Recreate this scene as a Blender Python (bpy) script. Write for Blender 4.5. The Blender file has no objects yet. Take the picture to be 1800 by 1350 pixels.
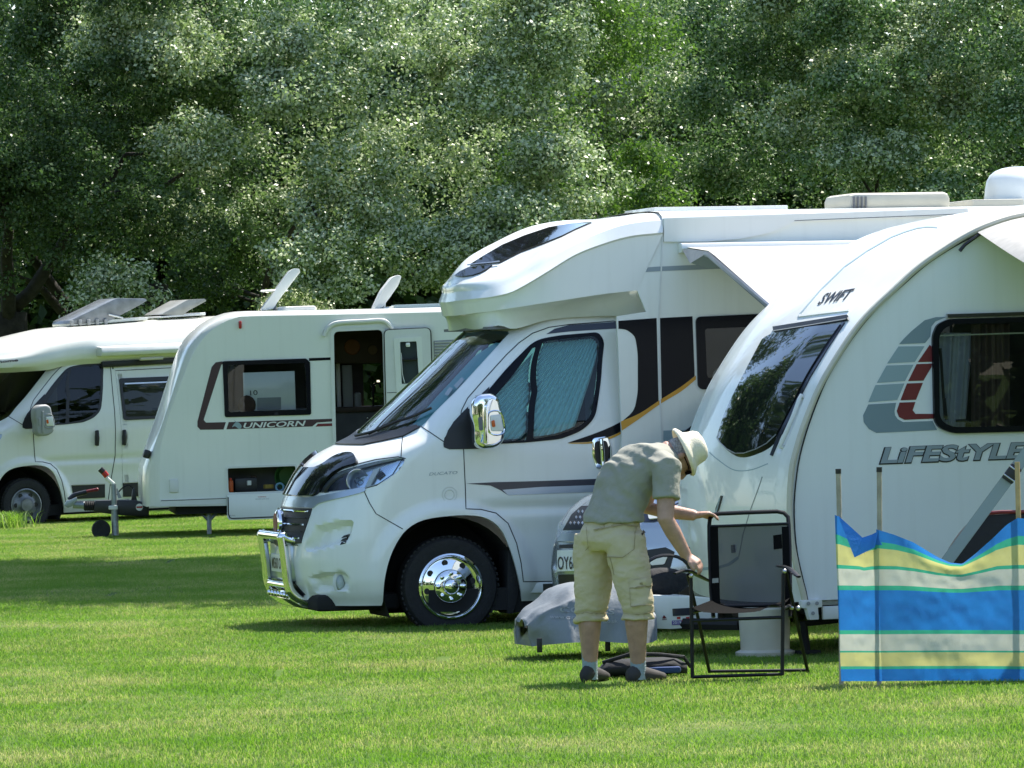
import bpy, bmesh, math, random
import numpy as np
from mathutils import Vector, Matrix, Euler
from mathutils.geometry import delaunay_2d_cdt
R = math.radians
rng = np.random.default_rng(7); random.seed(7)
sc = bpy.context.scene
col = sc.collection

# ------------------------------------------------------------------ camera, sky, sun, exposure
FPX = 9720.0                       # focal length in pixels of the 1800 px wide photograph
CAM = np.array([0.0, 0.0, 1.8])
PITCH, ROLL = 25.0/FPX, R(-1.5)
cd = bpy.data.cameras.new('camera'); cam = bpy.data.objects.new('camera', cd); col.objects.link(cam)
cd.sensor_width = 36; cd.lens = 36*FPX/1800; cd.clip_start = 1; cd.clip_end = 3000
RC = Matrix.Rotation(math.pi/2-PITCH, 3, 'X') @ Matrix.Rotation(ROLL, 3, 'Z')
cam.matrix_world = Matrix.Translation(CAM) @ RC.to_4x4()
sc.camera = cam
SUN_AZ, SUN_EL = R(44), R(60)      # azimuth clockwise from +Y (behind the scene, a little right)
w = bpy.data.worlds.new('World'); sc.world = w; w.use_nodes = True
nt = w.node_tree; bg = nt.nodes['Background']
sky = nt.nodes.new('ShaderNodeTexSky'); sky.sky_type = 'NISHITA'; sky.sun_disc = False
sky.sun_elevation = SUN_EL; sky.sun_rotation = SUN_AZ; sky.air_density = 1.0; sky.dust_density = 0.6; sky.ozone_density = 1.0
nt.links.new(sky.outputs[0], bg.inputs[0]); bg.inputs[1].default_value = 0.135
sl = bpy.data.lights.new('sun', 'SUN'); sun = bpy.data.objects.new('sun', sl); col.objects.link(sun)
sl.energy = 4.3; sl.angle = R(0.5); sl.color = (1.0, 0.95, 0.86)
sd = Vector((math.sin(SUN_AZ)*math.cos(SUN_EL), math.cos(SUN_AZ)*math.cos(SUN_EL), math.sin(SUN_EL)))
sun.rotation_euler = sd.to_track_quat('Z', 'Y').to_euler(); sun.location = (0, 60, 60)
sc.view_settings.view_transform = 'Standard'; sc.view_settings.look = 'None'
sc.view_settings.exposure = 1.2; sc.view_settings.gamma = 1.0
sc.cycles.use_denoising = True
sc.cycles.max_bounces = 8; sc.cycles.transparent_max_bounces = 12

# ------------------------------------------------------------------ materials
def mat(name, c, rough=.5, metal=0., coat=0., spec=.5, var=.0, vscale=6., bump=0., bscale=40., trans=0., alpha=1., sss=0., c2=None, streak=0.):
    m = bpy.data.materials.new(name); m.use_nodes = True
    n = m.node_tree; p = n.nodes['Principled BSDF']
    p.inputs['Base Color'].default_value = (*c, 1); p.inputs['Roughness'].default_value = rough
    p.inputs['Metallic'].default_value = metal; p.inputs['Coat Weight'].default_value = coat
    p.inputs['Coat Roughness'].default_value = .04
    p.inputs['Specular IOR Level'].default_value = spec
    p.inputs['Transmission Weight'].default_value = trans
    p.inputs['Alpha'].default_value = alpha
    if var or bump:
        tc = n.nodes.new('ShaderNodeTexCoord')
    if var:
        no = n.nodes.new('ShaderNodeTexNoise'); no.inputs['Scale'].default_value = vscale; no.inputs['Detail'].default_value = 6
        n.links.new(tc.outputs['Object'], no.inputs['Vector'])
        mx = n.nodes.new('ShaderNodeMix'); mx.data_type = 'RGBA'
        a = c2 if c2 else tuple(max(0, x*(1-var)) for x in c)
        mx.inputs[6].default_value = (*a, 1); mx.inputs[7].default_value = (*c, 1)
        rp = n.nodes.new('ShaderNodeMapRange'); rp.inputs[1].default_value = .35; rp.inputs[2].default_value = .65
        n.links.new(no.outputs[0], rp.inputs[0]); n.links.new(rp.outputs[0], mx.inputs[0])
        out_ = mx.outputs[2]
        if streak:                                    # faint rain streaks and dust
            mp = n.nodes.new('ShaderNodeMapping'); mp.inputs['Scale'].default_value = (1, 1, .05); n.links.new(tc.outputs['Object'], mp.inputs[0])
            n3 = n.nodes.new('ShaderNodeTexNoise'); n3.inputs['Scale'].default_value = 17; n3.inputs['Detail'].default_value = 5; n.links.new(mp.outputs[0], n3.inputs['Vector'])
            r3 = n.nodes.new('ShaderNodeMapRange'); r3.inputs[1].default_value = .52; r3.inputs[2].default_value = .75; r3.inputs[4].default_value = streak; n.links.new(n3.outputs[0], r3.inputs[0])
            m3 = n.nodes.new('ShaderNodeMix'); m3.data_type = 'RGBA'; m3.inputs[7].default_value = (.34, .33, .27, 1); n.links.new(r3.outputs[0], m3.inputs[0]); n.links.new(out_, m3.inputs[6]); out_ = m3.outputs[2]
        n.links.new(out_, p.inputs['Base Color'])
    if bump:
        nb = n.nodes.new('ShaderNodeTexNoise'); nb.inputs['Scale'].default_value = bscale; nb.inputs['Detail'].default_value = 4
        n.links.new(tc.outputs['Object'], nb.inputs['Vector'])
        b = n.nodes.new('ShaderNodeBump'); b.inputs['Strength'].default_value = bump; b.inputs['Distance'].default_value = .02
        n.links.new(nb.outputs[0], b.inputs['Height']); n.links.new(b.outputs[0], p.inputs['Normal'])
    return m

def glass(name, tint, ior=1.5, rough=0.0):
    m = bpy.data.materials.new(name); m.use_nodes = True; n = m.node_tree
    n.nodes.clear(); o = n.nodes.new('ShaderNodeOutputMaterial')
    t = n.nodes.new('ShaderNodeBsdfTransparent'); t.inputs[0].default_value = (*tint, 1)
    g = n.nodes.new('ShaderNodeBsdfGlossy'); g.inputs['Roughness'].default_value = rough
    f = n.nodes.new('ShaderNodeFresnel'); f.inputs[0].default_value = ior
    x = n.nodes.new('ShaderNodeMixShader')
    n.links.new(f.outputs[0], x.inputs[0]); n.links.new(t.outputs[0], x.inputs[1]); n.links.new(g.outputs[0], x.inputs[2])
    n.links.new(x.outputs[0], o.inputs[0]); return m

M = {}
M['white'] = mat('white_gelcoat', (.82, .83, .79), .3, coat=.5, var=.05, vscale=1.3, streak=.07)
M['white2'] = mat('white_panel', (.80, .82, .77), .38, coat=.25, var=.05, vscale=1.1, streak=.07)
M['cream'] = mat('cream_paint', (.76, .76, .69), .28, coat=.5, var=.05, vscale=1.2, streak=.07)
M['swiftw'] = mat('white_side_sheet', (.78, .81, .80), .33, coat=.35, var=.04, vscale=.9, streak=.07)
M['trim'] = mat('cream_rail', (.56, .53, .43), .45, var=.1)
M['plast'] = mat('white_plastic', (.72, .73, .70), .45, var=.06)
M['grey'] = mat('grey_plastic', (.30, .31, .31), .5, var=.1)
M['black'] = mat('black_plastic', (.012, .012, .014), .45)
M['gloss'] = mat('gloss_black', (.006, .007, .011), .14, spec=.12)
M['gloss2'] = mat('smoked_acrylic', (.010, .011, .012), .03, spec=.5, coat=.9)
M['guard'] = mat('bonnet_guard_acrylic', (.009, .010, .012), .05, spec=.5)
M['rubber'] = mat('rubber', (.018, .018, .019), .8, var=.3, vscale=20, bump=.3, bscale=60)
M['dark'] = mat('dark_underside', (.014, .014, .014), .9)
M['navy'] = mat('navy_decal', (.015, .018, .035), .3, coat=.4)
M['orange'] = mat('orange_decal', (.62, .30, .02), .4)
M['seam'] = mat('dark_seam', (.02, .022, .024), .8)
M['silver'] = mat('silver_paint', (.42, .47, .53), .28, metal=.6, coat=.5)
M['greyd'] = mat('grey_decal', (.27, .32, .35), .4)
M['chrome'] = mat('chrome', (.86, .87, .88), .045, metal=1.)
M['alu'] = mat('aluminium', (.55, .56, .57), .35, metal=1., var=.1)
M['galv'] = mat('galvanised_steel', (.35, .39, .41), .5, metal=.7, var=.25, vscale=15)
M['maroon'] = mat('maroon_decal', (.045, .012, .014), .4)
M['red'] = mat('red_plastic', (.45, .02, .015), .35)
M['redd'] = mat('red_decal', (.16, .012, .016), .45)
M['lgrey'] = mat('pale_grey_decal', (.28, .37, .40), .5)
M['lgrey2'] = mat('mid_grey_decal', (.19, .26, .29), .5)
M['gl_w'] = glass('windscreen_glass', (.66, .86, .82), 1.55)
M['gl_d'] = glass('tinted_acrylic', (.32, .36, .37), 1.55)
M['gl_l'] = glass('pale_acrylic', (.80, .84, .86), 1.5)
M['gl_t'] = glass('teal_cab_glass', (.62, .88, .90), 1.5)
M['gl_s'] = glass('caravan_acrylic', (.66, .70, .72), 1.5)
M['gl_v'] = glass('dark_van_glass', (.13, .16, .15), 1.5)
M['gl_b'] = glass('dark_roof_glass', (.06, .07, .06), 1.5)
M['gl_c'] = glass('clear_lens', (.85, .9, .95), 1.45)
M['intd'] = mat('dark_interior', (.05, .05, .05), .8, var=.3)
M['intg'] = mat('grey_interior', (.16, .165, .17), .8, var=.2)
M['curtain'] = mat('pleated_blind', (.62, .72, .72), .9)
M['brown'] = mat('brown_wood', (.06, .035, .02), .6, var=.3)
M['awn'] = mat('awning_fabric', (.50, .48, .44), .85, var=.12, vscale=3, bump=.15, bscale=9)
M['awn'] = mat('awning_fabric', (.46, .44, .405), .85, var=.12, vscale=2)
_n = M['awn'].node_tree; _t = _n.nodes['Texture Coordinate']; _m = _n.nodes.new('ShaderNodeMapping'); _m.inputs['Scale'].default_value = (.15, 9, 9); _n.links.new(_t.outputs['Object'], _m.inputs[0])
for _k in _n.nodes:
    if _k.type == 'TEX_NOISE': _n.links.new(_m.outputs[0], _k.inputs['Vector']); _k.inputs['Scale'].default_value = 3
M['mesh'] = None

# ------------------------------------------------------------------ objects
def obj(name, me, m=None, parent=None, **kw):
    o = bpy.data.objects.new(name, me); col.objects.link(o)
    if m is not None and me is not None and not me.materials: me.materials.append(m)
    if parent is not None: o.parent = parent
    for k, v in kw.items(): o[k] = v
    return o
def mesh(name, V, Fc, m, parent=None, sharp=35, smooth=True, **kw):
    me = bpy.data.meshes.new(name)
    me.from_pydata([tuple(map(float, v)) for v in V], [], [tuple(map(int, f)) for f in Fc]); me.update()
    bm = bmesh.new(); bm.from_mesh(me); bmesh.ops.recalc_face_normals(bm, faces=bm.faces) if kw.pop('recalc', False) else None
    bm.to_mesh(me); bm.free()
    if smooth:
        me.shade_smooth()
        if sharp: me.set_sharp_from_angle(angle=R(sharp))
    return obj(name, me, m, parent, **kw)
def thing(name, label, cat, loc=(0, 0, 0), rot=(0, 0, 0), group=None):
    o = bpy.data.objects.new(name, None); col.objects.link(o); o.empty_display_size = .2
    o.location = loc; o.rotation_euler = rot; o['label'] = label; o['category'] = cat
    if group: o['group'] = group
    return o
def tag(o, label, cat, group=None):
    o['label'] = label; o['category'] = cat
    if group: o['group'] = group
    return o

# ------------------------------------------------------------------ photo rays (measuring tool: a pixel gives a point once its real plane is known)
RCn = np.array(RC)
def pray(px, py):
    d = np.array([(px-900)/FPX, -(py-675)/FPX, -1.0]); return RCn @ d
def pix(Wp):
    Wp = np.asarray(Wp, float); L = (Wp-CAM) @ RCn
    return np.stack([900+FPX*L[..., 0]/-L[..., 2], 675-FPX*L[..., 1]/-L[..., 2]], -1)
def at(px, py, Y):
    d = pray(px, py); return CAM+d*(Y/d[1])

class Veh:                                     # local axes: x rearwards (right in the photo), y away from the camera, z up
    def __init__(s, px, Y, yaw, pitch=0., z0=0.):
        p = at(px, 675, Y); s.O = np.array([p[0], Y, z0]); s.yaw, s.b = R(yaw), R(pitch)
        s.rot = (0, -s.b, s.yaw)
        s.R = np.array(Euler(s.rot).to_matrix())
    def W(s, L): return s.O+np.asarray(L, float) @ s.R.T
    def P(s, px, py, y=0.):                    # hit the lateral plane y
        o = s.R.T @ (CAM-s.O); d = s.R.T @ pray(px, py); t = (y-o[1])/d[1]; return o+d*t
    def Px(s, px, py, x):
        o = s.R.T @ (CAM-s.O); d = s.R.T @ pray(px, py); t = (x-o[0])/d[0]; return o+d*t
    def pix(s, L): return pix(s.W(L))

# ------------------------------------------------------------------ 2-D outlines
def rr(pts, r, n=5):                           # round polygon corners
    out = []; N = len(pts); rs = r if hasattr(r, '__len__') else [r]*N
    for i in range(N):
        p, a, b = (np.array(pts[k], float) for k in (i, i-1, (i+1) % N))
        ra = min(rs[i], .45*np.linalg.norm(a-p), .45*np.linalg.norm(b-p))
        if ra < .01: out.append(tuple(p)); continue
        u = (a-p)/np.linalg.norm(a-p); v = (b-p)/np.linalg.norm(b-p)
        for k in range(n+1):
            t = k/n; q = p+u*ra*(1-t)**2+v*ra*t**2; out.append(tuple(q))
    return out
def spl(pts, closed=False, n=6):               # Catmull-Rom
    P = [np.array(p, float) for p in pts]; N = len(P); out = []
    rngi = range(N) if closed else range(N-1)
    for i in rngi:
        p1, p2 = P[i], P[(i+1) % N]
        p0 = P[i-1] if (closed or i > 0) else 2*p1-p2
        p3 = P[(i+2) % N] if (closed or i+2 < N) else 2*p2-p1
        for k in range(n):
            t = k/n; out.append(.5*((2*p1)+(-p0+p2)*t+(2*p0-5*p1+4*p2-p3)*t*t+(-p0+3*p1-3*p2+p3)*t**3))
    if not closed: out.append(P[-1])
    return [tuple(q) for q in out]
def pip(pts, poly):
    pts = np.asarray(pts, float); x, y = pts[:, 0], pts[:, 1]; ins = np.zeros(len(pts), bool); q = np.asarray(poly, float)
    j = len(q)-1
    for i in range(len(q)):
        xi, yi = q[i]; xj, yj = q[j]
        c = ((yi > y) != (yj > y)) & (x < (xj-xi)*(y-yi)/(yj-yi+1e-12)+xi); ins ^= c; j = i
    return ins
def dens(poly, step):
    out = []; N = len(poly)
    for i in range(N):
        a = np.array(poly[i], float); b = np.array(poly[(i+1) % N], float); k = max(1, int(math.ceil(np.linalg.norm(b-a)/step)))
        for j in range(k): out.append(a+(b-a)*j/k)
    return np.array(out)
def segdist(p, poly):
    q = np.asarray(poly); r = np.roll(q, -1, 0); d = np.full(len(p), 1e9)
    for a, b in zip(q, r):
        ab = b-a; L = (ab@ab)+1e-12; t = np.clip(((p-a)@ab)/L, 0, 1); d = np.minimum(d, np.linalg.norm(p-(a+t[:, None]*ab), axis=1))
    return d
def tri2d(outline, holes=(), step=8., extra=None, pad=.45):
    loops = [dens(outline, step)]+[dens(h, step) for h in holes]
    lo, hi = loops[0].min(0), loops[0].max(0)
    if extra is None:
        gx = np.arange(lo[0]+step*.5, hi[0], step); gy = np.arange(lo[1]+step*.5, hi[1], step)
        g = np.stack(np.meshgrid(gx, gy), -1).reshape(-1, 2)
    else: g = np.asarray(extra, float)
    if len(g):
        k = pip(g, loops[0])
        for h in loops[1:]: k &= ~pip(g, h)
        g = g[k]
        for L in loops: 
            if len(g): g = g[segdist(g, L) > step*pad]
    V = []; E = []
    for L in loops:
        n0 = len(V); V += [Vector(p) for p in L]; E += [(n0+i, n0+(i+1) % len(L)) for i in range(len(L))]
    V += [Vector(p) for p in g]
    v, e, f, *_ = delaunay_2d_cdt(V, E, [], 0, 1e-5)
    v = np.array([tuple(p) for p in v]); f = np.array([t for t in f if len(t) == 3])
    c = v[f].mean(1); k = pip(c, loops[0])
    for h in loops[1:]: k &= ~pip(c, h)
    f = f[k]
    a, b, cc = v[f[:, 0]], v[f[:, 1]], v[f[:, 2]]
    ar = (b[:, 0]-a[:, 0])*(cc[:, 1]-a[:, 1])-(b[:, 1]-a[:, 1])*(cc[:, 0]-a[:, 0])
    f = f[np.abs(ar) > 1e-7]; ar = ar[np.abs(ar) > 1e-7]; f[ar < 0] = f[ar < 0][:, ::-1]
    return v, f
def rim_edges(f):
    cnt = {}
    for t in f:
        for i in range(3):
            a, b = int(t[i]), int(t[(i+1) % 3]); cnt[(a, b)] = 1
    return [(a, b) for (a, b) in cnt if (b, a) not in cnt]

# ------------------------------------------------------------------ surfaces
class Surf:                                    # grid of local points G[u, v]; normals face the camera
    def __init__(s, veh, G):
        s.veh, s.G = veh, np.asarray(G, float); s.prep()
    def prep(s):
        G = s.G; du = np.gradient(G, axis=0); dv = np.gradient(G, axis=1); n = np.cross(du, dv)
        n /= np.linalg.norm(n, axis=-1, keepdims=True)+1e-12
        c = s.veh.R.T @ (CAM-s.veh.O)
        flip = np.sign(np.median(np.einsum('ijk,ijk->ij', n, c-G))); flip = flip or 1
        s.N = n*flip; s.flip = flip; s.PX = s.veh.pix(G); s.face = np.einsum('ijk,ijk->ij', s.N, c-G) > 0
    def f(s, uv, A=None):
        A = s.G if A is None else A; uv = np.asarray(uv, float); nu, nv = A.shape[:2]
        u = np.clip(uv[:, 0], -3, nu+2); v = np.clip(uv[:, 1], -3, nv+2)
        i = np.clip(np.floor(u).astype(int), 0, nu-2); j = np.clip(np.floor(v).astype(int), 0, nv-2)
        a = (u-i)[:, None]; b = (v-j)[:, None]
        return A[i, j]*(1-a)*(1-b)+A[i+1, j]*a*(1-b)+A[i, j+1]*(1-a)*b+A[i+1, j+1]*a*b
    def inv(s, px):
        px = np.asarray(px, float).reshape(-1, 2); nu, nv = s.G.shape[:2]
        fi = np.argwhere(s.face); P = s.PX[s.face]; out = np.zeros((len(px), 2))
        for k in range(0, len(px), 200):
            d = ((px[k:k+200, None]-P[None])**2).sum(-1); out[k:k+200] = fi[d.argmin(1)]
        uv = out; best = uv.copy(); be = np.full(len(px), 1e18)
        for it in range(14):
            e = 1e-3
            p0 = s.veh.pix(s.f(uv)); pu = (s.veh.pix(s.f(uv+[e, 0]))-p0)/e; pv = (s.veh.pix(s.f(uv+[0, e]))-p0)/e
            r = px-p0; er = (r**2).sum(-1); k = er < be; best[k] = uv[k]; be[k] = er[k]; det = pu[:, 0]*pv[:, 1]-pu[:, 1]*pv[:, 0]; det = np.where(np.abs(det) < 1e-6, 1e-6, det)
            d = np.stack([(r[:, 0]*pv[:, 1]-r[:, 1]*pv[:, 0])/det, (pu[:, 0]*r[:, 1]-pu[:, 1]*r[:, 0])/det], -1)
            uv = uv+np.clip(d, -2.5, 2.5)*(1. if it < 8 else .5)
            uv[:, 0] = np.clip(uv[:, 0], -.5, nu-.5); uv[:, 1] = np.clip(uv[:, 1], -.5, nv-.5)
        return best
    def pts(s, uv, off=0.): 
        n = s.f(uv, s.N); n /= np.linalg.norm(n, axis=1, keepdims=True)+1e-9
        return s.f(uv)+n*off, n

def skinned(P, Nn, f, thick, mirror_y=None):
    """front sheet + rim of given thickness; halves that meet on the centre line are welded into one sheet"""
    V = [np.array(p) for p in P]; Fc = [tuple(t) for t in f]; joined = mirror_y is not None and np.min(np.abs(np.asarray(P)[:, 1]-mirror_y)) < .03
    on = lambda a: mirror_y is not None and abs(P[a][1]-mirror_y) < .03
    if thick:
        re = [e for e in rim_edges(f) if not (joined and on(e[0]) and on(e[1]))]; used = sorted({a for e in re for a in e}); ix = {}
        for a in used: ix[a] = len(V); V.append(P[a]-Nn[a]*thick)
        for a, b in re: Fc.append((b, a, ix[a], ix[b]))
    if joined:
        n0 = len(V); mp = {}; V2 = []
        for i, v in enumerate(V):
            if abs(v[1]-mirror_y) < .03: V[i] = np.array([v[0], mirror_y, v[2]]); mp[i] = i
            else: mp[i] = n0+len(V2); V2.append(np.array([v[0], 2*mirror_y-v[1], v[2]]))
        Fc = Fc+[tuple(mp[i] for i in reversed(t)) for t in Fc]; V = V+V2
    return V, Fc
def twin(o, my):                               # the same piece on the other side of the vehicle
    me = o.data; n = len(me.vertices); c = np.empty(n*3); me.vertices.foreach_get('co', c); c = c.reshape(-1, 3)
    if np.min(np.abs(c[:, 1]-my)) < .03: return o
    c[:, 1] = 2*my-c[:, 1]; V = c; Fc = [tuple(reversed(p.vertices)) for p in me.polygons]
    t = mesh(o.name.split('.')[0], V, Fc, None, o.parent, sharp=40); t.data.materials.append(me.materials[0]); return o
def patch(S, poly, name, m, parent, off=.004, thick=.008, step=7., holes=(), mirror=None, uvspace=False, sharp=40, **kw):
    if uvspace: v, f = tri2d(poly, holes, step); uv = v
    else:
        v, f = tri2d(poly, holes, step); uv = S.inv(v)
    P, Nn = S.pts(uv, off)
    a, b, c = P[f[:, 0]], P[f[:, 1]], P[f[:, 2]]
    if np.sum(np.einsum('ij,ij->i', np.cross(b-a, c-a), Nn[f[:, 0]])) < 0: f = f[:, ::-1]
    V, Fc = skinned(P, Nn, f, thick, mirror)
    o = mesh(name, V, Fc, m, parent, sharp=sharp, **kw)
    return twin(o, mirror) if mirror is not None else o
def shell(S, name, m, parent, holes_px=(), holes_uv=(), mirror=None, thick=.02, rect=None, **kw):
    nu, nv = S.G.shape[:2]; u0, u1, v0, v1 = rect or (0, nu-1, 0, nv-1)
    hs = [S.inv(h) for h in holes_px]+[np.array(h) for h in holes_uv]
    g = np.stack(np.meshgrid(np.arange(u0, u1+1), np.arange(v0, v1+1), indexing='ij'), -1).reshape(-1, 2)
    g = g[(g[:, 0] > u0) & (g[:, 0] < u1) & (g[:, 1] > v0) & (g[:, 1] < v1)]
    v, f = tri2d([(u0, v0), (u1, v0), (u1, v1), (u0, v1)], hs, 1.0, extra=g, pad=.3)
    P, Nn = S.pts(v)
    a, b, c = P[f[:, 0]], P[f[:, 1]], P[f[:, 2]]
    if np.sum(np.einsum('ij,ij->i', np.cross(b-a, c-a), Nn[f[:, 0]])) < 0: f = f[:, ::-1]
    V, Fc = skinned(P, Nn, f, thick, mirror)
    return mesh(name, V, Fc, m, parent, sharp=kw.pop('sharp', 50), **kw)
def ribbon_geo(S, pts, wpx, off, dpx=5.):
    P = np.array(pts, float); out = []
    for a, b in zip(P[:-1], P[1:]):
        k = max(1, int(np.linalg.norm(b-a)/dpx)); out += [a+(b-a)*j/k for j in range(k)]
    out.append(P[-1]); P = np.array(out); T = np.gradient(P, axis=0); T /= np.linalg.norm(T, axis=1, keepdims=True)+1e-9
    Np = np.stack([-T[:, 1], T[:, 0]], -1)*wpx/2
    A, n1 = S.pts(S.inv(P+Np), off); B, n2 = S.pts(S.inv(P-Np), off)
    return A, B, n1
def ribbons(S, lines, name, m, parent, wpx=1.6, off=.002, thick=.003, mirror=None, **kw):
    for ln in lines:
        A, B, n = ribbon_geo(S, ln, wpx, off); k = len(A); V = list(A)+list(B)+list(A-n*thick)+list(B-n*thick); Fc = []
        for i in range(k-1): Fc += [(i, i+1, k+i+1, k+i), (i+1, i, 2*k+i, 2*k+i+1), (k+i, k+i+1, 3*k+i+1, 3*k+i)]
        o = mesh(name, V, Fc, m, parent, sharp=30, recalc=True, **kw)
        if mirror is not None: twin(o, mirror)
def text_geo(body, shear=0., extrude=0., space=1., bold=0.):
    c = bpy.data.curves.new('t', 'FONT'); c.body = body; c.shear = shear; c.size = 1; c.space_character = space; c.offset = bold; c.resolution_u = 3
    o = bpy.data.objects.new('t', c); col.objects.link(o); dg = bpy.context.evaluated_depsgraph_get()
    me = bpy.data.meshes.new_from_object(o.evaluated_get(dg)); V = np.array([tuple(v.co) for v in me.vertices]); Fc = [tuple(p.vertices) for p in me.polygons]
    bpy.data.objects.remove(o); bpy.data.meshes.remove(me); bpy.data.curves.remove(c)
    return V, Fc
def text_on(S, body, p0, p1, h, name, m, parent, shear=0., off=.004, bold=0., up=None, space=1., **kw):
    V, Fc = text_geo(body, shear, bold=bold, space=space); x0, x1 = V[:, 0].min(), V[:, 0].max(); cap = V[:, 1].max()
    p0, p1 = np.array(p0, float), np.array(p1, float); d = p1-p0
    u = np.array(up, float) if up is not None else np.array([d[1], -d[0]])/np.linalg.norm(d)
    px = p0+np.outer((V[:, 0]-x0)/(x1-x0), d)+np.outer(V[:, 1]/cap*h, u)
    P, n = S.pts(S.inv(px), off)
    return mesh(name, P, Fc, m, parent, smooth=False, **kw)
def plane_surf(veh, x0, x1, z0, z1, y=0., nx=40, nz=24, fn=None):
    X, Z = np.meshgrid(np.linspace(x0, x1, nx), np.linspace(z0, z1, nz), indexing='ij')
    Y = np.full_like(X, y) if fn is None else fn(X, Z)
    return Surf(veh, np.stack([X, Y, Z], -1))

# ------------------------------------------------------------------ solid builder
class MB:
    def __init__(s): s.bm = bmesh.new()
    def _tx(s, g, Mx): bmesh.ops.transform(s.bm, matrix=Mx, verts=g)
    def box(s, c, size, rot=(0, 0, 0), bev=0., seg=2):
        t = bmesh.new(); r = bmesh.ops.create_cube(t, size=1)
        bmesh.ops.scale(t, vec=Vector(size), verts=t.verts)
        if bev: bmesh.ops.bevel(t, geom=t.edges[:], offset=bev, segments=seg, profile=.5, affect='EDGES', clamp_overlap=True)
        Mx = Matrix.Translation(c) @ Euler(rot).to_matrix().to_4x4(); bmesh.ops.transform(t, matrix=Mx, verts=t.verts); s._join(t); return s
    def _join(s, t):
        me = bpy.data.meshes.new('t'); t.to_mesh(me); t.free(); s.bm.from_mesh(me); bpy.data.meshes.remove(me)
    def tube(s, path, r, n=10, cap=True, squash=None):
        P = [np.array(p, float) for p in path]; k = len(P); rs = r if hasattr(r, '__len__') else [r]*k
        T = [P[min(i+1, k-1)]-P[max(i-1, 0)] for i in range(k)]; T = [t/(np.linalg.norm(t)+1e-9) for t in T]
        ref = np.array([0, 0, 1.]) if abs(T[0][2]) < .9 else np.array([1., 0, 0])
        rings = []; u = np.cross(T[0], ref); u /= np.linalg.norm(u)
        for i in range(k):
            u = u-T[i]*(u@T[i]); u /= np.linalg.norm(u)+1e-9; v = np.cross(T[i], u)
            sq = squash or (1, 1)
            rings.append([s.bm.verts.new(P[i]+rs[i]*(sq[0]*math.cos(a)*u+sq[1]*math.sin(a)*v)) for a in np.linspace(0, 2*math.pi, n, endpoint=False)])
        for i in range(k-1):
            for j in range(n): s.bm.faces.new((rings[i][j], rings[i][(j+1) % n], rings[i+1][(j+1) % n], rings[i+1][j]))
        if cap: s.bm.faces.new(rings[0][::-1]); s.bm.faces.new(rings[-1])
        return s
    def lathe(s, prof, n=32, c=(0, 0, 0), axis='Y', close=False):    # prof: (radius, along axis)
        rings = []
        for r_, h in prof:
            ring = []
            for a in np.linspace(0, 2*math.pi, n, endpoint=False):
                x, y = r_*math.cos(a), r_*math.sin(a)
                p = {'Y': (x, h, y), 'Z': (x, y, h), 'X': (h, x, y)}[axis]
                ring.append(s.bm.verts.new((p[0]+c[0], p[1]+c[1], p[2]+c[2])))
            rings.append(ring)
        for i in range(len(rings)-1):
            for j in range(n):
                s.bm.faces.new((rings[i][j], rings[i][(j+1) % n], rings[i+1][(j+1) % n], rings[i+1][j]))
        if close: s.bm.faces.new(rings[0][::-1]); s.bm.faces.new(rings[-1])
        return s
    def prism(s, poly3, d, bev=0., seg=2):       # polygon of 3-D points extruded along d
        t = bmesh.new(); d = Vector(d); a = [t.verts.new(p) for p in poly3]; b = [t.verts.new(Vector(p)+d) for p in poly3]; n = len(a)
        t.faces.new(a); t.faces.new(b[::-1])
        for i in range(n): t.faces.new((a[(i+1) % n], a[i], b[i], b[(i+1) % n]))
        bmesh.ops.recalc_face_normals(t, faces=t.faces)
        if bev:
            ed = [e for e in t.edges if len(e.link_faces) == 2 and e.calc_face_angle(0) > R(50)]
            bmesh.ops.bevel(t, geom=ed, offset=bev, segments=seg, profile=.5, affect='EDGES', clamp_overlap=True)
        s._join(t); return s
    def quad(s, *p): s.bm.faces.new([s.bm.verts.new(q) for q in p]); return s
    def sphere(s, c, r, sc_=(1, 1, 1), u=12, v=8):
        t = bmesh.new(); bmesh.ops.create_uvsphere(t, u_segments=u, v_segments=v, radius=r)
        bmesh.ops.transform(t, matrix=Matrix.Translation(c) @ Matrix.Diagonal((*sc_, 1)), verts=t.verts); s._join(t); return s
    def build(s, name, m, parent=None, sharp=35, smooth=True, **kw):
        bmesh.ops.recalc_face_normals(s.bm, faces=s.bm.faces)
        me = bpy.data.meshes.new(name); s.bm.to_mesh(me); s.bm.free()
        if smooth:
            me.shade_smooth()
            if sharp: me.set_sharp_from_angle(angle=R(sharp))
        return obj(name, me, m, parent, **kw)
def fast_mesh(name, V, Fq, m, parent=None, attrs=None, **kw):         # Fq: (n,3) or (n,4) array
    me = bpy.data.meshes.new(name); V = np.ascontiguousarray(V, np.float32); Fq = np.ascontiguousarray(Fq, np.int32); n, k = Fq.shape
    me.vertices.add(len(V)); me.vertices.foreach_set('co', V.ravel())
    me.loops.add(n*k); me.loops.foreach_set('vertex_index', Fq.ravel())
    me.polygons.add(n); me.polygons.foreach_set('loop_start', np.arange(n, dtype=np.int32)*k); 
    for nm, (dom, arr) in (attrs or {}).items():
        a = me.attributes.new(nm, 'FLOAT', dom); a.data.foreach_set('value', np.ascontiguousarray(arr, np.float32))
    me.update(calc_edges=True); me.validate()
    return obj(name, me, m, parent, **kw)
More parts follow.
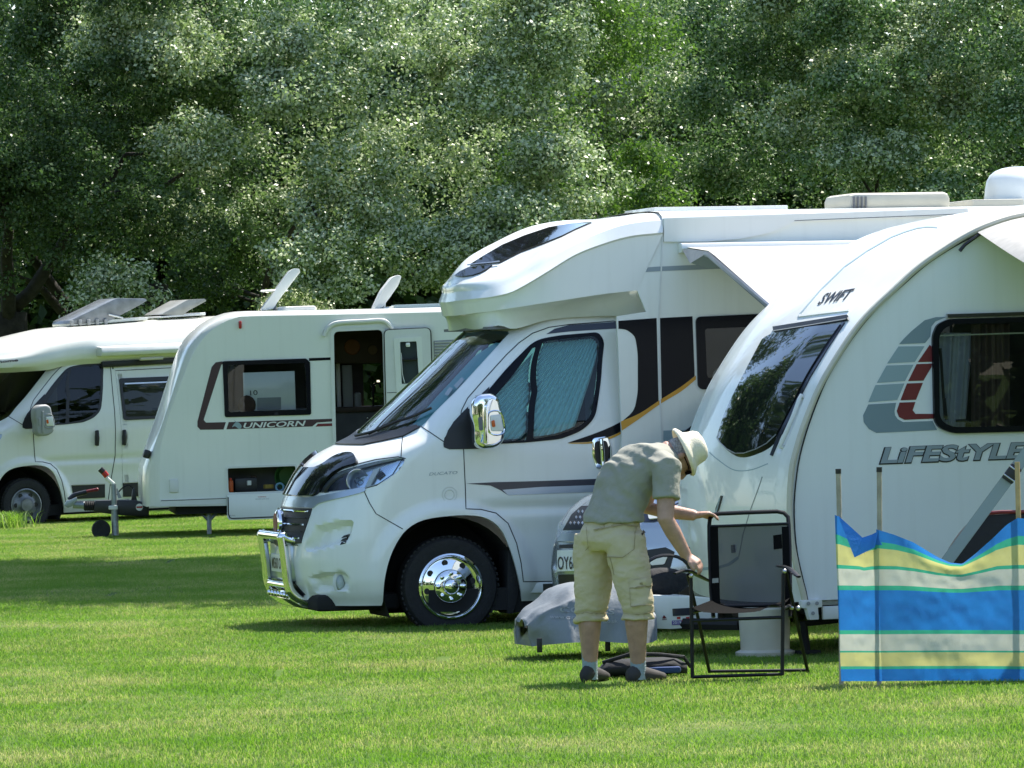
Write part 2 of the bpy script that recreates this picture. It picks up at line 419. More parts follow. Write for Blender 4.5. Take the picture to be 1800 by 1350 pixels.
# ------------------------------------------------------------------ ground and lawn
GZ = -0.05
def turf_mat(name, near):
    m = bpy.data.materials.new(name); m.use_nodes = True; n = m.node_tree; p = n.nodes['Principled BSDF']
    tc = n.nodes.new('ShaderNodeNewGeometry')
    no = n.nodes.new('ShaderNodeTexNoise'); no.inputs['Scale'].default_value = .9; no.inputs['Detail'].default_value = 5
    n.links.new(tc.outputs['Position'], no.inputs['Vector'])
    no2 = n.nodes.new('ShaderNodeTexNoise'); no2.inputs['Scale'].default_value = 7; no2.inputs['Detail'].default_value = 5
    n.links.new(tc.outputs['Position'], no2.inputs['Vector'])
    cr = n.nodes.new('ShaderNodeValToRGB'); e = cr.color_ramp.elements
    e[0].position = .30; e[0].color = (.105, .215, .026, 1); e[1].position = .70; e[1].color = (.30, .32, .12, 1)
    e.new(.5).color = (.15, .25, .045, 1); e.new(.88).color = (.42, .39, .20, 1)
    ad = n.nodes.new('ShaderNodeMath'); ad.operation = 'MULTIPLY_ADD'; ad.inputs[1].default_value = .35; 
    n.links.new(no2.outputs[0], ad.inputs[0]); n.links.new(no.outputs[0], ad.inputs[2])
    sb = n.nodes.new('ShaderNodeMath'); sb.operation = 'SUBTRACT'; sb.inputs[1].default_value = .17; n.links.new(ad.outputs[0], sb.inputs[0])
    mr = n.nodes.new('ShaderNodeMapRange'); mr.inputs[1].default_value = 0; mr.inputs[2].default_value = 1; mr.inputs[3].default_value = .12; mr.inputs[4].default_value = .86; n.links.new(sb.outputs[0], mr.inputs[0]); sb = mr
    if near:
        at_ = n.nodes.new('ShaderNodeAttribute'); at_.attribute_name = 'lc'
        a2 = n.nodes.new('ShaderNodeMath'); a2.operation = 'MULTIPLY_ADD'; a2.inputs[1].default_value = .36
        n.links.new(at_.outputs['Fac'], a2.inputs[0]); n.links.new(sb.outputs[0], a2.inputs[2])
        sb2 = n.nodes.new('ShaderNodeMath'); sb2.operation = 'SUBTRACT'; sb2.inputs[1].default_value = .17; n.links.new(a2.outputs[0], sb2.inputs[0]); sb = sb2
    n.links.new(sb.outputs[0], cr.inputs[0])
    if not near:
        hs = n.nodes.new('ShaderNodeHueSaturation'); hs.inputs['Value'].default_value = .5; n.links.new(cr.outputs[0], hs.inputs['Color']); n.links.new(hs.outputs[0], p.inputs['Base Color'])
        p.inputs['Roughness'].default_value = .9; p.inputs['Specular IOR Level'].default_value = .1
    else:
        n.links.new(cr.outputs[0], p.inputs['Base Color']); p.inputs['Roughness'].default_value = .55; p.inputs['Specular IOR Level'].default_value = .35
        tr = n.nodes.new('ShaderNodeBsdfTranslucent'); n.links.new(cr.outputs[0], tr.inputs[0])
        hs = n.nodes.new('ShaderNodeHueSaturation'); hs.inputs['Value'].default_value = 1.6; hs.inputs['Saturation'].default_value = 1.1
        n.links.new(cr.outputs[0], hs.inputs['Color']); n.links.new(hs.outputs[0], tr.inputs[0])
        mx = n.nodes.new('ShaderNodeMixShader'); mx.inputs[0].default_value = .5
        n.links.new(p.outputs[0], mx.inputs[1]); n.links.new(tr.outputs[0], mx.inputs[2])
        n.links.new(mx.outputs[0], n.nodes['Material Output'].inputs[0])
    return m
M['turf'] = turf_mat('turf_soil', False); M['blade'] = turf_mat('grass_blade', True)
gx = np.concatenate([[-400, -200, -90, -40], np.linspace(-20, 20, 41), [40, 90, 200, 400]]); gy = np.concatenate([[-400, -150, -50], np.linspace(0, 120, 61), [180, 300, 700]])
XX, YY = np.meshgrid(gx, gy, indexing='ij'); ZZ = GZ+.012*np.sin(XX*1.3)*np.cos(YY*.9)*(np.abs(XX) < 21)
nx, ny = XX.shape; ii = np.arange(nx*ny).reshape(nx, ny)
Fq = np.stack([ii[:-1, :-1], ii[1:, :-1], ii[1:, 1:], ii[:-1, 1:]], -1).reshape(-1, 4)
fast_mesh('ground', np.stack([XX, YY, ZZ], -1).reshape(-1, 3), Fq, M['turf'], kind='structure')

def blades(name, X, Y, H, Wd, lean, m, lc=None, **kw):
    n = len(X); a = rng.uniform(0, 2*math.pi, n); la = rng.uniform(0, 2*math.pi, n); ln = lean*H*rng.uniform(.2, 1, n)
    ca, sa = np.cos(a)*Wd/2, np.sin(a)*Wd/2; z0 = np.full(n, GZ-.01)
    mx, my = X+np.cos(la)*ln*.35, Y+np.sin(la)*ln*.35; tx, ty = X+np.cos(la)*ln, Y+np.sin(la)*ln
    V = np.empty((n, 5, 3)); 
    V[:, 0] = np.stack([X-ca, Y-sa, z0], -1); V[:, 1] = np.stack([X+ca, Y+sa, z0], -1)
    V[:, 2] = np.stack([mx+ca*.8, my+sa*.8, z0+H*.6], -1); V[:, 3] = np.stack([mx-ca*.8, my-sa*.8, z0+H*.6], -1)
    V[:, 4] = np.stack([tx, ty, z0+H*(1-.25*lean)], -1)
    b = np.arange(n)[:, None]*5
    F3 = np.concatenate([b+[0, 1, 2], b+[0, 2, 3], b+[3, 2, 4]])
    lc = rng.uniform(0, 1, n) if lc is None else lc
    return fast_mesh(name, V.reshape(-1, 3), F3, m, attrs={'lc': ('POINT', np.repeat(lc, 5))}, **kw)
# one square metre of mown turf, repeated over the whole pitch by geometry nodes
NT = 5200; TS = 1.0
xt, yt = rng.uniform(-.54, .54, NT), rng.uniform(-.54, .54, NT)
kx = .5+.5*np.sin(xt*19+2*np.sin(yt*11))*np.sin(yt*17+1.3)
tile = blades('lawn_tile', xt, yt, rng.uniform(.022, .046, NT)*(.85+.35*kx)+(rng.uniform(0, 1, NT) > .985)*.02, rng.uniform(.0026, .0052, NT), .8, M['blade'], kind='stuff')
tile.location = (0, 20.2, 0)
cells = []
for Yc in np.arange(22.5, 84, TS):
    hw = Yc*.125+2.5
    for Xc in np.arange(-math.ceil(hw), math.ceil(hw)+.1, TS): cells.append((Xc+rng.uniform(-.1, .1), Yc+rng.uniform(-.1, .1), 0))
lm = bpy.data.meshes.new('lawn_grass'); lm.from_pydata(cells, [], []); lawn = obj('lawn_grass', lm, M['blade'], kind='stuff')
gn = bpy.data.node_groups.new('lawn', 'GeometryNodeTree'); gn.interface.new_socket('Geometry', in_out='INPUT', socket_type='NodeSocketGeometry'); gn.interface.new_socket('Geometry', in_out='OUTPUT', socket_type='NodeSocketGeometry')
gi, go_ = gn.nodes.new('NodeGroupInput'), gn.nodes.new('NodeGroupOutput'); ip = gn.nodes.new('GeometryNodeInstanceOnPoints'); oi = gn.nodes.new('GeometryNodeObjectInfo'); oi.inputs['Object'].default_value = tile; oi.transform_space = 'ORIGINAL'
rv = gn.nodes.new('FunctionNodeRandomValue'); rv.data_type = 'INT'; rv.inputs[4].default_value = 0; rv.inputs[5].default_value = 3
mu = gn.nodes.new('ShaderNodeMath'); mu.operation = 'MULTIPLY'; mu.inputs[1].default_value = math.pi/2; cx = gn.nodes.new('ShaderNodeCombineXYZ')
gn.links.new(rv.outputs[2], mu.inputs[0]); gn.links.new(mu.outputs[0], cx.inputs[2]); gn.links.new(cx.outputs[0], ip.inputs['Rotation'])
gn.links.new(gi.outputs[0], ip.inputs['Points']); gn.links.new(oi.outputs['Geometry'], ip.inputs['Instance']); gn.links.new(ip.outputs[0], go_.inputs[0])
md = lawn.modifiers.new('turf', 'NODES'); md.node_group = gn

# ------------------------------------------------------------------ trees
def leaf_mat(name, dark, light, back, val=1., tl=.35):
    m = bpy.data.materials.new(name); m.use_nodes = True; n = m.node_tree; p = n.nodes['Principled BSDF']
    at_ = n.nodes.new('ShaderNodeAttribute'); at_.attribute_name = 'lc'
    mx = n.nodes.new('ShaderNodeMix'); mx.data_type = 'RGBA'; mx.inputs[6].default_value = (*dark, 1); mx.inputs[7].default_value = (*light, 1)
    n.links.new(at_.outputs['Fac'], mx.inputs[0])
    ge = n.nodes.new('ShaderNodeNewGeometry'); m2 = n.nodes.new('ShaderNodeMix'); m2.data_type = 'RGBA'; m2.inputs[7].default_value = (*back, 1)
    n.links.new(ge.outputs['Backfacing'], m2.inputs[0]); n.links.new(mx.outputs[2], m2.inputs[6])
    n.links.new(m2.outputs[2], p.inputs['Base Color']); p.inputs['Roughness'].default_value = .34; p.inputs['Specular IOR Level'].default_value = .3
    tr = n.nodes.new('ShaderNodeBsdfTranslucent'); hs = n.nodes.new('ShaderNodeHueSaturation'); hs.inputs['Value'].default_value = 1.25
    n.links.new(mx.outputs[2], hs.inputs['Color']); n.links.new(hs.outputs[0], tr.inputs[0])
    x = n.nodes.new('ShaderNodeMixShader'); x.inputs[0].default_value = tl
    n.links.new(p.outputs[0], x.inputs[1]); n.links.new(tr.outputs[0], x.inputs[2]); n.links.new(x.outputs[0], n.nodes['Material Output'].inputs[0])
    return m
M['leaf_dark'] = leaf_mat('dark_leaf', (.024, .055, .012), (.10, .185, .045), (.12, .18, .07), tl=.4)
M['leaf_silver'] = leaf_mat('silver_leaf', (.075, .14, .035), (.42, .55, .22), (.62, .68, .44), tl=.34)
M['leaf_mid'] = leaf_mat('mid_leaf', (.04, .10, .022), (.20, .33, .095), (.34, .43, .23), tl=.36)
M['leaf_bush'] = leaf_mat('bush_leaf', (.08, .17, .02), (.15, .27, .04), (.13, .20, .06), tl=.4)
M['bark'] = mat('bark', (.045, .04, .033), .95, var=.5, vscale=9, bump=1., bscale=14)
M['bark2'] = mat('pale_bark', (.12, .12, .085), .9, var=.5, vscale=9, bump=.8, bscale=14)

def leaves(C, Rad, dens_, size, up=.5):
    """leaf quads scattered through clumps C (n,3) of radius Rad"""
    n = len(C); k = rng.poisson(dens_, n); idx = np.repeat(np.arange(n), k); N = len(idx)
    d = rng.normal(size=(N, 3)); d /= np.linalg.norm(d, axis=1, keepdims=True); r = rng.uniform(0, 1, N)**.45
    P = C[idx]+d*(r*Rad[idx])[:, None]*[1, 1, .75]
    nrm = d*.55+rng.normal(size=(N, 3))*.75+[0, 0, up]; nrm /= np.linalg.norm(nrm, axis=1, keepdims=True)
    t = rng.normal(size=(N, 3)); t -= nrm*(t*nrm).sum(1, keepdims=True); t /= np.linalg.norm(t, axis=1, keepdims=True); b = np.cross(nrm, t)
    s = size*rng.uniform(.65, 1.3, N)[:, None]
    V = np.empty((N, 4, 3)); V[:, 0] = P-t*s*.5; V[:, 1] = P+b*s*.33+nrm*s*.06; V[:, 2] = P+t*s*.5-nrm*s*.08; V[:, 3] = P-b*s*.33+nrm*s*.06
    lc = np.clip(rng.beta(.7, 1.6, N)*(.55+.9*rng.uniform(0, 1, n)[idx]), 0, 1)
    return V.reshape(-1, 3), np.arange(N*4).reshape(-1, 4), np.repeat(lc, 4)
def crown_pts(c, rad, n, shell_=.55, zmin=None):
    d = rng.normal(size=(n*3, 3)); d /= np.linalg.norm(d, axis=1, keepdims=True)
    r = (shell_+(1-shell_)*rng.uniform(0, 1, n*3))*rng.uniform(.8, 1.08, n*3)
    P = np.array(c)+d*r[:, None]*np.array(rad)
    if zmin is not None: P = P[P[:, 2] > zmin]
    return P[:n]
def limb_path(a, b, sag=.3, k=7):
    a, b = np.array(a, float), np.array(b, float); t = np.linspace(0, 1, k)[:, None]; L = np.linalg.norm(b-a)
    j = rng.normal(size=(k, 3))*.03*L; j[0] = j[-1] = 0
    return a+(b-a)*t+j+np.array([0, 0, 1])*(np.sin(t*math.pi)*sag*L*.25)
def tree(name, label, base, blobs, leafm, barkm, r0, lean=(0, 0), group='trees behind the pitches', fork=2.2, limbs=6, size=.085):
    """blobs: list of (centre, radii, clumps, leaves per clump, clump radius, leaf size)"""
    t = thing(name, label, 'tree', (base[0], base[1], GZ), group=group)
    base = np.array([base[0], base[1], GZ]); V = []; Fq = []; lc = []; o = 0; tips = []
    for (c, rad, nc, nl, cr, ls, *zm) in blobs:
        C = crown_pts(c, rad, nc, zmin=(zm[0] if zm else None)); tips.append((np.array(c), C))
        v, f, l = leaves(C, cr*rng.uniform(.6, 1.3, len(C)), nl, ls)
        V.append(v); Fq.append(f+o); lc.append(l); o += len(v)
    V = np.concatenate(V)-base; Fq = np.concatenate(Fq); lc = np.concatenate(lc)
    fast_mesh('crown', V, Fq, leafm, t, attrs={'lc': ('POINT', lc)})
    tr = MB(); top = np.array([lean[0], lean[1], fork]); k = 9; tt = np.linspace(0, 1, k)
    path = [top*x+np.array([.05*math.sin(x*7), 0, 0]) for x in tt]
    tr.tube([p+[0, 0, -.15*(i == 0)] for i, p in enumerate(path)], [r0*(1.35-.5*min(1, x*2.5)-.2*x) for x in tt], 14)
    tr.build('trunk', barkm, t, sharp=0)
    lb = MB(); nl = 0
    for ti, (c, C) in enumerate(tips):
        if ti % 6 and limbs == 1: continue
        for q in range(limbs):
            e = C[rng.integers(len(C))]*.8+c*.2-base
            if e[2] > 5.2 and limbs == 1: continue
            s0 = path[-1-int(rng.integers(0, 3))]
            L = limb_path(s0, e, .5); lb.tube(L, np.linspace(r0*.3, .015, len(L)), 8); nl += 1
            for w_ in range(1):
                e2 = C[rng.integers(len(C))]-base; s1 = L[3+w_]
                if np.linalg.norm(e2-s1) < 4.5: lb.tube(limb_path(s1, e2, .2, 5), np.linspace(r0*.16, .012, 5), 6)
    lb.build('limbs', barkm, t, sharp=0)
    return t
# back row: (px of trunk, Y)
def TX(px, Y): return (px-900)/FPX*Y
def tz(py, px, Y): return at(px, py, Y)[2]
def row_tree(name, label, px, Y, leafm, barkm, r0, low, lean=(0, 0), fork=2.4, wide=3.2, nclump=520, nl=82, size=.064, top=13., fwd=0., limbs=6, upper=1.0):
    x = TX(px, Y); blobs = []; K = int(9+wide*6); nc = int(1.35*nclump/K)
    for k in range(K):                                 # boughs: lower ones reach further towards the lawn
        z = low+.5+(7.9-low)*rng.uniform(0, 1)**.9; r_ = rng.uniform(.45, 1.0)*min(1.15, .55+wide*.2)
        reach = (8.4-z)/5.4; a = rng.uniform(-1, 1)*wide
        blobs.append(((x+lean[0]*.6+a, Y-fwd-rng.uniform(-.6, 2.2)*reach-.2+abs(a)*.12, z), (r_*1.15, r_, r_*.62), nc, nl, .27, size, low))
    blobs.append(((x+lean[0]*.5, Y+1.6, 6.), (wide, 1.3, 2.8), int(nclump*.2), nl, .45, size*1.1, low))
    if upper > 0: blobs.append(((x+lean[0], Y+2.2, (7.6+top)/2), (wide*.95, 1.7, (top-7)/2), int(24*upper), 22, .7, .2))
    return tree(name, label, (x, Y), blobs, leafm, barkm, r0, lean, fork=fork, limbs=1)
row_tree('willow_tree', 'broad dark tree with thick leaning trunk behind the campervan cab at far left', 45, 82, M['leaf_dark'], M['bark'], .42, 3.0, lean=(-.25, 0), fork=2.9, wide=3.0, fwd=1.2)
row_tree('willow_tree', 'dark tree whose leaning trunk shows just behind the campervan roof light', 205, 86, M['leaf_dark'], M['bark'], .36, 3.1, lean=(-.5, 0), fork=3.2, wide=2.8, fwd=.6)
row_tree('willow_tree', 'dark tree with a thick trunk between the two roof vents of the campervan', 292, 84, M['leaf_mid'], M['bark'], .30, 3.1, lean=(-.15, 0), fork=3.3, wide=2.5)
row_tree('poplar_tree', 'pale leafed tree with low spreading boughs above the small caravan window', 430, 83, M['leaf_silver'], M['bark'], .22, 2.2, wide=1.7, nclump=420, fwd=1.8, top=9.5, upper=.6)
row_tree('poplar_tree', 'dark tree with a bare diagonal limb behind the caravan roof dishes', 610, 90, M['leaf_dark'], M['bark'], .30, 2.6, lean=(-.4, 0), wide=2.8, nclump=480)
row_tree('poplar_tree', 'tall silvery tree in the middle of the row behind the big motorhome nose', 800, 83, M['leaf_silver'], M['bark2'], .15, 2.5, wide=2.3, nclump=760, fwd=2.2, top=10.5, upper=.6)
row_tree('poplar_tree', 'silver speckled tree standing behind the motorhome skylight', 1010, 92, M['leaf_silver'], M['bark'], .24, 3.2, wide=2.7, nclump=430)
row_tree('bushy_tree', 'fresh green bushy tree just above the motorhome roof front', 1075, 84, M['leaf_bush'], M['bark'], .12, 2.6, wide=1.3, nclump=260, top=6.2, upper=.12, fwd=.6)
row_tree('poplar_tree', 'tree with thin pale trunk behind the motorhome awning', 1385, 88, M['leaf_mid'], M['bark2'], .14, 2.9, wide=2.4, nclump=460)
row_tree('poplar_tree', 'dark tree between the green bush and the pale trunk', 1230, 94, M['leaf_dark'], M['bark'], .24, 3.0, wide=2.6, nclump=420)
row_tree('poplar_tree', 'silver speckled tree behind the motorhome roof vent', 1560, 86, M['leaf_silver'], M['bark'], .2, 3.0, wide=2.0, nclump=420, top=11)
row_tree('poplar_tree', 'dark tree above the white caravan roof at far right', 1760, 85, M['leaf_mid'], M['bark'], .3, 3.2, wide=2.6, nclump=460)
row_tree('poplar_tree', 'dark tree just outside the right edge above the caravan', 1960, 90, M['leaf_dark'], M['bark'], .3, 3.0, wide=3.2, nclump=300)
row_tree('poplar_tree', 'dark tree just outside the left edge behind the campervan', -130, 88, M['leaf_dark'], M['bark'], .35, 2.6, wide=3.2, nclump=300)
# the off-frame tree at the left whose crown throws the shade on the lawn
tree('willow_tree', 'large tree beyond the left edge whose boughs shade the lawn', (-9.2, 63), [((2.6, 56.0, 12.2), (3.2, 6.2, 2.6), 420, 80, .75, .2), ((-1.4, 57.0, 12), (3.4, 6.2, 2.8), 420, 80, .75, .2), ((-6.5, 61, 11.5), (4, 5, 3.6), 260, 40, .9, .22)], M['leaf_dark'], M['bark'], .5, fork=4.5, limbs=4)
# deep wood behind the row, and trees behind the viewer (seen in glass and chrome)
def mass(name, cs, nl, ls, m):
    C = np.concatenate([crown_pts(c, r_, k, .3) for c, r_, k in cs]); v, f, l = leaves(C, np.full(len(C), 1.2), nl, ls)
    return fast_mesh(name, v, f, m, attrs={'lc': ('POINT', l)}, kind='stuff')
mass('far_wood', [((x, 101+2*math.sin(x), 4.8), (3, 2.5, 5.6), 400) for x in np.arange(-16, 18, 2.6)], 26, .30, M['leaf_dark'])
mass('distant_treeline', [((x, -75+9*math.sin(x*.31), 4.5+1.5*math.sin(x*.7)), (7, 4, 8+2.5*math.sin(x*1.3)), 80) for x in range(-130, 150, 8)]+[((-46+4*math.sin(k), -60+k*13, 5), (4, 8, 8), 80) for k in range(0, 9)], 22, 1.2, M['leaf_dark'])
mass('far_left_wood', [((-17-5*abs(k)+2*math.sin(k*2.), 62+5*k, 11), (4.5, 4.5, 11), 150) for k in range(-4, 7)], 40, .5, M['leaf_dark'])
mass('right_wood', [((30+3*math.sin(k*1.7), -25+9*k, 9), (4, 5, 9), 110) for k in range(0, 10)], 30, .6, M['leaf_dark'])
# ------------------------------------------------------------------ the van cab shared by both motor caravans (slices at constant height)
CW = 1.02                                            # half width
LV = np.array([  # z, nose x at centre, nose depth, side inset, exponent
 (.12, -1.00, .55, .06, 2.4), (.20, -1.05, .58, .02, 2.4), (.30, -1.10, .62, .0, 2.4), (.45, -1.12, .64, .0, 2.4), (.60, -1.11, .64, .0, 2.4), (.78, -1.06, .63, .0, 2.4),
 (.90, -1.02, .60, .0, 2.3), (.96, -.985, .58, .0, 2.3), (1.04, -.94, .56, .0, 2.3), (1.13, -.87, .55, .0, 2.3), (1.19, -.80, .53, .0, 2.3), (1.235, -.72, .50, .005, 2.3),
 (1.28, -.61, .46, .01, 2.3), (1.32, -.50, .44, .015, 2.4), (1.40, -.40, .44, .025, 2.5), (1.55, -.235, .44, .05, 2.5), (1.75, -.01, .44, .085, 2.5), (1.95, .21, .44, .125, 2.5), (2.06, .33, .44, .15, 2.5), (2.16, .46, .44, .18, 2.5), (2.24, .60, .44, .22, 2.5)])
NU1, NU2, NVC = 62, 62, 120
def cab_grid(xend=1.42, z1=2.24):
    zs = np.linspace(.12, z1, NVC); tab = [np.interp(zs, LV[:, 0], LV[:, k]) for k in range(1, 5)]
    ker = np.array([1, 2, 3, 2, 1.])/9
    tab = [np.convolve(np.pad(t, 2, mode='edge'), ker, 'valid') for t in tab]
    G = np.zeros((NU1+NU2-1, NVC, 3)); th = np.linspace(0, math.pi/2, 500)
    for j, z in enumerate(zs):
        xf, d, ys, n = (t[j] for t in tab); w = CW-ys
        x = xf+d*(1-np.cos(th)**(2/n)); y = CW-w*np.sin(th)**(2/n); L = np.r_[0, np.cumsum(np.hypot(np.diff(x), np.diff(y)))]
        s = np.linspace(0, L[-1], NU1); G[:NU1, j, 0] = np.interp(s, L, x); G[:NU1, j, 1] = np.interp(s, L, y)
        G[NU1-1:, j, 0] = np.linspace(xf+d, xend, NU2); G[NU1-1:, j, 1] = ys; G[:, j, 2] = z
    return G
def sstep(a, b, x): t = np.clip((x-a)/(b-a), 0, 1); return t*t*(3-2*t)
def push(S, poly, depth, feather, mask=None):        # press a traced outline into the sheet
    P = S.PX.reshape(-1, 2); d = segdist(P, poly); ins = pip(P, poly); k = np.where(ins, sstep(0, feather, d), 0)
    k = k.reshape(S.G.shape[:2])*S.face; S.G -= S.N*(k*depth)[..., None]
def cab_surf(veh, hub, xend=1.42, scoops=True):
    G = cab_grid(xend); X, Y, Z = G[..., 0], G[..., 1], G[..., 2]
    r = np.hypot(X-hub[0], (Z-hub[1])*1.02)
    side = sstep(-.75, -.45, X)
    fl = sstep(.66, .56, r)*sstep(.3, .45, r)*sstep(.0, .2, Z)*side       # wheel-arch flare
    G[..., 1] -= .035*fl*(Y < .5)
    G[..., 1] += .022*np.exp(-((Z-.80)/.045)**2)*sstep(.05, .35, X)       # door crease
    G[..., 1] += .018*sstep(.80, .60, Z)*sstep(.1, .4, X)
    return Surf(veh, G)
def arch_poly_local(hub, r=.455, flat=.06):
    a = np.linspace(R(-28), R(208), 40); return [(hub[0]+r*math.cos(t)*1.02, hub[1]+r*math.sin(t)*(1+.05*math.sin(t))) for t in a]

# outlines traced once, on the large motorhome, and reused for the small one through the surface
WS = spl([(709, 766.7), (741, 749), (765.5, 723), (799, 690)], n=4)+[(895, 586), (893, 583.5), (860, 580.5), (820, 583)]
T = dict(
 door=[(815, 795), (814, 770), (812, 745), (809, 738), (811, 722), (822, 700), (850, 668), (890, 624), (912, 603), (936, 586), (965, 575.5), (1000, 570.5), (1040, 567.5), (1078, 564.5), (1084.5, 566), (1086, 600), (1089, 680), (1092.5, 740), (1093, 800), (1091, 880), (1075, 960), (1066, 1021), (920, 1022.5), (916, 990), (908, 955), (893, 920), (872, 902), (845, 895.5), (819, 894.5), (818, 860)],
 win=rr([(847, 762), (846, 728), (855, 690), (890, 648), (940, 598), (980, 590), (1052, 584), (1062, 600), (1055, 680), (1046, 735), (1022, 758), (985, 772), (925, 778), (860, 781)], [8, 5, 10, 40, 20, 30, 10, 16, 60, 26, 20, 10, 10, 4]),
 quarter=[(780, 786), (781, 770), (787, 757), (797, 742), (812, 726), (836, 702), (860, 680), (862, 783), (850, 789), (790, 790)],
 glassA=[(851, 757), (852, 735), (868, 700), (905, 655), (936, 612), (941, 610), (934, 690), (923, 774), (870, 777)],
 glassB=rr([(953, 600), (1045, 591), (1054, 600), (1047, 680), (1038, 733), (1015, 752), (980, 765), (936, 772), (944, 690)], [6, 14, 10, 40, 26, 20, 10, 6, 4]))
def cab_interior(veh, par, z1=2.02):
    b = MB()
    b.box((.15, CW, .78), (1.3, 1.86, .06)); b.box((.25, CW, 1.12), (.5, 1.7, .42), bev=.08)     # floor, dashboard
    b.build('dashboard', M['intd'], par)
    s = MB()
    for y in (.5, 1.54): s.box((.78, y, 1.12), (.16, .5, .75), (0, .15, 0), bev=.06); s.box((.56, y, .95), (.5, .5, .16), bev=.05); s.box((.86, y, 1.62), (.1, .26, .2), (0, .15, 0), bev=.04)
    s.build('seat', M['intg'], par)
    b = MB(); b.box((1.3, CW, 1.45), (.02, 1.78, 1.2)); b.box((.8, CW, 2.11), (.95, 1.5, .02)); b.build('cab_lining', M['intg'], par)
    b = MB(); b.lathe([(.0, 0), (.19, 0), (.2, .01), (.19, .02), (.175, .015), (.0, .012)][1:], 24, (0, 0, 0), 'X')
    bmesh.ops.transform(b.bm, matrix=Matrix.Translation((.44, 1.5, 1.36)) @ Matrix.Rotation(R(-60), 4, 'Y'), verts=b.bm.verts)
    b.build('steering_wheel', M['black'], par)
# ------------------------------------------------------------------ the big motorhome
A = Veh(795, 40.0, 13, -.25)
mh = thing('motorhome', 'large white motorhome with chrome bull bar and tinted skylight over the cab', 'motorhome', tuple(A.O), A.rot)
hub = A.P(795, 1031); HUB = (hub[0], hub[2])
SA = cab_surf(A, HUB)
archA = spl([(673, 1058), (676, 1020), (684, 985), (697, 955), (716, 930), (745, 914), (790, 907), (830, 906), (858, 912), (880, 930), (893, 955), (905, 990), (914, 1030), (917, 1058), (916, 1090)], n=3)+[(673, 1090)]
head = spl([(563, 866), (572, 848), (588, 834), (620, 822.5), (660, 812), (700, 805), (711, 806), (706, 820), (690, 836), (665, 851), (640, 857), (600, 862.5)], True, 3)
scoop1 = [(553, 925), (590, 916), (622, 914), (620, 930), (612, 950), (590, 958), (560, 967), (535, 972), (537, 958)]
scoop2 = [(540, 1016), (560, 1008), (600, 1003), (612, 1010), (614, 1036), (605, 1040), (553, 1042), (550, 1032)]
push(SA, scoop1, .07, 8); SA.prep(); push(SA, scoop2, .06, 7); SA.prep()
ws_hole = WS[::-1]
ws_uv = SA.inv(WS); top = ws_uv[:, 1].max()
ws_full = [tuple(p) for p in ws_uv]
# windscreen opening: near edge traced, mirrored across the centre line
ctr_v0 = ws_uv[0, 1]-1.3
ws_uv_poly = [(-.9, ctr_v0-.6)]+ws_full+[(-.9, ws_uv[-1, 1])]
shell_holes = [[(max(0.35, p[0]), p[1]) for p in ws_uv_poly]]
hole_w = SA.inv(T['win'])
cab = shell(SA, 'cab_body', M['white'], mh, holes_px=[archA, head, T['win']], holes_uv=shell_holes, mirror=CW, thick=.03)
def cab_details(S, par, hubxy, paint, blinds, curtain_m, gl_side, sd):
    uv = {k: S_uv[k] for k in S_uv}
    patch(S, uv['quarter'], 'mirror_panel', M['black'], par, .006, .01, 1.2, uvspace=True, mirror=CW)
    patch(S, uv['win'], 'window_frame', M['gloss'], par, .007, .014, 1.2, holes=[uv['glassA'], uv['glassB']], uvspace=True, mirror=CW)
    for k in ('glassA', 'glassB'): patch(S, uv[k], 'side_glass', gl_side, par, .003, .004, 1.5, uvspace=True, mirror=CW)
    if blinds:
        for k in ('glassA', 'glassB'):
            poly_ = np.array(uv[k]); lo_u, hi_u = poly_[:, 0].min(), poly_[:, 0].max(); x0_ = lo_u+(2.2 if k == 'glassA' else 0); x1_ = hi_u-(1.2 if k == 'glassA' else 2.6); V = []; Fc = []; c_ = 0
            for q, uu in enumerate(np.arange(x0_, x1_, .95)):
                zs_ = []; 
                for i in range(len(poly_)):
                    p_, r_ = poly_[i-1], poly_[i]
                    if (p_[0]-uu)*(r_[0]-uu) < 0: zs_.append(p_[1]+(r_[1]-p_[1])*(uu-p_[0])/(r_[0]-p_[0]))
                if len(zs_) < 2: continue
                lo_, hi_ = min(zs_)+1.2, max(zs_)
                if hi_-lo_ < .5: continue
                P, n_ = S.pts(np.stack([np.full(8, uu), np.linspace(lo_, hi_, 8)], -1), -.05-(.026 if c_ % 2 else 0)); V += list(P); c_ += 1
            for i in range(c_-1):
                for j in range(7): Fc.append((i*8+j, i*8+8+j, i*8+9+j, i*8+j+1))
            mesh('blind', V, Fc, curtain_m, par, smooth=False)
S_uv = {k: [tuple(p) for p in SA.inv(v)] for k, v in T.items()}
arch_uv = [tuple(p) for p in SA.inv(archA)]; head_uv = [tuple(p) for p in SA.inv(head)]
cab_details(SA, mh, HUB, M['white'], True, M['curtain'], M['gl_t'], 0)
# windscreen + cowl
wg = [(0, ctr_v0-.6)]+ws_full+[(0, ws_uv[-1, 1])]
patch(SA, wg, 'windscreen', M['gl_w'], mh, .004, .006, 1.6, uvspace=True, mirror=CW)
cw = [tuple(p) for p in SA.inv(spl([(619, 777), (640, 782.5), (673, 776), (709, 767), (735, 752.5), (739, 747), (700, 757), (655, 768), (635, 770)], True, 3))]
patch(SA, [(0, ctr_v0-2.2)]+[tuple(p) for p in SA.inv([(640, 782.5), (673, 776), (709, 767.5), (738, 752), (733, 748), (700, 757)])]+[(0, ctr_v0+1.2)], 'scuttle', M['black'], mh, .012, .02, 1.2, uvspace=True, mirror=CW)
wl = MB()
for path in ([(652, 768), (690, 750), (727, 738), (762, 722)], [(628, 772), (660, 764), (700, 747)]):
    P, n = SA.pts(SA.inv(spl(path)), .03); wl.tube(P, .011, 6)
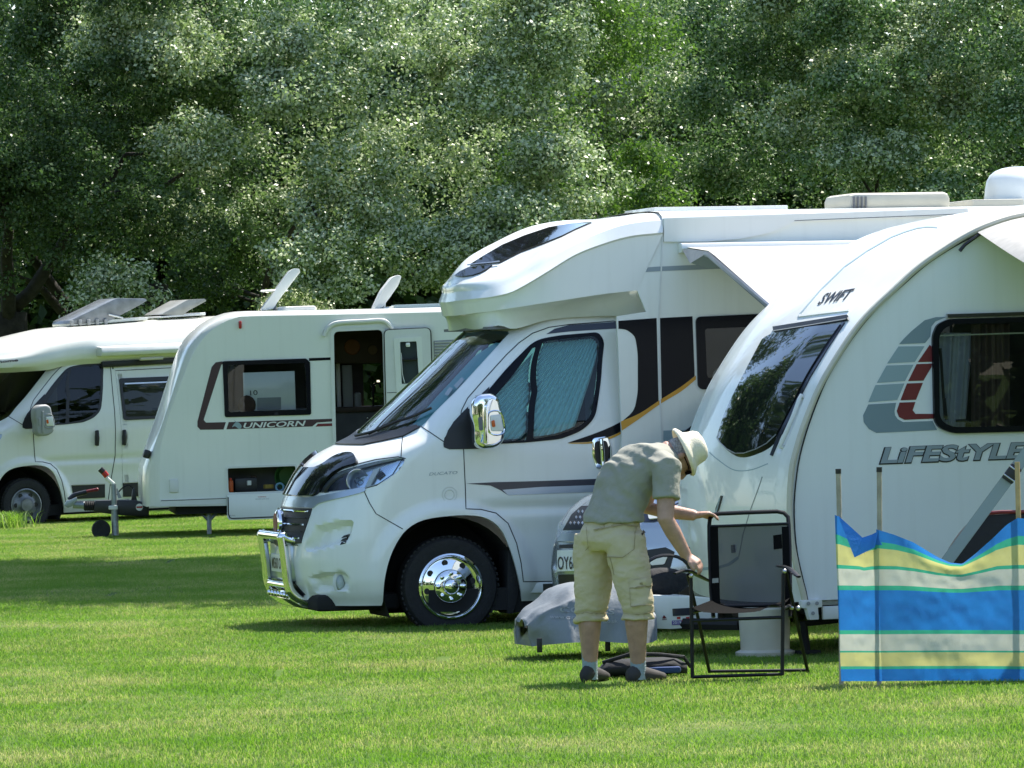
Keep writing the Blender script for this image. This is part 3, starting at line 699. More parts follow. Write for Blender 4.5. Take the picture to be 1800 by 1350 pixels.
wl.build('wiper', M['black'], mh)
# inner silver screen blind at the near side of the windscreen, dark dash reflections come from the room inside
v, f = tri2d([tuple(p) for p in SA.inv([(742, 745), (800, 687), (886, 600), (868, 598), (830, 622), (765, 692), (722, 742)])], (), 1.2); P, n = SA.pts(v, -.025); mesh('screen_blind', P, f, mat('teal_blind', (.34, .55, .58), .6), mh)
for q in ([(738, 710), (748, 700), (752, 704), (742, 714)], [(750, 696), (762, 684), (768, 688), (756, 700)]):
    pass
patch(SA, [(782, 694), (791, 681), (797, 684), (788, 697)], 'screen_sticker', M['greyd'], mh, .006, .001, 4)
patch(SA, [(798, 679), (812, 664), (817, 668), (804, 684)], 'screen_sticker', M['greyd'], mh, .006, .001, 4)
cab_interior(A, mh)
# seams
seams = [T['door']+[T['door'][0]],
 [(708, 767), (706.5, 780), (705, 803)], [(741, 750), (781, 777)], [(640, 863), (650, 885), (661, 903), (708, 930)],
 [(708, 806), (690, 834), (662, 853), (636, 860), (575, 874)], [(628, 816), (660, 808), (700, 803), (713, 806)]]
ribbons(SA, seams, 'panel_seam', M['seam'], mh, 1.5, .0022, mirror=CW)
# headlight
patch(SA, head, 'headlight_reflector', mat('lamp_silver', (.62, .68, .74), .16, metal=.85), mh, -.05, .01, 5, mirror=CW)
hl = patch(SA, head, 'headlight_lens', M['gl_c'], mh, .004, .008, 5, mirror=CW)
patch(SA, spl([(570, 862), (576, 848), (592, 836), (612, 829), (606, 845), (602, 858)], True, 3), 'headlight_inner', M['navy'], mh, -.036, .012, 4, mirror=CW)
P, n = SA.pts(SA.inv([(624, 842)]), -.03); b = MB(); b.lathe([(.001, .02), (.03, .018), (.055, .005), (.075, -.02), (.082, -.022), (.085, -.01)], 24, tuple(P[0])); b.build('headlight_bowl', M['silver'], mh, sharp=60)
b = MB(); b.sphere(P[0]-[0, .004, 0], .026); b.build('projector_lens', M['gl_c'], mh)
patch(SA, [(655, 824), (667, 821), (650, 853), (640, 855)], 'indicator_strip', M['plast'], mh, -.015, .02, 4, mirror=CW)
patch(SA, [(660, 836), (672, 828), (676, 832), (664, 842)], 'running_light', M['black'], mh, -.012, .02, 4, mirror=CW)
patch(SA, [(578, 864), (640, 857), (664, 850), (664, 853), (640, 860), (580, 868)], 'headlight_bar', M['plast'], mh, .0, .01, 4, mirror=CW)
# bonnet guard, bumper lip, grille
gu = SA.inv(spl([(515, 867), (560, 870), (572, 850), (588, 834), (606, 824), (628, 817), (627, 806), (620, 800), (605, 800.5), (588, 807), (570, 820), (556, 826), (545, 827), (534, 823)], True, 3))
gl = [(max(.0, p[0]), p[1]) for p in gu]
bot = SA.inv([(520, 872)])[0, 1]; tp = SA.inv([(541, 825)])[0, 1]
patch(SA, [(0, bot)]+[tuple(p) for p in SA.inv(spl([(530, 874), (550, 872.5), (562, 866), (572, 850), (588, 834), (606, 824), (628, 817), (627, 806), (620, 800), (605, 800.5), (588, 807), (570, 819), (556, 825)], n=3))]+[(0, tp)], 'bonnet_guard', M['guard'], mh, .028, .03, 1.2, uvspace=True, mirror=CW)
lip = SA.inv(spl([(552, 893), (560, 886), (580, 880), (610, 873), (641, 864), (637, 857), (600, 865), (560, 873)], n=3))
patch(SA, [(0, SA.inv([(548, 893)])[0, 1])]+[tuple(p) for p in lip]+[(0, bot-.3)], 'bumper_lip', M['silver'], mh, .010, .02, 1.2, uvspace=True, mirror=CW)
g0 = SA.inv([(549, 894), (546, 905), (530, 955), (536, 962)]); lo = SA.inv([(522, 964)])[0, 1]
patch(SA, [(0, lo), tuple(g0[2]), tuple(g0[1]), tuple(g0[0]), (0, g0[0, 1])], 'grille', M['black'], mh, .006, .01, 1.2, uvspace=True, mirror=CW)
v0, v1 = lo, g0[0, 1]
for k in range(6):
    vv = v0+(v1-v0)*(k+.5)/6; ue = np.interp(vv, [g0[2, 1], g0[1, 1]], [g0[2, 0], g0[1, 0]])-1
    P, n = SA.pts(np.stack([np.linspace(0, ue, 14), np.full(14, vv)], -1), .02)
    P2 = P[::-1]*[1, -1, 1]+[0, 2*CW, 0]; MB().tube(list(P2)+list(P[1:]), .007 if k % 2 else .004, 6).build('grille_bar', M['chrome'] if k % 2 else M['black'], mh)
P, n = SA.pts(np.array([[0., (v0+v1)/2+1.5]]), .03); bd = MB(); bd.lathe([(.001, -.03), (.075, -.03), (.095, -.02), (.1, .0), (.09, .02)], 28, tuple(P[0]), 'X'); bd.build('badge_ring', M['chrome'], mh)
bd = MB(); bd.lathe([(.001, -.035), (.07, -.035), (.07, -.02)], 24, tuple(P[0]), 'X'); bd.build('badge_disc', M['redd'], mh)
# lower intake, fog light, vents in the scoop
i0 = SA.inv([(498, 1040), (514, 1020), (535, 1045), (520, 1052)])
patch(SA, [(0, i0[:, 1].min()), tuple(SA.inv([(537, 1045)])[0]), tuple(SA.inv([(515, 1020)])[0]), (0, SA.inv([(515, 1020)])[0, 1])], 'lower_intake', M['black'], mh, .006, .01, 1.2, uvspace=True, mirror=CW)
for k in range(3): patch(SA, [(604+k*-2.2+1, 941.5+6*k), (615-k*3, 938.5+6*k), (614-k*3, 943+6*k), (600-k*1, 946+6*k)], 'vent_slot', M['black'], mh, .004, .004, 3, mirror=CW)
P, n = SA.pts(SA.inv([(598, 1022)]), .01); b = MB(); b.sphere(P[0], .05, (1, .35, 1.7)); b.build('fog_light', M['plast'], mh)
P, n = SA.pts(SA.inv([(601, 1024)]), .018); b = MB(); b.sphere(P[0], .035, (1, .6, 1.7)); b.build('fog_lens', M['gl_c'], mh)
# number plate
pc = SA.pts(np.array([[0., SA.inv([(490, 990)])[0, 1]]]))[0][0]; xc, zc = pc[0]-.005, A.P(488, 990, CW)[2]
MB().box((xc, CW, zc), (.012, .56, .13), bev=.004).build('number_plate', M['plast'], mh)
MB().box((xc+.05, CW, zc+.02), (.09, .8, .30), bev=.03).build('plate_holder', M['silver'], mh)
Vt, Ft = text_geo('MS60 OTF', bold=.012); s_ = .48/(Vt[:, 0].max()-Vt[:, 0].min())
Vl = np.stack([np.full(len(Vt), xc-.009), CW+.24-(Vt[:, 0]-Vt[:, 0].min())*s_, zc-.04+Vt[:, 1]*.115], -1); mesh('plate_lettering', Vl, Ft, M['black'], mh, smooth=False)
# bull bar
yb = .62; bar = MB()
near = spl([(520, 952), (505, 948), (495, 943), (497, 955), (502, 990), (506, 1025), (514, 1043), (530, 1054), (552, 1059), (566, 1059)], n=5)
Pn = [A.P(*q, yb) for q in near]; Pf = [p*[1, -1, 1]+[0, 2*CW, 0] for p in Pn]
bar.tube(Pn, .035, 12); bar.tube(Pf, .035, 12); bar.tube([Pn[10], Pf[10]], .033, 12); k = min(range(len(Pn)), key=lambda i: abs(near[i][1]-1028)); bar.tube([Pn[k], Pf[k]], .026, 12)
bar.build('bull_bar', M['chrome'], mh)
z0 = Pn[k][2]; sk = MB(); sk.prism([(Pn[k][0]+.02, yb, z0-.04), (Pn[k][0]+.0, yb, z0-.10), (Pn[k][0]+.10, yb, z0-.165), (Pn[k][0]+.32, yb, z0-.17), (Pn[k][0]+.32, yb, z0-.15), (Pn[k][0]+.1, yb, z0-.14)], (0, 2*(CW-yb), 0), .005); sk.build('skid_plate', M['chrome'], mh)
for q in range(6): MB().sphere((Pn[k][0]-.01, yb+.1+q*(CW-yb-.1)*.4, z0-.07), .022).build('skid_stud', M['chrome'], mh)
# wheel wells, wheels
M['dimalu'] = mat('dull_wheel_trim', (.27, .28, .29), .45, metal=.6, var=.3, vscale=12)
def wheel(par, c, r, style, y=.03, wd=.21, side=1):
    w_ = MB(); w_.lathe([(r*.62, .02), (r*.66, -.004), (r*.80, -.014), (r*.93, -.006), (r*.985, .02), (r, .05), (r, wd-.03), (r*.95, wd), (r*.6, wd)], 48, (c[0], y, c[1]))
    t = w_.build('tyre', M['rubber'], par)
    tr = MB()
    for i in range(56):
        a = 2*math.pi*i/56
        tr.box((c[0]+math.cos(a)*r*.995, y+.035, c[1]+math.sin(a)*r*.995), (.012, .05, .022), (0, -a, 0))
    tr.build('tread_blocks', M['rubber'], t)
    if style == 'chrome':
        R0 = .238; d = MB(); d.lathe([(R0, .0), (R0*1.0, -.016), (R0*.95, -.022), (R0*.9, -.012), (R0*.86, .01), (R0*.84, .03), (R0*.72, .022), (R0*.52, .012), (R0*.5, -.006), (R0*.48, -.012), (R0*.25, -.014), (R0*.235, -.040), (R0*.18, -.052), (R0*.08, -.056), (.001, -.057)], 56, (c[0], y, c[1]))
        dd = d.build('wheel_trim', M['chrome'], par, sharp=50)
        for i in range(8):
            a = 2*math.pi*(i+.25)/8; h = MB(); h.lathe([(.001, .0), (.021, .0), (.024, .004)], 14, (c[0]+math.cos(a)*R0*.72, y+.019, c[1]+math.sin(a)*R0*.72)); h.build('trim_hole', M['black'], dd)
            a = 2*math.pi*(i+.0)/8; h = MB(); h.lathe([(.017, .0), (.018, -.024), (.014, -.038), (.001, -.043)], 14, (c[0]+math.cos(a)*R0*.40, y-.008, c[1]+math.sin(a)*R0*.40)); h.build('wheel_nut', M['chrome'], dd)
    else:
        R0 = r*.62; d = MB(); d.lathe([(R0, .02), (R0, .0), (R0*.93, -.004), (R0*.88, .02), (R0*.8, .045), (R0*.6, .02), (R0*.4, -.0), (R0*.36, -.02), (.001, -.025)], 40, (c[0], y, c[1]))
        dd = d.build('wheel_trim', M['dimalu'], par, sharp=50)
        for i in range(6):
            a = 2*math.pi*i/6; h = MB(); h.lathe([(.001, .0), (.026, .0), (.03, .005)], 12, (c[0]+math.cos(a)*R0*.64, y+.018, c[1]+math.sin(a)*R0*.64)); h.build('trim_hole', M['black'], dd)
HB = (HUB[0], GZ+.345)
wheel(mh, (HUB[0], HUB[1]), .362, 'chrome', y=.06)
wheel(mh, (HUB[0]+3.9, HUB[1]), .362, 'chrome', y=.0)
def well(par, hubxy, r=.50, y0=.035, depth=.75, name='wheel_well'):
    b = MB(); a = np.linspace(R(-25), R(205), 24); V = [(hubxy[0]+r*math.cos(t), hubxy[1]+r*math.sin(t)) for t in a]
    for p, q in zip(V[:-1], V[1:]): b.quad((p[0], y0, p[1]), (q[0], y0, q[1]), (q[0], depth, q[1]), (p[0], depth, p[1]))
    b.prism([(p[0], depth, p[1]) for p in V], (0, .02, 0)); return b.build(name, M['dark'], par)
well(mh, HUB, .50)
fl = [A.P(893, 963, .06), A.P(903, 962, .06), A.P(915, 1010, .06), A.P(921, 1075, .06), A.P(892, 1079, .06), A.P(892, 1040, .06)]
MB().prism([tuple(p) for p in fl], (0, .3, 0), .008).build('mud_flap', M['rubber'], mh)
un = MB(); un.box((2.1, CW, .14), (4.6, 1.9, .16)); un.box((-.68, CW, .14), (.62, 1.5, .12), bev=.03); un.build('underside', M['dark'], mh)
sl_ = [A.P(x, y, .02) for x, y in ((917, 1024), (1078, 1021), (1078, 1040), (921, 1043))]
MB().prism([tuple(p) for p in sl_], (0, .1, 0), .01).build('sill', M['white'], mh)
# decals on the cab
patch(SA, [(819, 850), (870, 847.5), (950, 845.5), (1092, 840), (1092, 863), (893, 870.5), (880, 862), (862, 853.5)], 'door_stripe', M['navy'], mh, .003, .001, 6)
patch(SA, [(893, 870.5), (1092, 863), (1092, 851), (950, 856), (883, 861)], 'door_stripe_band', M['silver'], mh, .0045, .001, 6)  # silver band along the lower half of the stripe
patch(SA, [(960, 587.5), (975, 578), (1000, 571.5), (1083, 566), (1085, 577.5), (1000, 583)], 'door_top_decal', M['navy'], mh, .003, .001, 6)
patch(SA, spl([(1092, 741), (1070, 752), (1040, 764), (997, 778.5)], n=5)+spl([(997, 778.5), (1040, 776), (1070, 768), (1093, 758)], n=5), 'swoosh_decal', M['gloss'], mh, .003, .001, 5)
patch(SA, spl([(997, 779), (1040, 776.5), (1070, 768.5), (1093, 758)], n=5)+spl([(1093, 762), (1072, 772), (1040, 779.5), (1005, 780)], n=5), 'swoosh_edge', M['orange'], mh, .0035, .001, 4)
text_on(SA, 'DUCATO', (754, 836), (804, 833), 5.2, 'wing_lettering', M['greyd'], mh, .25, .004)
P, n = SA.pts(SA.inv([(790, 869)]), .004); b = MB(); b.lathe([(.030, 0), (.032, -.002), (.038, -.002), (.04, 0)], 28, tuple(P[0])); b.lathe([(.052, 0), (.054, -.002), (.056, 0)], 28, tuple(P[0])); b.build('wing_emblem', M['plast'], mh)
# chrome door handle
hc = A.P(1057, 793, -.01); hb = MB(); pl = rr([A.P(*q, .0)[[0, 2]] for q in ((1040, 770), (1068, 766), (1076, 790), (1073, 820), (1048, 826), (1040, 800))], .03)
MB().prism([(p[0], -.012, p[1]) for p in pl], (0, .04, 0), .008).build('handle_surround', M['chrome'], mh)
pl = rr([A.P(*q, -.01)[[0, 2]] for q in ((1045, 776), (1066, 774), (1071, 792), (1068, 813), (1050, 817), (1045, 800))], .025)
MB().prism([(p[0], -.016, p[1]) for p in pl], (0, .03, 0)).build('handle_recess', M['black'], mh)
a, b_ = A.P(1056.5, 772, -.04), A.P(1060, 818, -.04); MB().tube([a, (a+b_)/2-[0, .012, 0], b_], .016, 10).build('handle_grip', M['chrome'], mh)
# chrome mirror
M['amber'] = mat('amber_lens', (.55, .10, .015), .25)
def mirror(veh, par, tr, m, lens=True, y0=-.30):
    f = lambda q, y: veh.P(*tr(*q), y)
    arm = MB(); arm.prism([tuple(f(q, -.02)) for q in ((822, 712), (842, 708), (842, 730), (824, 732))], (0, -.2, 0), .01); arm.prism([tuple(f(q, -.02)) for q in ((836, 770), (858, 768), (858, 782), (838, 782))], (0, -.2, 0), .01)
    arm.build('mirror_arm', m, par)
    h = MB(); out = rr([(832, 707), (842, 694), (866, 691), (878, 699), (884, 730), (888, 760), (887, 776), (872, 788), (848, 790), (836, 780), (836, 752), (832, 735)], 9)
    h.prism([tuple(f(q, y0)) for q in out], (0, .16, 0), .035, 4); hh = h.build('mirror_housing', m, par, sharp=0)
    h = MB(); h.prism([tuple(f(q, y0)) for q in rr([(840, 734), (848, 732), (849, 757), (842, 757)], 3)], (0, -.006, 0), .002); h.build('mirror_slot', M['intg'] if m is M['chrome'] else M['grey'], hh)
    h = MB(); h.prism([tuple(f(q, y0+.02)) for q in rr([(860, 730), (879, 728), (884, 758), (862, 758)], 4)], (0, -.035, 0), .008); h.build('mirror_lamp', M['plast'], hh)
    h = MB(); h.prism([tuple(f(q, y0-.016)) for q in rr([(863, 740), (869, 738), (871, 750), (865, 751)], 2)], (0, -.006, 0), .002); h.build('mirror_indicator', M['amber'], hh)
    rg = MB(); rg.tube([f(q, y0-.004) for q in spl([(858, 727), (880, 725), (886, 760), (861, 761)], True, 4)+[(858, 727)]], .007, 6); rg.build('mirror_rim', m, hh)
    rg = MB(); rg.prism([tuple(f(q, y0-.001)) for q in rr([(851, 712), (857, 712), (858, 780), (851, 780)], 3)], (0, -.014, 0), .006); rg.build('mirror_spine', m, hh)
mirror(A, mh, lambda x, y: (x, y), M['chrome'])
# ------------------------------------------------------------------ pod over the cab, lofted through traced edges
CY = -.10                                              # plane of the coach side
def zz(q): return (750+q[0]/4.186, 360+q[1]/4.186)
def curve3(pts, n=44):                                 # pts: (px, py, lateral)
    P = np.array([A.P(x, y, l) for x, y, l in pts]); P = np.array(spl([tuple(p) for p in P], n=8)); L = np.r_[0, np.cumsum(np.linalg.norm(np.diff(P, axis=0), axis=1))]
    s = np.linspace(0, L[-1], n); return np.stack([np.interp(s, L, P[:, k]) for k in range(3)], -1)
cU = curve3([(818, 577, 1.02), (832, 579, .72), (845, 578, .48), (860, 575, .32), (880, 572, .22), (905, 578, .19), (960, 563, .16), (1020, 557, .14), (1083, 555, .13), (1140, 556, .10)])
def nosed(trace, px0, d, side, ls=(1.02, .88, .74, .60, .46, .34, .24)):
    tx, ty = [q[0] for q in trace], [q[1] for q in trace]; out = []
    for l in ls: t = (1.02-l)/.9; x = px0+((1.02-l)*.225+d*t**2.5)*238; out.append((x, np.interp(x, tx, ty), l))
    return out+[q for q in side if q[0] > out[-1][0]+14]
trC = [(777, 556), (800, 555), (830, 551), (870, 546), (900, 541.5), (950, 533)]; trB = [(772, 537), (800, 532.5), (830, 529), (865, 525), (890, 520), (918, 507)]
cC = curve3(nosed(trC, 790, .22, [(895, 542, .06), (925, 537.5, -.04), (960, 532, -.09), (1000, 526, -.10), (1060, 517, -.10), (1120, 510.5, -.10)]))
sB = [(895, 518, .05), (918, 507, -.04), (942, 493, -.09), (965, 479, -.11), (1013, 450, -.115), (1065, 430, -.115), (1110, 418, -.115), (1165, 412, -.115)]
cB = curve3(nosed(trB, 785, .22, sB)); cB2 = curve3([(x, y-3.4, l-.018) for x, y, l in nosed(trB, 785, .22, sB)])
trA = [(775, 518), (800, 513), (830, 511), (858, 507), (893, 498), (932, 479)]
cA = curve3(nosed(trA, 788, .26, [(893, 498, .16), (932, 479, .05), (965, 455, -.02), (1013, 427, -.06), (1084, 399, -.08), (1130, 390, -.085), (1165, 387, -.085)]))
cA2 = curve3([(790, 502, 1.02), (803, 499, .80), (822, 496, .62), (848, 490, .48), (880, 479, .38), (915, 463, .30), (950, 440, .25), (985, 420, .22), (1040, 397, .18), (1090, 383, .15), (1130, 377, .13), (1165, 374, .12)])
cT = curve3([(793, 486, 1.02), (805, 470, 1.02), (821, 454, 1.02), (845, 439, 1.02), (870, 426, 1.02), (900, 411, 1.02), (930, 399, 1.02), (965, 391, 1.02), (1000, 387, 1.02), (1050, 385, 1.02), (1110, 378, 1.02), (1165, 371, 1.02)])
def loft(curves, sub):
    out = [curves[0]]
    for a, b, k in zip(curves[:-1], curves[1:], sub): out += [a+(b-a)*t for t in np.linspace(0, 1, k+1)[1:]]
    return np.stack(out, 1)
def bulged(a, b, k, h, d):                             # curved strip between two edges
    t = np.linspace(0, 1, k+1)[1:-1]; return [a+(b-a)*x+np.array(d)*h*4*x*(1-x) for x in t]
tmid = [cA]+bulged(cA, cA2, 6, .018, (-.3, -.4, .5))+[cA2]+bulged(cA2, cT, 6, .015, (-.2, 0, .5))+[cT]
SPt = Surf(A, np.stack(tmid, 1)); SPs = Surf(A, loft([cB2, cA], [6])); 
low = [cU]+bulged(cU, cC, 6, -.04, (0, -.3, -.6))+[cC]; SPl = Surf(A, np.stack(low, 1)); SPc = Surf(A, loft([cC, cB], [5]))
pod = []
for S_ in (SPt, SPs, SPl, SPc, Surf(A, loft([cB, cB2], [1]))): pod.append(shell(S_, 'overcab_pod', M['white'], mh, mirror=CW, thick=0, sharp=60))
# join the strips of the pod into one moulding
def join(objs, name):
    bm = bmesh.new()
    for o in objs: bm.from_mesh(o.data)
    bmesh.ops.remove_doubles(bm, verts=bm.verts, dist=.0004); bmesh.ops.recalc_face_normals(bm, faces=bm.faces)
    me = bpy.data.meshes.new(name); bm.to_mesh(me); bm.free(); me.shade_smooth(); me.set_sharp_from_angle(angle=R(24)); me.materials.append(objs[0].data.materials[0])
    par = objs[0].parent
    for o in objs: bpy.data.objects.remove(o)
    return obj(name, me, None, par)
join(pod, 'overcab_pod')
sk1 = [zz(q) for q in [(322, 447), (420, 385), (560, 303), (720, 235), (900, 175), (1060, 148), (1215, 136), (1100, 185), (1000, 235), (860, 290), (700, 350), (545, 428)]]
sk2 = [zz(q) for q in [(212, 525), (250, 497), (310, 468), (400, 456), (485, 450), (450, 478), (400, 505), (340, 525), (260, 534)]]
patch(SPt, sk1, 'skylight', M['guard'], mh, .012, .02, 5); patch(SPt, sk2, 'skylight', M['guard'], mh, .012, .02, 5)
ribbons(SPt, [[zz(q) for q in ((310, 457), (400, 447), (490, 440), (545, 432))]], 'skylight_trim', M['alu'], mh, 1.8, .022)
# ------------------------------------------------------------------ coach body
def jp(px, py): return A.P(px, py, CY)
xj = jp(1084, 560)[0]; xr = 6.1; zt = jp(1165, 390)[2]; zr = jp(1300, 388)[2]
SC = plane_surf(A, .4, xr, .2, 3.05, CY, 60, 30)
winA = rr([(1222, 557), (1440, 547), (1440, 684), (1232, 684.5), (1226, 679)], [10, 4, 4, 8, 6])
side_poly = [(1165, 412), (1137, 414.5), (1110, 418), (1096, 421), (1096, 513), (1120, 510.5), (1136, 548), (1084, 556), (1088, 640), (1093, 760), (1091, 880), (1066, 1022)]
zb = jp(1100, 1024)[2]
pr = lambda x, z: tuple(A.pix(np.array([x, CY, z])))
wells = [(HUB[0]+3.9+.47*math.cos(t), HUB[1]+.47*math.sin(t)) for t in np.linspace(R(185), R(-5), 20)]
side_poly += [pr(HUB[0]+3.9-.47, zb)]+[pr(*q) for q in wells]+[pr(HUB[0]+3.9+.47, zb), pr(xr, zb), pr(xr, zt), (1380, 385), (1240, 386), (1165, 387)]
v, f = tri2d(side_poly, [winA], 14.); P = np.array([A.P(x, y, CY) for x, y in v]); V, Fc = skinned(P, np.tile([0, -1., 0], (len(P), 1)), f, .03, CW)
mesh('coach_side', V, Fc, M['white2'], mh)
well(mh, (HUB[0]+3.9, HUB[1]), .5, .0, .7)
rf = MB(); prof = [(CY, zt), (CY+.03, zt+.045), (CY+.12, zt+.075), (CY+.4, zt+.09), (CW, zt+.10)]; prof += [(2*CW-y, z) for y, z in prof[-2::-1]]
x0 = jp(1165, 387)[0]
for (ya, za), (yb2, zb2) in zip(prof[:-1], prof[1:]): rf.quad((x0, ya, za), (x0, yb2, zb2), (xr, yb2, zb2), (xr, ya, za))
rf.build('roof', M['white'], mh)
bk = MB(); bk.prism([(xr, CY, zb), (xr, 2*CW-CY, zb), (xr, 2*CW-CY, zt)]+[(xr, y, z) for y, z in prof[::-1]], (.06, 0, 0)); bk.prism([(xj+.3, CY+.04, zb), (xr, CY+.04, zb), (xr, 2*CW-CY-.04, zb), (xj+.3, 2*CW-CY-.04, zb)], (0, 0, .03)); bk.build('rear_wall', M['white2'], mh)
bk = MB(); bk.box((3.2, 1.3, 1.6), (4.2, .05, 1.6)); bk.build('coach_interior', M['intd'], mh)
# roof edge moulding, skirt, decals
patch(SC, [(1166, 384), (1700, 366), (1700, 378), (1395, 390), (1380, 398), (1350, 410), (1300, 420), (1240, 425), (1166, 425)], 'roof_moulding', M['white'], mh, .02, .03, 9)
ribbons(SC, [[(1395, 388), (1700, 376)]], 'moulding_line', M['seam'], mh, .9, .022)
ribbons(SC, [[(1165, 385), (1164, 425), (1161, 500), (1158, 558)], [(1158.5, 558), (1159, 640), (1160, 700), (1162.5, 760), (1163, 880), (1158, 1024)]], 'panel_joint', M['plast'], mh, 2.4, .006)
patch(SC, rr([(1072, 476.5), (1150, 469), (1161, 468.5), (1161, 476.5), (1110, 480), (1073, 483)], [3, 1, 1, 1, 1, 3]), 'upper_stripe', M['greyd'], mh, .003, .001, 9)
patch(SC, [(1163, 468.5), (1300, 462), (1420, 458), (1420, 467), (1300, 471), (1163, 476.5)], 'upper_stripe', M['greyd'], mh, .003, .001, 9)
blk = [(1087, 564), (1154, 559), (1157.5, 705)]+spl([(1157.5, 705), (1125, 727), (1091, 741)], n=4)[1:]+rr([(1093, 741), (1115, 722), (1121, 690), (1121, 620), (1116, 590), (1100, 579), (1087, 578)], [0, 12, 10, 20, 12, 6, 0])
patch(SC, blk, 'window_band', M['gloss'], mh, .003, .001, 7)
patch(SC, [(1160, 559), (1217, 556), (1221, 661)]+spl([(1221, 661), (1195, 682), (1163, 703)], n=4)[1:], 'window_band', M['gloss'], mh, .003, .001, 7)
patch(SC, spl([(1223, 660), (1195, 681), (1160, 703), (1125, 726), (1091, 741)], n=4)+spl([(1093, 757), (1128, 733), (1162, 709), (1197, 688), (1223, 667)], n=4), 'swoosh_edge', M['orange'], mh, .0035, .001, 5)
patch(SC, winA, 'window_frame', M['gloss'], mh, .02, .03, 9, holes=[rr([(1238, 578), (1430, 570), (1430, 664), (1242, 664)], 5)])
patch(SC, rr([(1238, 578), (1430, 570), (1430, 664), (1242, 664)], 5), 'window_pane', M['gl_d'], mh, .014, .004, 14)
b = MB(); p = jp(1275, 610); b.box((p[0]+.25, .25, p[2]), (1.1, .02, .5)); b.build('window_blind', M['intd'], mh)
b = MB(); p = jp(1290, 660); b.sphere((p[0], .1, p[2]), .09, (1.2, .5, .8)); b.build('soft_toy', M['plast'], mh)
patch(SC, [(1166, 757), (1300, 752), (1300, 770), (1166, 775)], 'lower_decal', M['lgrey'], mh, .003, .001, 12)
patch(SC, [(1090, 858), (1300, 850), (1300, 872), (1090, 880)], 'lower_stripe', M['navy'], mh, .003, .001, 12)
# roof fittings
def roofbox(px0, px1, py_top, y, dy, m, name, hgt=None, bev=.03, base=None):
    a, b = A.P(px0, py_top, y), A.P(px1, py_top, y); zt_ = (a[2]+b[2])/2; zb_ = base if base else zt+.07
    return MB().box(((a[0]+b[0])/2, y+dy/2, (zt_+zb_)/2), (abs(b[0]-a[0]), dy, zt_-zb_), bev=bev).build(name, m, mh)
roofbox(1150, 1385, 362.5, .5, .9, M['white'], 'solar_panel', bev=.006)
roofbox(1492, 1672, 338, .55, .7, M['trim'], 'roof_vent', bev=.05)
for k in range(4): roofbox(1500+7*k, 1503+7*k, 345, .53, .02, M['intg'], 'vent_slat', bev=.001)
b = MB(); p = A.P(1790, 352, .9); 
for r0_, k in ((1, 0),): b.lathe([(.001, .255), (.06, .253), (.12, .243), (.17, .225), (.21, .195), (.238, .15), (.252, .09), (.26, .02), (.265, -.06)], 40, (p[0], .9, p[2]), 'Z')
b.build('satellite_dome', M['white'], mh, sharp=0); roofbox(1710, 1800, 350, .6, .7, M['trim'], 'dome_base', bev=.01)
# ------------------------------------------------------------------ awning
aw = MB(); a0 = A.P(1195, 435, CY-.06); a1 = np.array([xr-.3, CY-.06, a0[2]]); 
aw.prism([(a0[0], CY, a0[2]+.035), (a0[0], CY-.10, a0[2]+.03), (a0[0], CY-.12, a0[2]-.01), (a0[0], CY-.09, a0[2]-.04), (a0[0], CY, a0[2]-.04)], (a1[0]-a0[0], 0, 0), .006); aw.build('awning_case', M['white'], mh)
L = 2.35; rl = A.P(1366, 546, CY-L); rt = A.P(1250, 445, CY-.75)
V = []; Fc = []; nx_, ny_ = 30, 14
e0 = [np.array([a0[0]+.04, CY-.1, a0[2]+.0]), A.P(1247, 441, CY-.72), rl]
for i in range(nx_+1):
    for j in range(ny_+1):
        t = j/ny_; p = e0[0]*(1-t)+e0[2]*t if False else (e0[0]*(1-t/.3)+e0[1]*t/.3 if t < .3 else e0[1]*(1-(t-.3)/.7)+e0[2]*(t-.3)/.7)
        x = p[0]+(a1[0]-a0[0]-.1)*i/nx_; z = p[2]-.035*math.sin(i/nx_*9.4)**2*math.sin(t*math.pi)
        V.append((x, p[1], z))
for i in range(nx_):
    for j in range(ny_): k = i*(ny_+1)+j; Fc.append((k, k+1, k+ny_+2, k+ny_+1))
mesh('awning_fabric', V, Fc, M['awn'], mh, sharp=0)
MB().tube([rl+[-.03, 0, 0], rl+[4.2, 0, 0]], .03, 10).build('awning_rail', M['white'], mh)
k0 = A.P(1213, 462, CY-.45); arm = MB(); arm.tube([e0[0]+[.05, -.05, -.03], e0[1]+[0, 0, -.03], rl+[0, 0, -.02]], .022, 8); arm.build('awning_arm', M['alu'], mh)
MB().prism([tuple(rl+[-.03, -.03, -.05]), tuple(rl+[.05, -.03, -.05]), tuple(rl+[.05, -.03, .04]), tuple(rl+[-.03, -.03, .04])], (0, .08, 0), .01).build('rail_end_cap', M['black'], mh)
V = [e0[0]+[0, -.02, -.01], e0[1]+[0, 0, -.005], A.P(1213, 463, CY-.35), A.P(1200, 440, CY-.12)]; me_ = mesh('awning_flap', V, [(0, 1, 2, 3)], M['awn'], mh)
V = [A.P(1213, 462, CY-.33), e0[1]+[0, 0, -.01], A.P(1270, 469, CY-.5), A.P(1245, 472, CY-.3)]; mesh('awning_pocket', V, [(0, 1, 2, 3)], M['greyd'], mh)
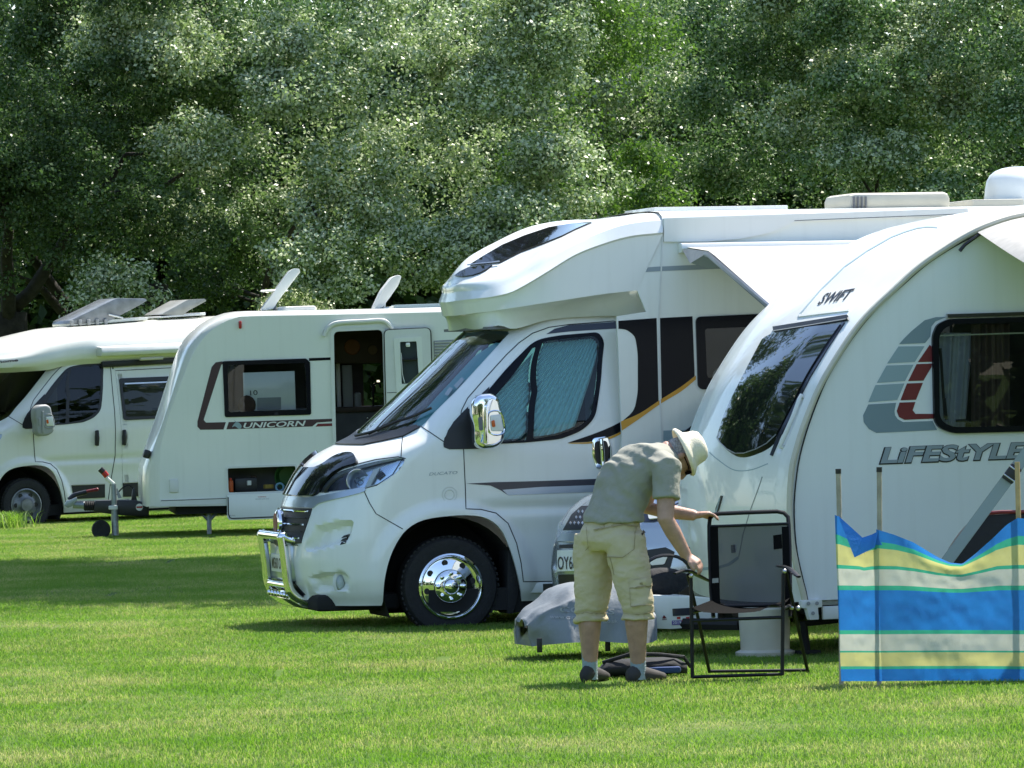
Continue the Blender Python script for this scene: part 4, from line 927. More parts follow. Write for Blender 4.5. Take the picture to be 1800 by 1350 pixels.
# ------------------------------------------------------------------ the small white caravan with the open door
U = Veh(290, 64.6, 6, .35); HWU = 1.10
cv = thing('touring_caravan', 'white touring caravan with maroon stripe, open entrance door and open front locker', 'caravan', tuple(U.O), U.rot)
def c3(V_, pts, y, n=70, k=6):
    P = np.array(spl([tuple(V_.P(px, py, y)) for px, py in pts], n=k)); L = np.r_[0, np.cumsum(np.linalg.norm(np.diff(P, axis=0), axis=1))]; s = np.linspace(0, L[-1], n)
    return np.stack([np.interp(s, L, P[:, j]) for j in range(3)], -1)
seamU = [(282, 891), (281.5, 860), (281, 800), (288, 762), (299, 725), (321, 666), (339, 623), (362.6, 589), (391, 568), (413, 559.5), (440, 556), (600, 553), (800, 548), (1000, 543), (1190, 538)]
outU = [(258, 891), (256, 863), (257, 825), (264, 803), (272, 778), (288, 734), (312.5, 658.5), (327, 617), (345, 590), (368.5, 569.6), (398, 554.8), (420, 549.8), (450, 547.5), (600, 545), (800, 540), (1000, 535), (1190, 530)]
k0 = c3(U, seamU, 0.); k1 = c3(U, outU, .09); k05 = k0*.45+k1*.55+np.array([-.012, -.018, .012]); kc = k1+np.array([-.05, HWU-.09, .02]); km = k1+np.array([-.03, .45, .01])
SU = Surf(U, np.stack([k0, k05, k1, km, kc], 1)); shell(SU, 'front_and_roof', M['white'], cv, mirror=HWU, thick=0, sharp=60)
winU = rr([(391, 635), (538, 630), (545, 637), (547, 729), (395, 733.5)], [3, 2, 2, 4, 4])
winUg = rr([(400, 642), (536, 638), (540, 720), (402, 724.5)], 4)
doorU = rr([(586.5, 583), (672, 579.5), (680, 884), (593, 887)], [9, 9, 1, 1])
lockU = rr([(400, 823.5), (519, 819), (522, 862), (402, 866)], 3)
sideU = [tuple(p) for p in spl(seamU, n=4)]
bx = U.P(1190, 538)[0]; zbU = U.P(282, 891)[2]
lw = [(3.45+.40*math.cos(t), .22+.40*math.sin(t)) for t in np.linspace(R(175), R(5), 16)]
prU = lambda x, z, y=0.: tuple(U.pix(np.array([x, y, z])))
poly = sideU+[prU(bx, zbU)]+[prU(*q) for q in lw[::-1]]
v, f = tri2d(poly, [winUg, doorU, lockU], 12.); P = np.array([U.P(x, y) for x, y in v]); V, Fc = skinned(P, np.tile([0, -1., 0], (len(P), 1)), f, .03)
mesh('side_wall', V, Fc, M['white2'], cv)
PU = plane_surf(U, -.3, 6.2, -.2, 3., 0.)
far_hole = [(640, 640), (672, 640), (674, 712), (640, 713)]
def farwall(V_, poly_, holes, y, name, m, par):
    v, f = tri2d(poly_, (), 24.); P = np.array([V_.P(x, yy) for x, yy in v]); P[:, 1] = y
    mesh(name, P, f, m, par)
xs = [U.P(x, y)[0] for x, y in seamU]
fh = [U.P(x, y, 2*HWU) for x, y in far_hole]; lo_, hi_ = min(p[0] for p in fh), max(p[0] for p in fh); zl, zh = min(p[2] for p in fh), max(p[2] for p in fh)
fo = [(U.P(x, y)[0], U.P(x, y)[2]) for x, y in seamU]+[(bx, zbU)]
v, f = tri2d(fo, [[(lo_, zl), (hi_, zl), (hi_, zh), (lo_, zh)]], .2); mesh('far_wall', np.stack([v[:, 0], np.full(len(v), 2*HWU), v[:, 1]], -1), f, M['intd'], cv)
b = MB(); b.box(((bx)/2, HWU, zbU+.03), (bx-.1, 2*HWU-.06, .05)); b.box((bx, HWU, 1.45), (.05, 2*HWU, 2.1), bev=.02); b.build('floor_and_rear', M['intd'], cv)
# windows, decals
patch(PU, winU, 'window_frame', M['gloss'], cv, .016, .03, 6, holes=[winUg]); patch(PU, winUg, 'window_pane', M['gl_l'], cv, .010, .004, 10)
a1 = [(391, 635), (379, 637), (372, 645), (347, 741), (347, 750), (352, 755.5), (393, 755), (397, 742), (362, 742.8), (358, 738), (389, 641), (392, 640)]
patch(PU, a1, 'side_decal', M['maroon'], cv, .003, .001, 8)
patch(PU, [(402, 742), (584.7, 736), (584.7, 740.8), (557, 742.8), (549, 749.6), (398, 754.7)], 'side_decal', M['maroon'], cv, .003, .001, 8)
patch(PU, [(558.7, 744.8), (584.7, 744), (584.7, 748.8), (554.5, 750)], 'side_decal', M['redd'], cv, .003, .001, 8)
patch(PU, [(543, 629.5), (581, 628.2), (581, 633), (543, 634.5)], 'side_decal', M['gloss'], cv, .003, .001, 8)
text_on(PU, 'UNICORN', (428, 752.5), (538, 748.5), 9.4, 'side_lettering', M['plast'], cv, .25, .006, .02)
patch(PU, spl([(408, 751), (412, 744.5), (418, 742), (424, 747), (424, 752), (420, 754), (413, 749)], True, 3), 'unicorn_emblem', M['lgrey'], cv, .006, .001, 3)
patch(PU, [(411.5, 738), (414.5, 744), (416.5, 743)], 'unicorn_horn', M['lgrey'], cv, .006, .001, 3)
ribbons(PU, [[(283, 880), (320, 879), (398, 876)]], 'skirt_line', M['seam'], cv, 1.0, .016)
patch(PU, [(259+22, 879), (398, 874), (398, 886), (282, 890)], 'lower_skirt', M['plast'], cv, .012, .02, 8)
b = MB(); p = U.P(305.5, 854); b.box((p[0], -.01, p[2]), (.105, .03, .155), bev=.01); b.build('socket_cover', M['plast'], cv)
b = MB(); p = U.P(422, 571); b.box((p[0], -.02, p[2]), (.035, .04, .09), bev=.012); b.build('marker_light', M['red'], cv)
b = MB(); p = U.P(261, 798, .1); b.box((p[0]-.02, .12, p[2]), (.08, .16, .10), (0, .35, 0), bev=.02); b.build('front_marker', M['black'], cv)
# door opening, frame, open door leaf
fr = rr([(580, 577), (679, 573), (687, 884), (587, 888)], [13, 13, 1, 1]); patch(PU, fr, 'door_frame', M['plast'], cv, .02, .03, 8, holes=[doorU])
gt = spl([(569, 591), (574, 580), (584, 571), (600, 567), (640, 565), (668, 563.5), (680, 567), (690, 578)], n=4); MB().tube([U.P(*q, -.03) for q in gt], .028, 8).build('door_gutter', M['plast'], cv)
leaf = rr([(676, 580.5), (756, 576.5), (765, 880), (684, 884)], [9, 9, 3, 3]); dhole = rr([(703, 601), (732, 600), (737, 673), (706, 675)], 2)
PD = plane_surf(U, 0, 6, -.2, 3, -.09)
patch(PD, rr([(674.5, 579), (758.5, 575), (767.5, 882), (682.5, 886)], [11, 11, 3, 3]), 'door_seal', M['black'], cv, -.03, .02, 10, holes=[dhole])
patch(PD, leaf, 'door', M['plast'], cv, .0, .035, 8, holes=[dhole])
dwin = rr([(692, 594), (741, 591), (745, 688), (697, 691)], 3); patch(PD, dwin, 'door_inner_frame', M['white2'], cv, .012, .014, 7, holes=[dhole])
patch(PD, dhole, 'door_window', M['gl_d'], cv, -.02, .004, 8)
b = MB(); p, q = U.P(704, 633, -.075), U.P(734, 631.5, -.075); b.tube([p, q], .018, 6); b.build('door_window_bar', M['black'], cv)
b = MB(); p = U.P(717, 606, -.1); b.box(p, (.05, .03, .05), bev=.008); b.build('blind_catch', M['white'], cv)
ribbons(PD, [[(680, 690.5), (757, 687)]], 'door_split', M['seam'], cv, 1.0, .003)
MB().tube([U.P(705, 620, -.11), U.P(707, 655, -.11), U.P(711, 673, -.11)], .005, 5).build('door_cord', M['plast'], cv)
# fridge vent
for k in range(12): 
    y = 602+k*5.2; b = MB(); p, q = U.P(764, y, -.008), U.P(812, y-1.4, -.008); b.tube([p, q], .011, 5, squash=(1, .5)); b.build('vent_slat', M['plast'], cv)
patch(PU, [(762, 599), (814, 596), (816, 662), (764, 665)], 'vent_back', M['grey'], cv, .002, .002, 12)
# locker and its flap
patch(PU, rr([(397, 820), (522, 815.5), (525, 865), (399, 869)], 4), 'locker_frame', M['plast'], cv, .012, .02, 8, holes=[lockU])
b = MB(); c0, c1 = U.P(402, 866), U.P(519, 819); cx, cz = (c0[0]+c1[0])/2, (c0[2]+c1[2])/2; wx, wz = c1[0]-c0[0], c1[2]-c0[2]
b.box((cx, .62, cz), (wx+.1, .02, wz+.1)); b.box((cx, .31, c0[2]-.03), (wx+.1, .6, .03)); b.box((cx, .31, c1[2]+.05), (wx+.1, .6, .02)); b.box((c0[0]-.06, .31, cz), (.02, .6, wz+.1)); b.box((c1[0]+.06, .31, cz), (.02, .6, wz+.1)); b.build('locker_lining', M['intg'], cv)
fl = [U.P(*q, -.05) for q in rr([(399, 869.5), (523, 865), (524, 908), (519, 910.5), (403, 914.5), (399.5, 910)], [1, 1, 3, 3, 6, 3])]
MB().prism([tuple(p) for p in fl], (0, .035, 0), .004).build('locker_flap', M['white2'], cv)
PF = plane_surf(U, 0, 3, -.2, 1.2, -.05)
ribbons(PF, [[(401, 874), (401.5, 904), (404, 910), (408, 911.5), (520, 907)]], 'flap_seal', M['black'], cv, 2.2, .002)
text_on(PF, 'WARNING', (453, 874.5), (468, 874), 2., 'flap_notice', M['red'], cv, 0, .003); text_on(PF, 'MAXIMUM LOAD 30 KG', (449, 878.5), (473, 877.6), 2., 'flap_notice', M['grey'], cv, 0, .003)
text_on(PF, 'PULL', (404, 907.5), (414, 907), 2.4, 'flap_notice', M['grey'], cv, 0, .003)
# interior seen through the door and window, plus shapes imitating the pane's reflection
it = MB(); 
def ibox(px0, py0, px1, py1, y, dy, m, name, bev=.01):
    a, b_ = U.P(px0, py0, y), U.P(px1, py1, y); return MB().box(((a[0]+b_[0])/2, y+dy/2, (a[2]+b_[2])/2), (abs(b_[0]-a[0]), dy, abs(a[2]-b_[2])), bev=bev).build(name, m, cv)
ibox(560, 575, 700, 636, 1.6, .4, M['brown'], 'wall_cabinet'); ibox(560, 717, 700, 722, 1.5, .66, M['brown'], 'worktop'); ibox(560, 722, 700, 890, 1.56, .6, M['intg'], 'kitchen_unit'); ibox(590, 637, 600, 717, 1.9, .02, M['plast'], 'side_panel')
ibox(601, 642, 621, 716, 1.75, .03, M['grey'], 'splash_screen'); ibox(622, 690, 636, 717, 1.75, .1, M['grey'], 'kettle', .03)
p = U.P(646, 735, 1.55); MB().sphere(p, .02).build('unit_knob', M['chrome'], cv)
tp_ = [U.P(*q, 1.7) for q in spl([(656, 717), (656, 690), (658, 676), (666, 674), (669, 682)])]; MB().tube(tp_, .014, 6).build('tap', M['black'], cv)
p = U.P(619, 610, 1.58); b = MB(); b.lathe([(.001, -.01), (.085, -.01), (.095, -.0), (.085, .01)], 24, tuple(p)); b.build('wall_plate', mat('orange_plate', (.22, .07, .01), .6), cv)
p = U.P(655, 615, 1.58); b = MB(); b.lathe([(.001, -.01), (.055, -.01), (.06, 0)], 20, tuple(p)); b.build('wall_plate', mat('ochre_plate', (.14, .08, .03), .6), cv)
ibox(427, 655, 520, 720, .16, .03, M['white'], 'reflection_board', .004);  # added board behind the pane, imitates a pale reflection in the glass
for k in range(7): ibox(452, 699.5+3*k, 494, 701.5+3*k, .148, .01, M['grey'], 'reflection_slat', .001)
Pb = plane_surf(U, 0, 3, 0, 3, .155); text_on(Pb, '10', (440, 695), (453, 694), 8.5, 'reflection_number', M['black'], cv, 0, .004)
p = U.P(434, 712, .12); MB().sphere(p, .105, (1, .45, 1.1)).build('reflection_head', mat('tan_head_shape', (.10, .055, .035), .9, var=.4, vscale=9), cv)  # added round shape, imitates the head-like spot in that reflection
ibox(396, 722, 545, 760, .3, .5, M['intg'], 'seat_back', .04)
# chassis, wheels, drawbar
ch = MB(); ch.box((bx/2, HWU, zbU-.05), (bx-.2, 1.9, .1)); ch.build('chassis', M['dark'], cv)
wheel(cv, (3.45, .235), .31, 'plain', y=.05); well(cv, (3.45, .23), .42, .04, .5)
st = MB(); p = U.P(367, 897, .25); q = U.P(368, 936, .25); st.tube([p, q-[0, 0, .05]], .028, 8); st.tube([p+[-.12, 0, 0], (p+q)/2], .018, 6); st.tube([p+[.12, 0, 0], (p+q)/2], .018, 6); st.build('corner_steady', M['galv'], cv)
hy = HWU-.55; D = lambda px, py, y=.62: U.P(px, py, y)
b = MB(); b.prism([tuple(D(*q)) for q in rr([(167, 880), (205, 879), (238, 879), (248, 882), (262, 884), (262, 908), (214, 906), (165, 900)], 3)], (0, .3, 0), .02); b.build('drawbar_cover', M['black'], cv)
b = MB(); 
for k in range(6): b.lathe([(.045, -.02), (.062, 0), (.045, .02)], 14, tuple(D(150+3.2*k, 889.5, .77)), 'X')
b.build('bellows', M['rubber'], cv, kind='stuff')
b = MB(); b.tube([D(149, 888, .77), D(128, 887, .77)], .045, 10); b.prism([tuple(D(*q, .7)) for q in rr([(113, 889), (117, 880), (125, 878), (135, 873), (136, 879), (127, 890), (119, 893)], 2)], (0, .12, 0), .02); b.build('coupling_head', M['galv'], cv)
b = MB(); b.tube([D(*q, .77) for q in spl([(121, 879), (130, 871), (140, 868), (152, 865)])], .03, 8); b.build('coupling_handle', M['black'], cv)
b = MB(); b.tube([D(152, 864, .7), D(170, 860.5, .7)], .018, 8); b.sphere(D(170.5, 860.5, .7), .022); b.build('brake_lever', M['redd'], cv)
p = D(245, 891.5, .615); b = MB(); b.lathe([(.001, -.006), (.042, -.006), (.042, 0)], 24, tuple(p)); s_ = b.build('round_sticker', M['white'], cv); b = MB(); b.box(p-np.array([0, .008, 0]), (.07, .003, .02)); b.build('sticker_band', M['red'], s_)
b = MB(); b.tube([D(199.5, 851), D(201, 893), D(203, 940)], [.032, .034, .036], 12); b.tube([D(201, 893), D(203, 941)], .042, 12); b.build('jockey_post', M['galv'], cv)
b = MB(); b.prism([tuple(D(*q, .57)) for q in rr([(191, 889), (207, 888), (207, 896), (191, 896)], 2)], (0, .1, 0), .01); b.build('jockey_clamp', M['plast'], cv)
b = MB(); b.tube([D(199.5, 851), D(186, 839)], .024, 8); b.build('jockey_handle', M['white'], cv); b = MB(); b.tube([D(188, 837.5), D(182, 830)], .034, 8); b.build('handle_grip', M['red'], cv); b = MB(); b.tube([D(182, 830), D(176, 824)], .036, 8); b.build('handle_cap', M['black'], cv)
b = MB(); b.prism([tuple(D(*q, .75)) for q in ((203, 860), (206, 858), (214, 875), (208, 876))], (0, .02, 0)); b.build('jockey_brace', M['galv'], cv)
p = D(178, 941); b = MB(); b.lathe([(.05, -.04), (.10, -.045), (.112, -.02), (.112, .03), (.1, .05), (.05, .045)], 28, (p[0], .62, GZ+.10)); b.lathe([(.001, -.03), (.05, -.03), (.05, .04)], 16, (p[0], .62, GZ+.10)); b.build('jockey_wheel', M['rubber'], cv)
MB().tube([D(*q, .8) for q in spl([(203, 872), (215, 858), (228, 853), (240, 868)])], .008, 5).build('breakaway_cable', M['black'], cv)
MB().prism([tuple(D(*q, .7)) for q in ((233, 861), (236, 857), (242, 884), (230, 884))], (0, .05, 0), .01).build('hand_brake', M['black'], cv)
# roof equipment
rq = lambda px, py, y=.7: U.P(px, py, y)
b = MB(); b.prism([tuple(rq(*q)) for q in rr([(464, 546), (460, 543), (508, 477), (516, 472), (526, 472.5), (528, 478), (494, 522), (480, 543)], 2)], (0, .40, 0), .006); b.build('satellite_panel', M['white'], cv)
p = rq(482, 511, .9); b = MB(); b.lathe([(.001, -.012), (.15, -.012), (.17, 0), (.15, .014), (.001, .016)][0:], 28, tuple(p), 'Z'); b.build('aerial_disc', M['plast'], cv)
b = MB(); b.tube([rq(482, 513, .9), rq(483, 549, .9)], .02, 8); b.build('aerial_mast', M['grey'], cv)
p, q = rq(488, 540), rq(556, 537); MB().box(((p[0]+q[0])/2, .9, p[2]-.04), (q[0]-p[0], .4, .09), bev=.03).build('aerial_base', M['plast'], cv)
b = MB(); b.prism([tuple(rq(*q)) for q in rr([(659, 545), (658, 540), (672, 510), (690, 487), (700, 483), (706, 486), (700, 502), (686, 522), (672, 541)], 4)], (0, .45, 0), .03); b.build('satellite_dish', M['plast'], cv); MB().tube([rq(675, 541, .9), rq(676, 522, .9)], .02, 6).build('dish_stem', M['plast'], cv)
p, q = rq(693, 534), rq(800, 530); MB().box(((p[0]+q[0])/2, .9, p[2]-.05), (q[0]-p[0], .6, .07), bev=.008).build('roof_light', M['lgrey'], cv)
p, q = rq(674, 538), rq(698, 536); MB().box(((p[0]+q[0])/2, .9, p[2]-.04), (q[0]-p[0], .4, .06), bev=.02).build('roof_vent', M['plast'], cv)
# things standing in the locker
def inloc(px, py, y): return U.W(U.P(px, py, y))
def stand(name, label, cat, px, py, y, prof, m, cap=None):
    t = thing(name, label, cat, tuple(inloc(px, py, y)), (0, 0, U.yaw), group='things stowed in the caravan locker'); b = MB(); b.lathe(prof, 20, axis='Z', close=True); b.build('bottle_body', m, t); return t
b0 = 864
t = stand('plastic_bottle', 'orange plastic bottle at the left end of the open caravan locker', 'bottle', 405.5, 865, .08, [(.03, 0), (.034, .01), (.034, .10), (.03, .13), (.014, .145)], mat('orange_plastic', (.45, .075, .01), .5)); MB().lathe([(.016, .143), (.016, .165)], 12, axis='Z', close=True).build('cap', M['red'], t)
t = thing('washing_bowl', 'round dark green bowl leaning at the right in the caravan locker', 'bowl', tuple(inloc(507, 838, .3)), (R(8), 0, U.yaw)); b = MB(); b.lathe([(.001, .10), (.11, .10), (.16, .0), (.165, -.005), (.15, .0), (.105, .085), (.001, .085)], 30); b.build('bowl_shell', mat('green_plastic', (.03, .12, .03), .45), t)
def bx_(name, label, cat, px, py, y, size, m, rz=0):
    o = MB().box((0, 0, size[2]/2), size, bev=.006).build(name, m); o.location = tuple(inloc(px, py, y)); o.rotation_euler = (0, 0, U.yaw+rz); tag(o, label, cat, 'things stowed in the caravan locker')
    return o
bx_('tool_box', 'black box in the middle of the caravan locker', 'box', 432, 864, .3, (.26, .2, .16), M['black'])
bx_('carton', 'small tan carton on top at the back of the locker', 'box', 446, 843, .45, (.07, .06, .05), M['brown'])
bx_('carton', 'little white carton beside the black box in the locker', 'box', 438, 853, .19, (.05, .03, .055), M['plast'], .3)
bx_('sponge', 'yellow sponge lying in the middle of the open locker', 'sponge', 472, 859, .2, (.11, .06, .05), mat('yellow_sponge', (.28, .2, .04), .9), .4)
t = thing('hose_reel', 'pale blue coiled hose at the locker floor', 'hose', tuple(inloc(492, 863, .15)), (0, 0, U.yaw)); b = MB(); b.tube([(.045*math.cos(a), 0, .045+.045*math.sin(a)) for a in np.linspace(0, 6.28, 16)], .013, 8); b.build('hose_coil', mat('blue_hose', (.16, .32, .42), .5), t)
bx_('folded_cloth', 'bright red cloth at the right end of the locker floor', 'cloth', 508, 864, .1, (.12, .05, .03), M['red'])
# ------------------------------------------------------------------ the campervan at the far left (same cab, high roof)
tmp = Veh(44.5, 72, 29, .6); hz = tmp.P(44.5, 888)
B = Veh(44.5, 72, 29, .6, hz[2]-HUB[1]); B.O = B.O+B.R @ np.array([-(HUB[0]-0.0), 0, 0])
vn = thing('campervan', 'cream high roofed campervan with grey wing mirror and open roof lights', 'campervan', tuple(B.O), B.rot)
SB = cab_surf(B, HUB)
shell(SB, 'cab_body', M['cream'], vn, holes_uv=[arch_uv, head_uv, S_uv['win']]+shell_holes, mirror=CW, thick=.03)
patch(SB, S_uv['quarter'], 'mirror_panel', M['black'], vn, .006, .01, 1.2, uvspace=True, mirror=CW)
patch(SB, S_uv['win'], 'window_frame', M['black'], vn, .006, .014, 1.2, holes=[S_uv['glassA'], S_uv['glassB']], uvspace=True, mirror=CW)
for k in ('glassA', 'glassB'): patch(SB, S_uv[k], 'side_glass', M['gl_v'], vn, .003, .004, 1.5, uvspace=True, mirror=CW)
patch(SB, wg, 'windscreen', M['gl_v'], vn, .004, .006, 1.6, uvspace=True, mirror=CW)
patch(SB, head_uv, 'headlight_lens', M['silver'], vn, -.004, .02, 1.2, uvspace=True, mirror=CW)
patch(SB, [(0, lo), tuple(g0[2]), tuple(g0[1]), tuple(g0[0]), (0, g0[0, 1])], 'grille', M['black'], vn, .006, .01, 1.2, uvspace=True, mirror=CW)
cab_interior(B, vn)
dl = [tuple(B.pix(p[None])[0]) for p in SA.pts(SA.inv(T['door']+[T['door'][0]]))[0]]
ribbons(SB, [dl, [tuple(B.pix(p[None])[0]) for p in SA.pts(SA.inv([(741, 750), (781, 777)]))[0]]], 'panel_seam', M['seam'], vn, 1.1, .003)
# van side behind the cab
nz = 60; zs = np.linspace(.12, 2.16, nz); ys = np.interp(zs, LV[:, 0], LV[:, 3]); xs = np.linspace(1.36, 4.9, 60)
G2 = np.zeros((60, nz, 3)); G2[..., 0] = xs[:, None]; G2[..., 1] = ys[None]+.018*sstep(.80, .60, zs)[None]+.022*np.exp(-((zs-.80)/.045)**2)[None]; G2[..., 2] = zs[None]
SV = Surf(B, G2)
winB = rr([(209, 665.5), (340, 660), (340, 733), (217, 739)], [4, 2, 2, 5]); winBg = rr([(214, 672), (336, 667), (336, 729), (221, 733)], 3)
rw = [(HUB[0]+3.45+.45*math.cos(t), HUB[1]+.45*math.sin(t)) for t in np.linspace(R(-20), R(200), 24)]
def uvx(x, z): return ((x-1.36)/3.54*59, (z-.12)/2.04*(nz-1))
shell(SV, 'van_side', M['cream'], vn, holes_px=[winBg], holes_uv=[[uvx(*q) if q[1] > .14 else uvx(q[0], .14) for q in rw]], thick=.03); twin(vn.children[-1], CW)
patch(SV, winB, 'window_frame', M['black'], vn, .016, .03, 5, holes=[winBg]); patch(SV, winBg, 'window_pane', M['gl_v'], vn, .012, .004, 9)
ribbons(SV, [[(218, 675), (334, 670)]], 'window_rail', M['alu'], vn, 2.5, .02); b = MB(); p = SV.pts(SV.inv([(275, 719)]), .0)[0][0]; b.box(p+[0, .03, 0], (.09, .03, .04), bev=.01); b.build('window_catch', M['plast'], vn)
ribbons(SV, [[(191, 655), (200, 740), (204, 790), (200, 850)], [(198, 652), (330, 645)]], 'panel_seam', M['seam'], vn, 1.1, .003)
b = MB(); b.box((2.6, .17, 2.10), (2.4, .04, .075), bev=.012); 
b = MB(); pa, pb = B.P(179, 641, .10), B.P(340, 632, .10); b.box(((pa[0]+pb[0])/2, .11, (pa[2]+pb[2])/2), (pb[0]-pa[0], .06, .075), (0, -math.atan2(pb[2]-pa[2], pb[0]-pa[0]), 0), bev=.01); b.build('door_rail', M['black'], vn)
def handle(px, py):
    S_ = SB if px < 190 else SV; P, n = S_.pts(S_.inv([(px, py-13), (px, py), (px, py+13)]), .012); b = MB(); b.tube([P[0], P[1]+[0, -.015, 0], P[2]], [.035, .055, .04], 10, squash=(1, .45)); b.build('door_handle', M['black'], vn)
    b = MB(); b.tube([P[0]+[.01, -.02, 0], P[1]+[.01, -.045, 0], P[2]+[.01, -.02, 0]], .014, 8); b.build('handle_grip', M['gloss'], vn)
handle(169, 770); handle(217, 769)
low = [(125.5, 853), (196, 850.5), (196, 874), (130, 877)]; patch(SB, [(125.5, 853), (184, 850.8), (184, 874.5), (130, 877)], 'step_panel', M['black'], vn, .012, .03, 5); patch(SV, [(190, 850.5), (258, 847), (258, 872), (190, 874)], 'step_panel', M['black'], vn, .012, .03, 5)
ribbons(SB, [[(125.5, 852.6), (184, 850.4)]], 'step_trim', M['alu'], vn, 1.6, .022); ribbons(SV, [[(190, 850), (258, 846.5)]], 'step_trim', M['alu'], vn, 1.6, .022)
mirror(B, vn, lambda x, y: (79+(x-860)*.62, 739+(y-741)*.57), M['grey'], y0=-.28)
wheel(vn, (HUB[0], HUB[1]), .35, 'plain', y=.06); wheel(vn, (HUB[0]+3.45, HUB[1]), .35, 'plain', y=.06); well(vn, HUB, .50); well(vn, (HUB[0]+3.45, HUB[1]), .5)
un = MB(); un.box((2.0, CW, .16), (5.2, 1.8, .14)); un.build('underside', M['dark'], vn)
bk = MB(); bk.box((4.9, CW, 1.2), (.05, 1.9, 2.1), bev=.02); bk.box((3.2, 1.2, 1.4), (3.0, .04, 1.3)); bk.build('rear_doors', M['cream'], vn)
# high roof
def cB3(pts, n=60):
    P = np.array(spl([tuple(B.P(x, y, l)) for x, y, l in pts], n=6)); L = np.r_[0, np.cumsum(np.linalg.norm(np.diff(P, axis=0), axis=1))]; s = np.linspace(0, L[-1], n); return np.stack([np.interp(s, L, P[:, k]) for k in range(3)], -1)
h0 = cB3([(-72, 652, 1.02), (-45, 655, .62), (0, 655.5, .36), (50, 653, .24), (86, 650, .17), (110, 644, .15), (150, 641, .15), (190, 639, .15), (260, 636, .15), (420, 629, .15)])
h1 = cB3([(-95, 640, 1.02), (-62, 645, .55), (-10, 647, .24), (45, 644, .10), (88, 638, .05), (130, 631, .05), (190, 628, .06), (260, 624, .06), (420, 616, .06)])
h2 = cB3([(-98, 628, 1.02), (-66, 630, .58), (-15, 630, .28), (45, 622, .14), (92, 606, .10), (148, 595, .10), (190, 592, .12), (260, 588, .14), (420, 577, .14)])
h3 = cB3([(-88, 616, 1.02), (-55, 613, .66), (-12, 609, .44), (45, 598, .34), (92, 586, .32), (148, 580, .34), (190, 578, .36), (260, 573, .36), (420, 564, .36)])
h4 = cB3([(-74, 612, 1.02), (-45, 607, 1.02), (-12, 598, 1.02), (25, 588, 1.02), (60, 579, 1.02), (110, 574, 1.02), (170, 570, 1.02), (260, 562.5, 1.02), (420, 553, 1.02)])
cs = [h0]; 
for a_, b_, hh in ((h0, h1, .0), (h1, h2, .03), (h2, h3, .025), (h3, h4, .01)): cs += bulged(a_, b_, 5, hh, (0, -.7, .7))+[b_]
SH = Surf(B, np.stack(cs, 1)); shell(SH, 'high_roof', M['cream'], vn, mirror=CW, thick=0, sharp=60)
text_on(SH, 'Autohome', (-36, 642), (32, 635), 4.5, 'roof_lettering', M['maroon'], vn, .1, .006, .03)
b = MB(); pa, pb = B.P(171, 620, .02), B.P(345, 612, .02); 
pr_ = [(0, -.12, -.05), (0, -.15, 0), (0, -.12, .07), (0, .03, .08), (0, .06, -.05)]; b.prism([tuple(pa+np.array(q)) for q in pr_], tuple(pb-pa), .012); b.build('awning_case', M['plast'], vn); b = MB(); pa, pb = B.P(246, 631, -.04), B.P(286, 629, -.04); b.tube([pa, pb], .022, 8); b.build('awning_light', M['trim'], vn)
def roof_flap(px, m, name):
    q = [tuple(B.P(*p_, .85)) for p_ in px]; b = MB(); b.prism(q, (0, .55, 0), .012); return b.build(name, m, vn)
clr = glass('clear_roof_light', (.55, .56, .55), 1.5, .08)
roof_flap(rr([(121, 570), (124, 563), (195, 529), (205, 524), (255, 524.5), (259, 528), (250, 534), (190, 566), (135, 571)][0:], [2, 2, 6, 4, 2, 2, 4, 4, 2]), mat('smoked_roof_light', (.24, .26, .28), .2, var=.3, vscale=8), 'roof_light')
for k in range(5): p = B.P(126+15*k, 567.5-.5*k, .83); MB().box(p, (.05, .03, .075), bev=.01).build('roof_light_hinge', M['grey'], vn)
roof_flap(rr([(122, 573), (260, 562), (260, 558), (252, 557), (122, 568)], 1), M['cream'], 'roof_light_base'); MB().tube([B.P(191, 553, .83), B.P(216, 559, .83)], .012, 6).build('roof_light_stay', M['plast'], vn)
roof_flap(rr([(284, 553), (288, 550), (330, 527), (360, 525), (363, 529), (330, 547), (322, 554)], [1, 1, 3, 2, 2, 3, 1]), mat('beige_roof_light', (.36, .36, .33), .3, var=.2), 'roof_light'); roof_flap([(281, 559), (362, 554), (362, 549), (335, 551), (281, 556)], M['plast'], 'roof_light_base')
# long grass in front of its wheel
n_ = 700; a_ = at(10, 915, 71)
blades('long_grass', rng.normal(TX(-5, 70), .16, n_), rng.normal(70.2, .25, n_), rng.uniform(.12, .34, n_), np.full(n_, .012), 1.0, M['blade'], rng.uniform(.1, .55, n_), kind='stuff')
# ------------------------------------------------------------------ the near white caravan with the curved front at the right
S = Veh(1395, 34.5, 16, .35); HWS = 1.12
sw = thing('touring_caravan', 'large white caravan with big curved front window and grey and red side blocks', 'caravan', tuple(S.O), S.rot)
dk = [(1421, 1056), (1419, 1044), (1410, 1007), (1401.6, 965), (1398, 913), (1398.5, 872), (1407, 807), (1422, 751), (1444, 691), (1462, 653), (1499, 595.5), (1543, 542), (1590, 500), (1637, 460), (1694, 426), (1740, 407), (1800, 392), (1900, 376), (2050, 367), (2300, 360), (2700, 350)]
cr = [(1414, 1058), (1413, 1050), (1400, 1000), (1390, 944), (1387, 890), (1391, 825), (1400, 787), (1413, 745), (1440, 680), (1470, 628), (1502, 580), (1530, 547), (1567, 512), (1613, 470), (1660, 437), (1707, 409), (1753, 390), (1800, 378), (1900, 364), (2050, 355), (2300, 349), (2700, 340)]
c0 = c3(S, dk, 0., 110); c1 = c3(S, cr, -.012, 110)
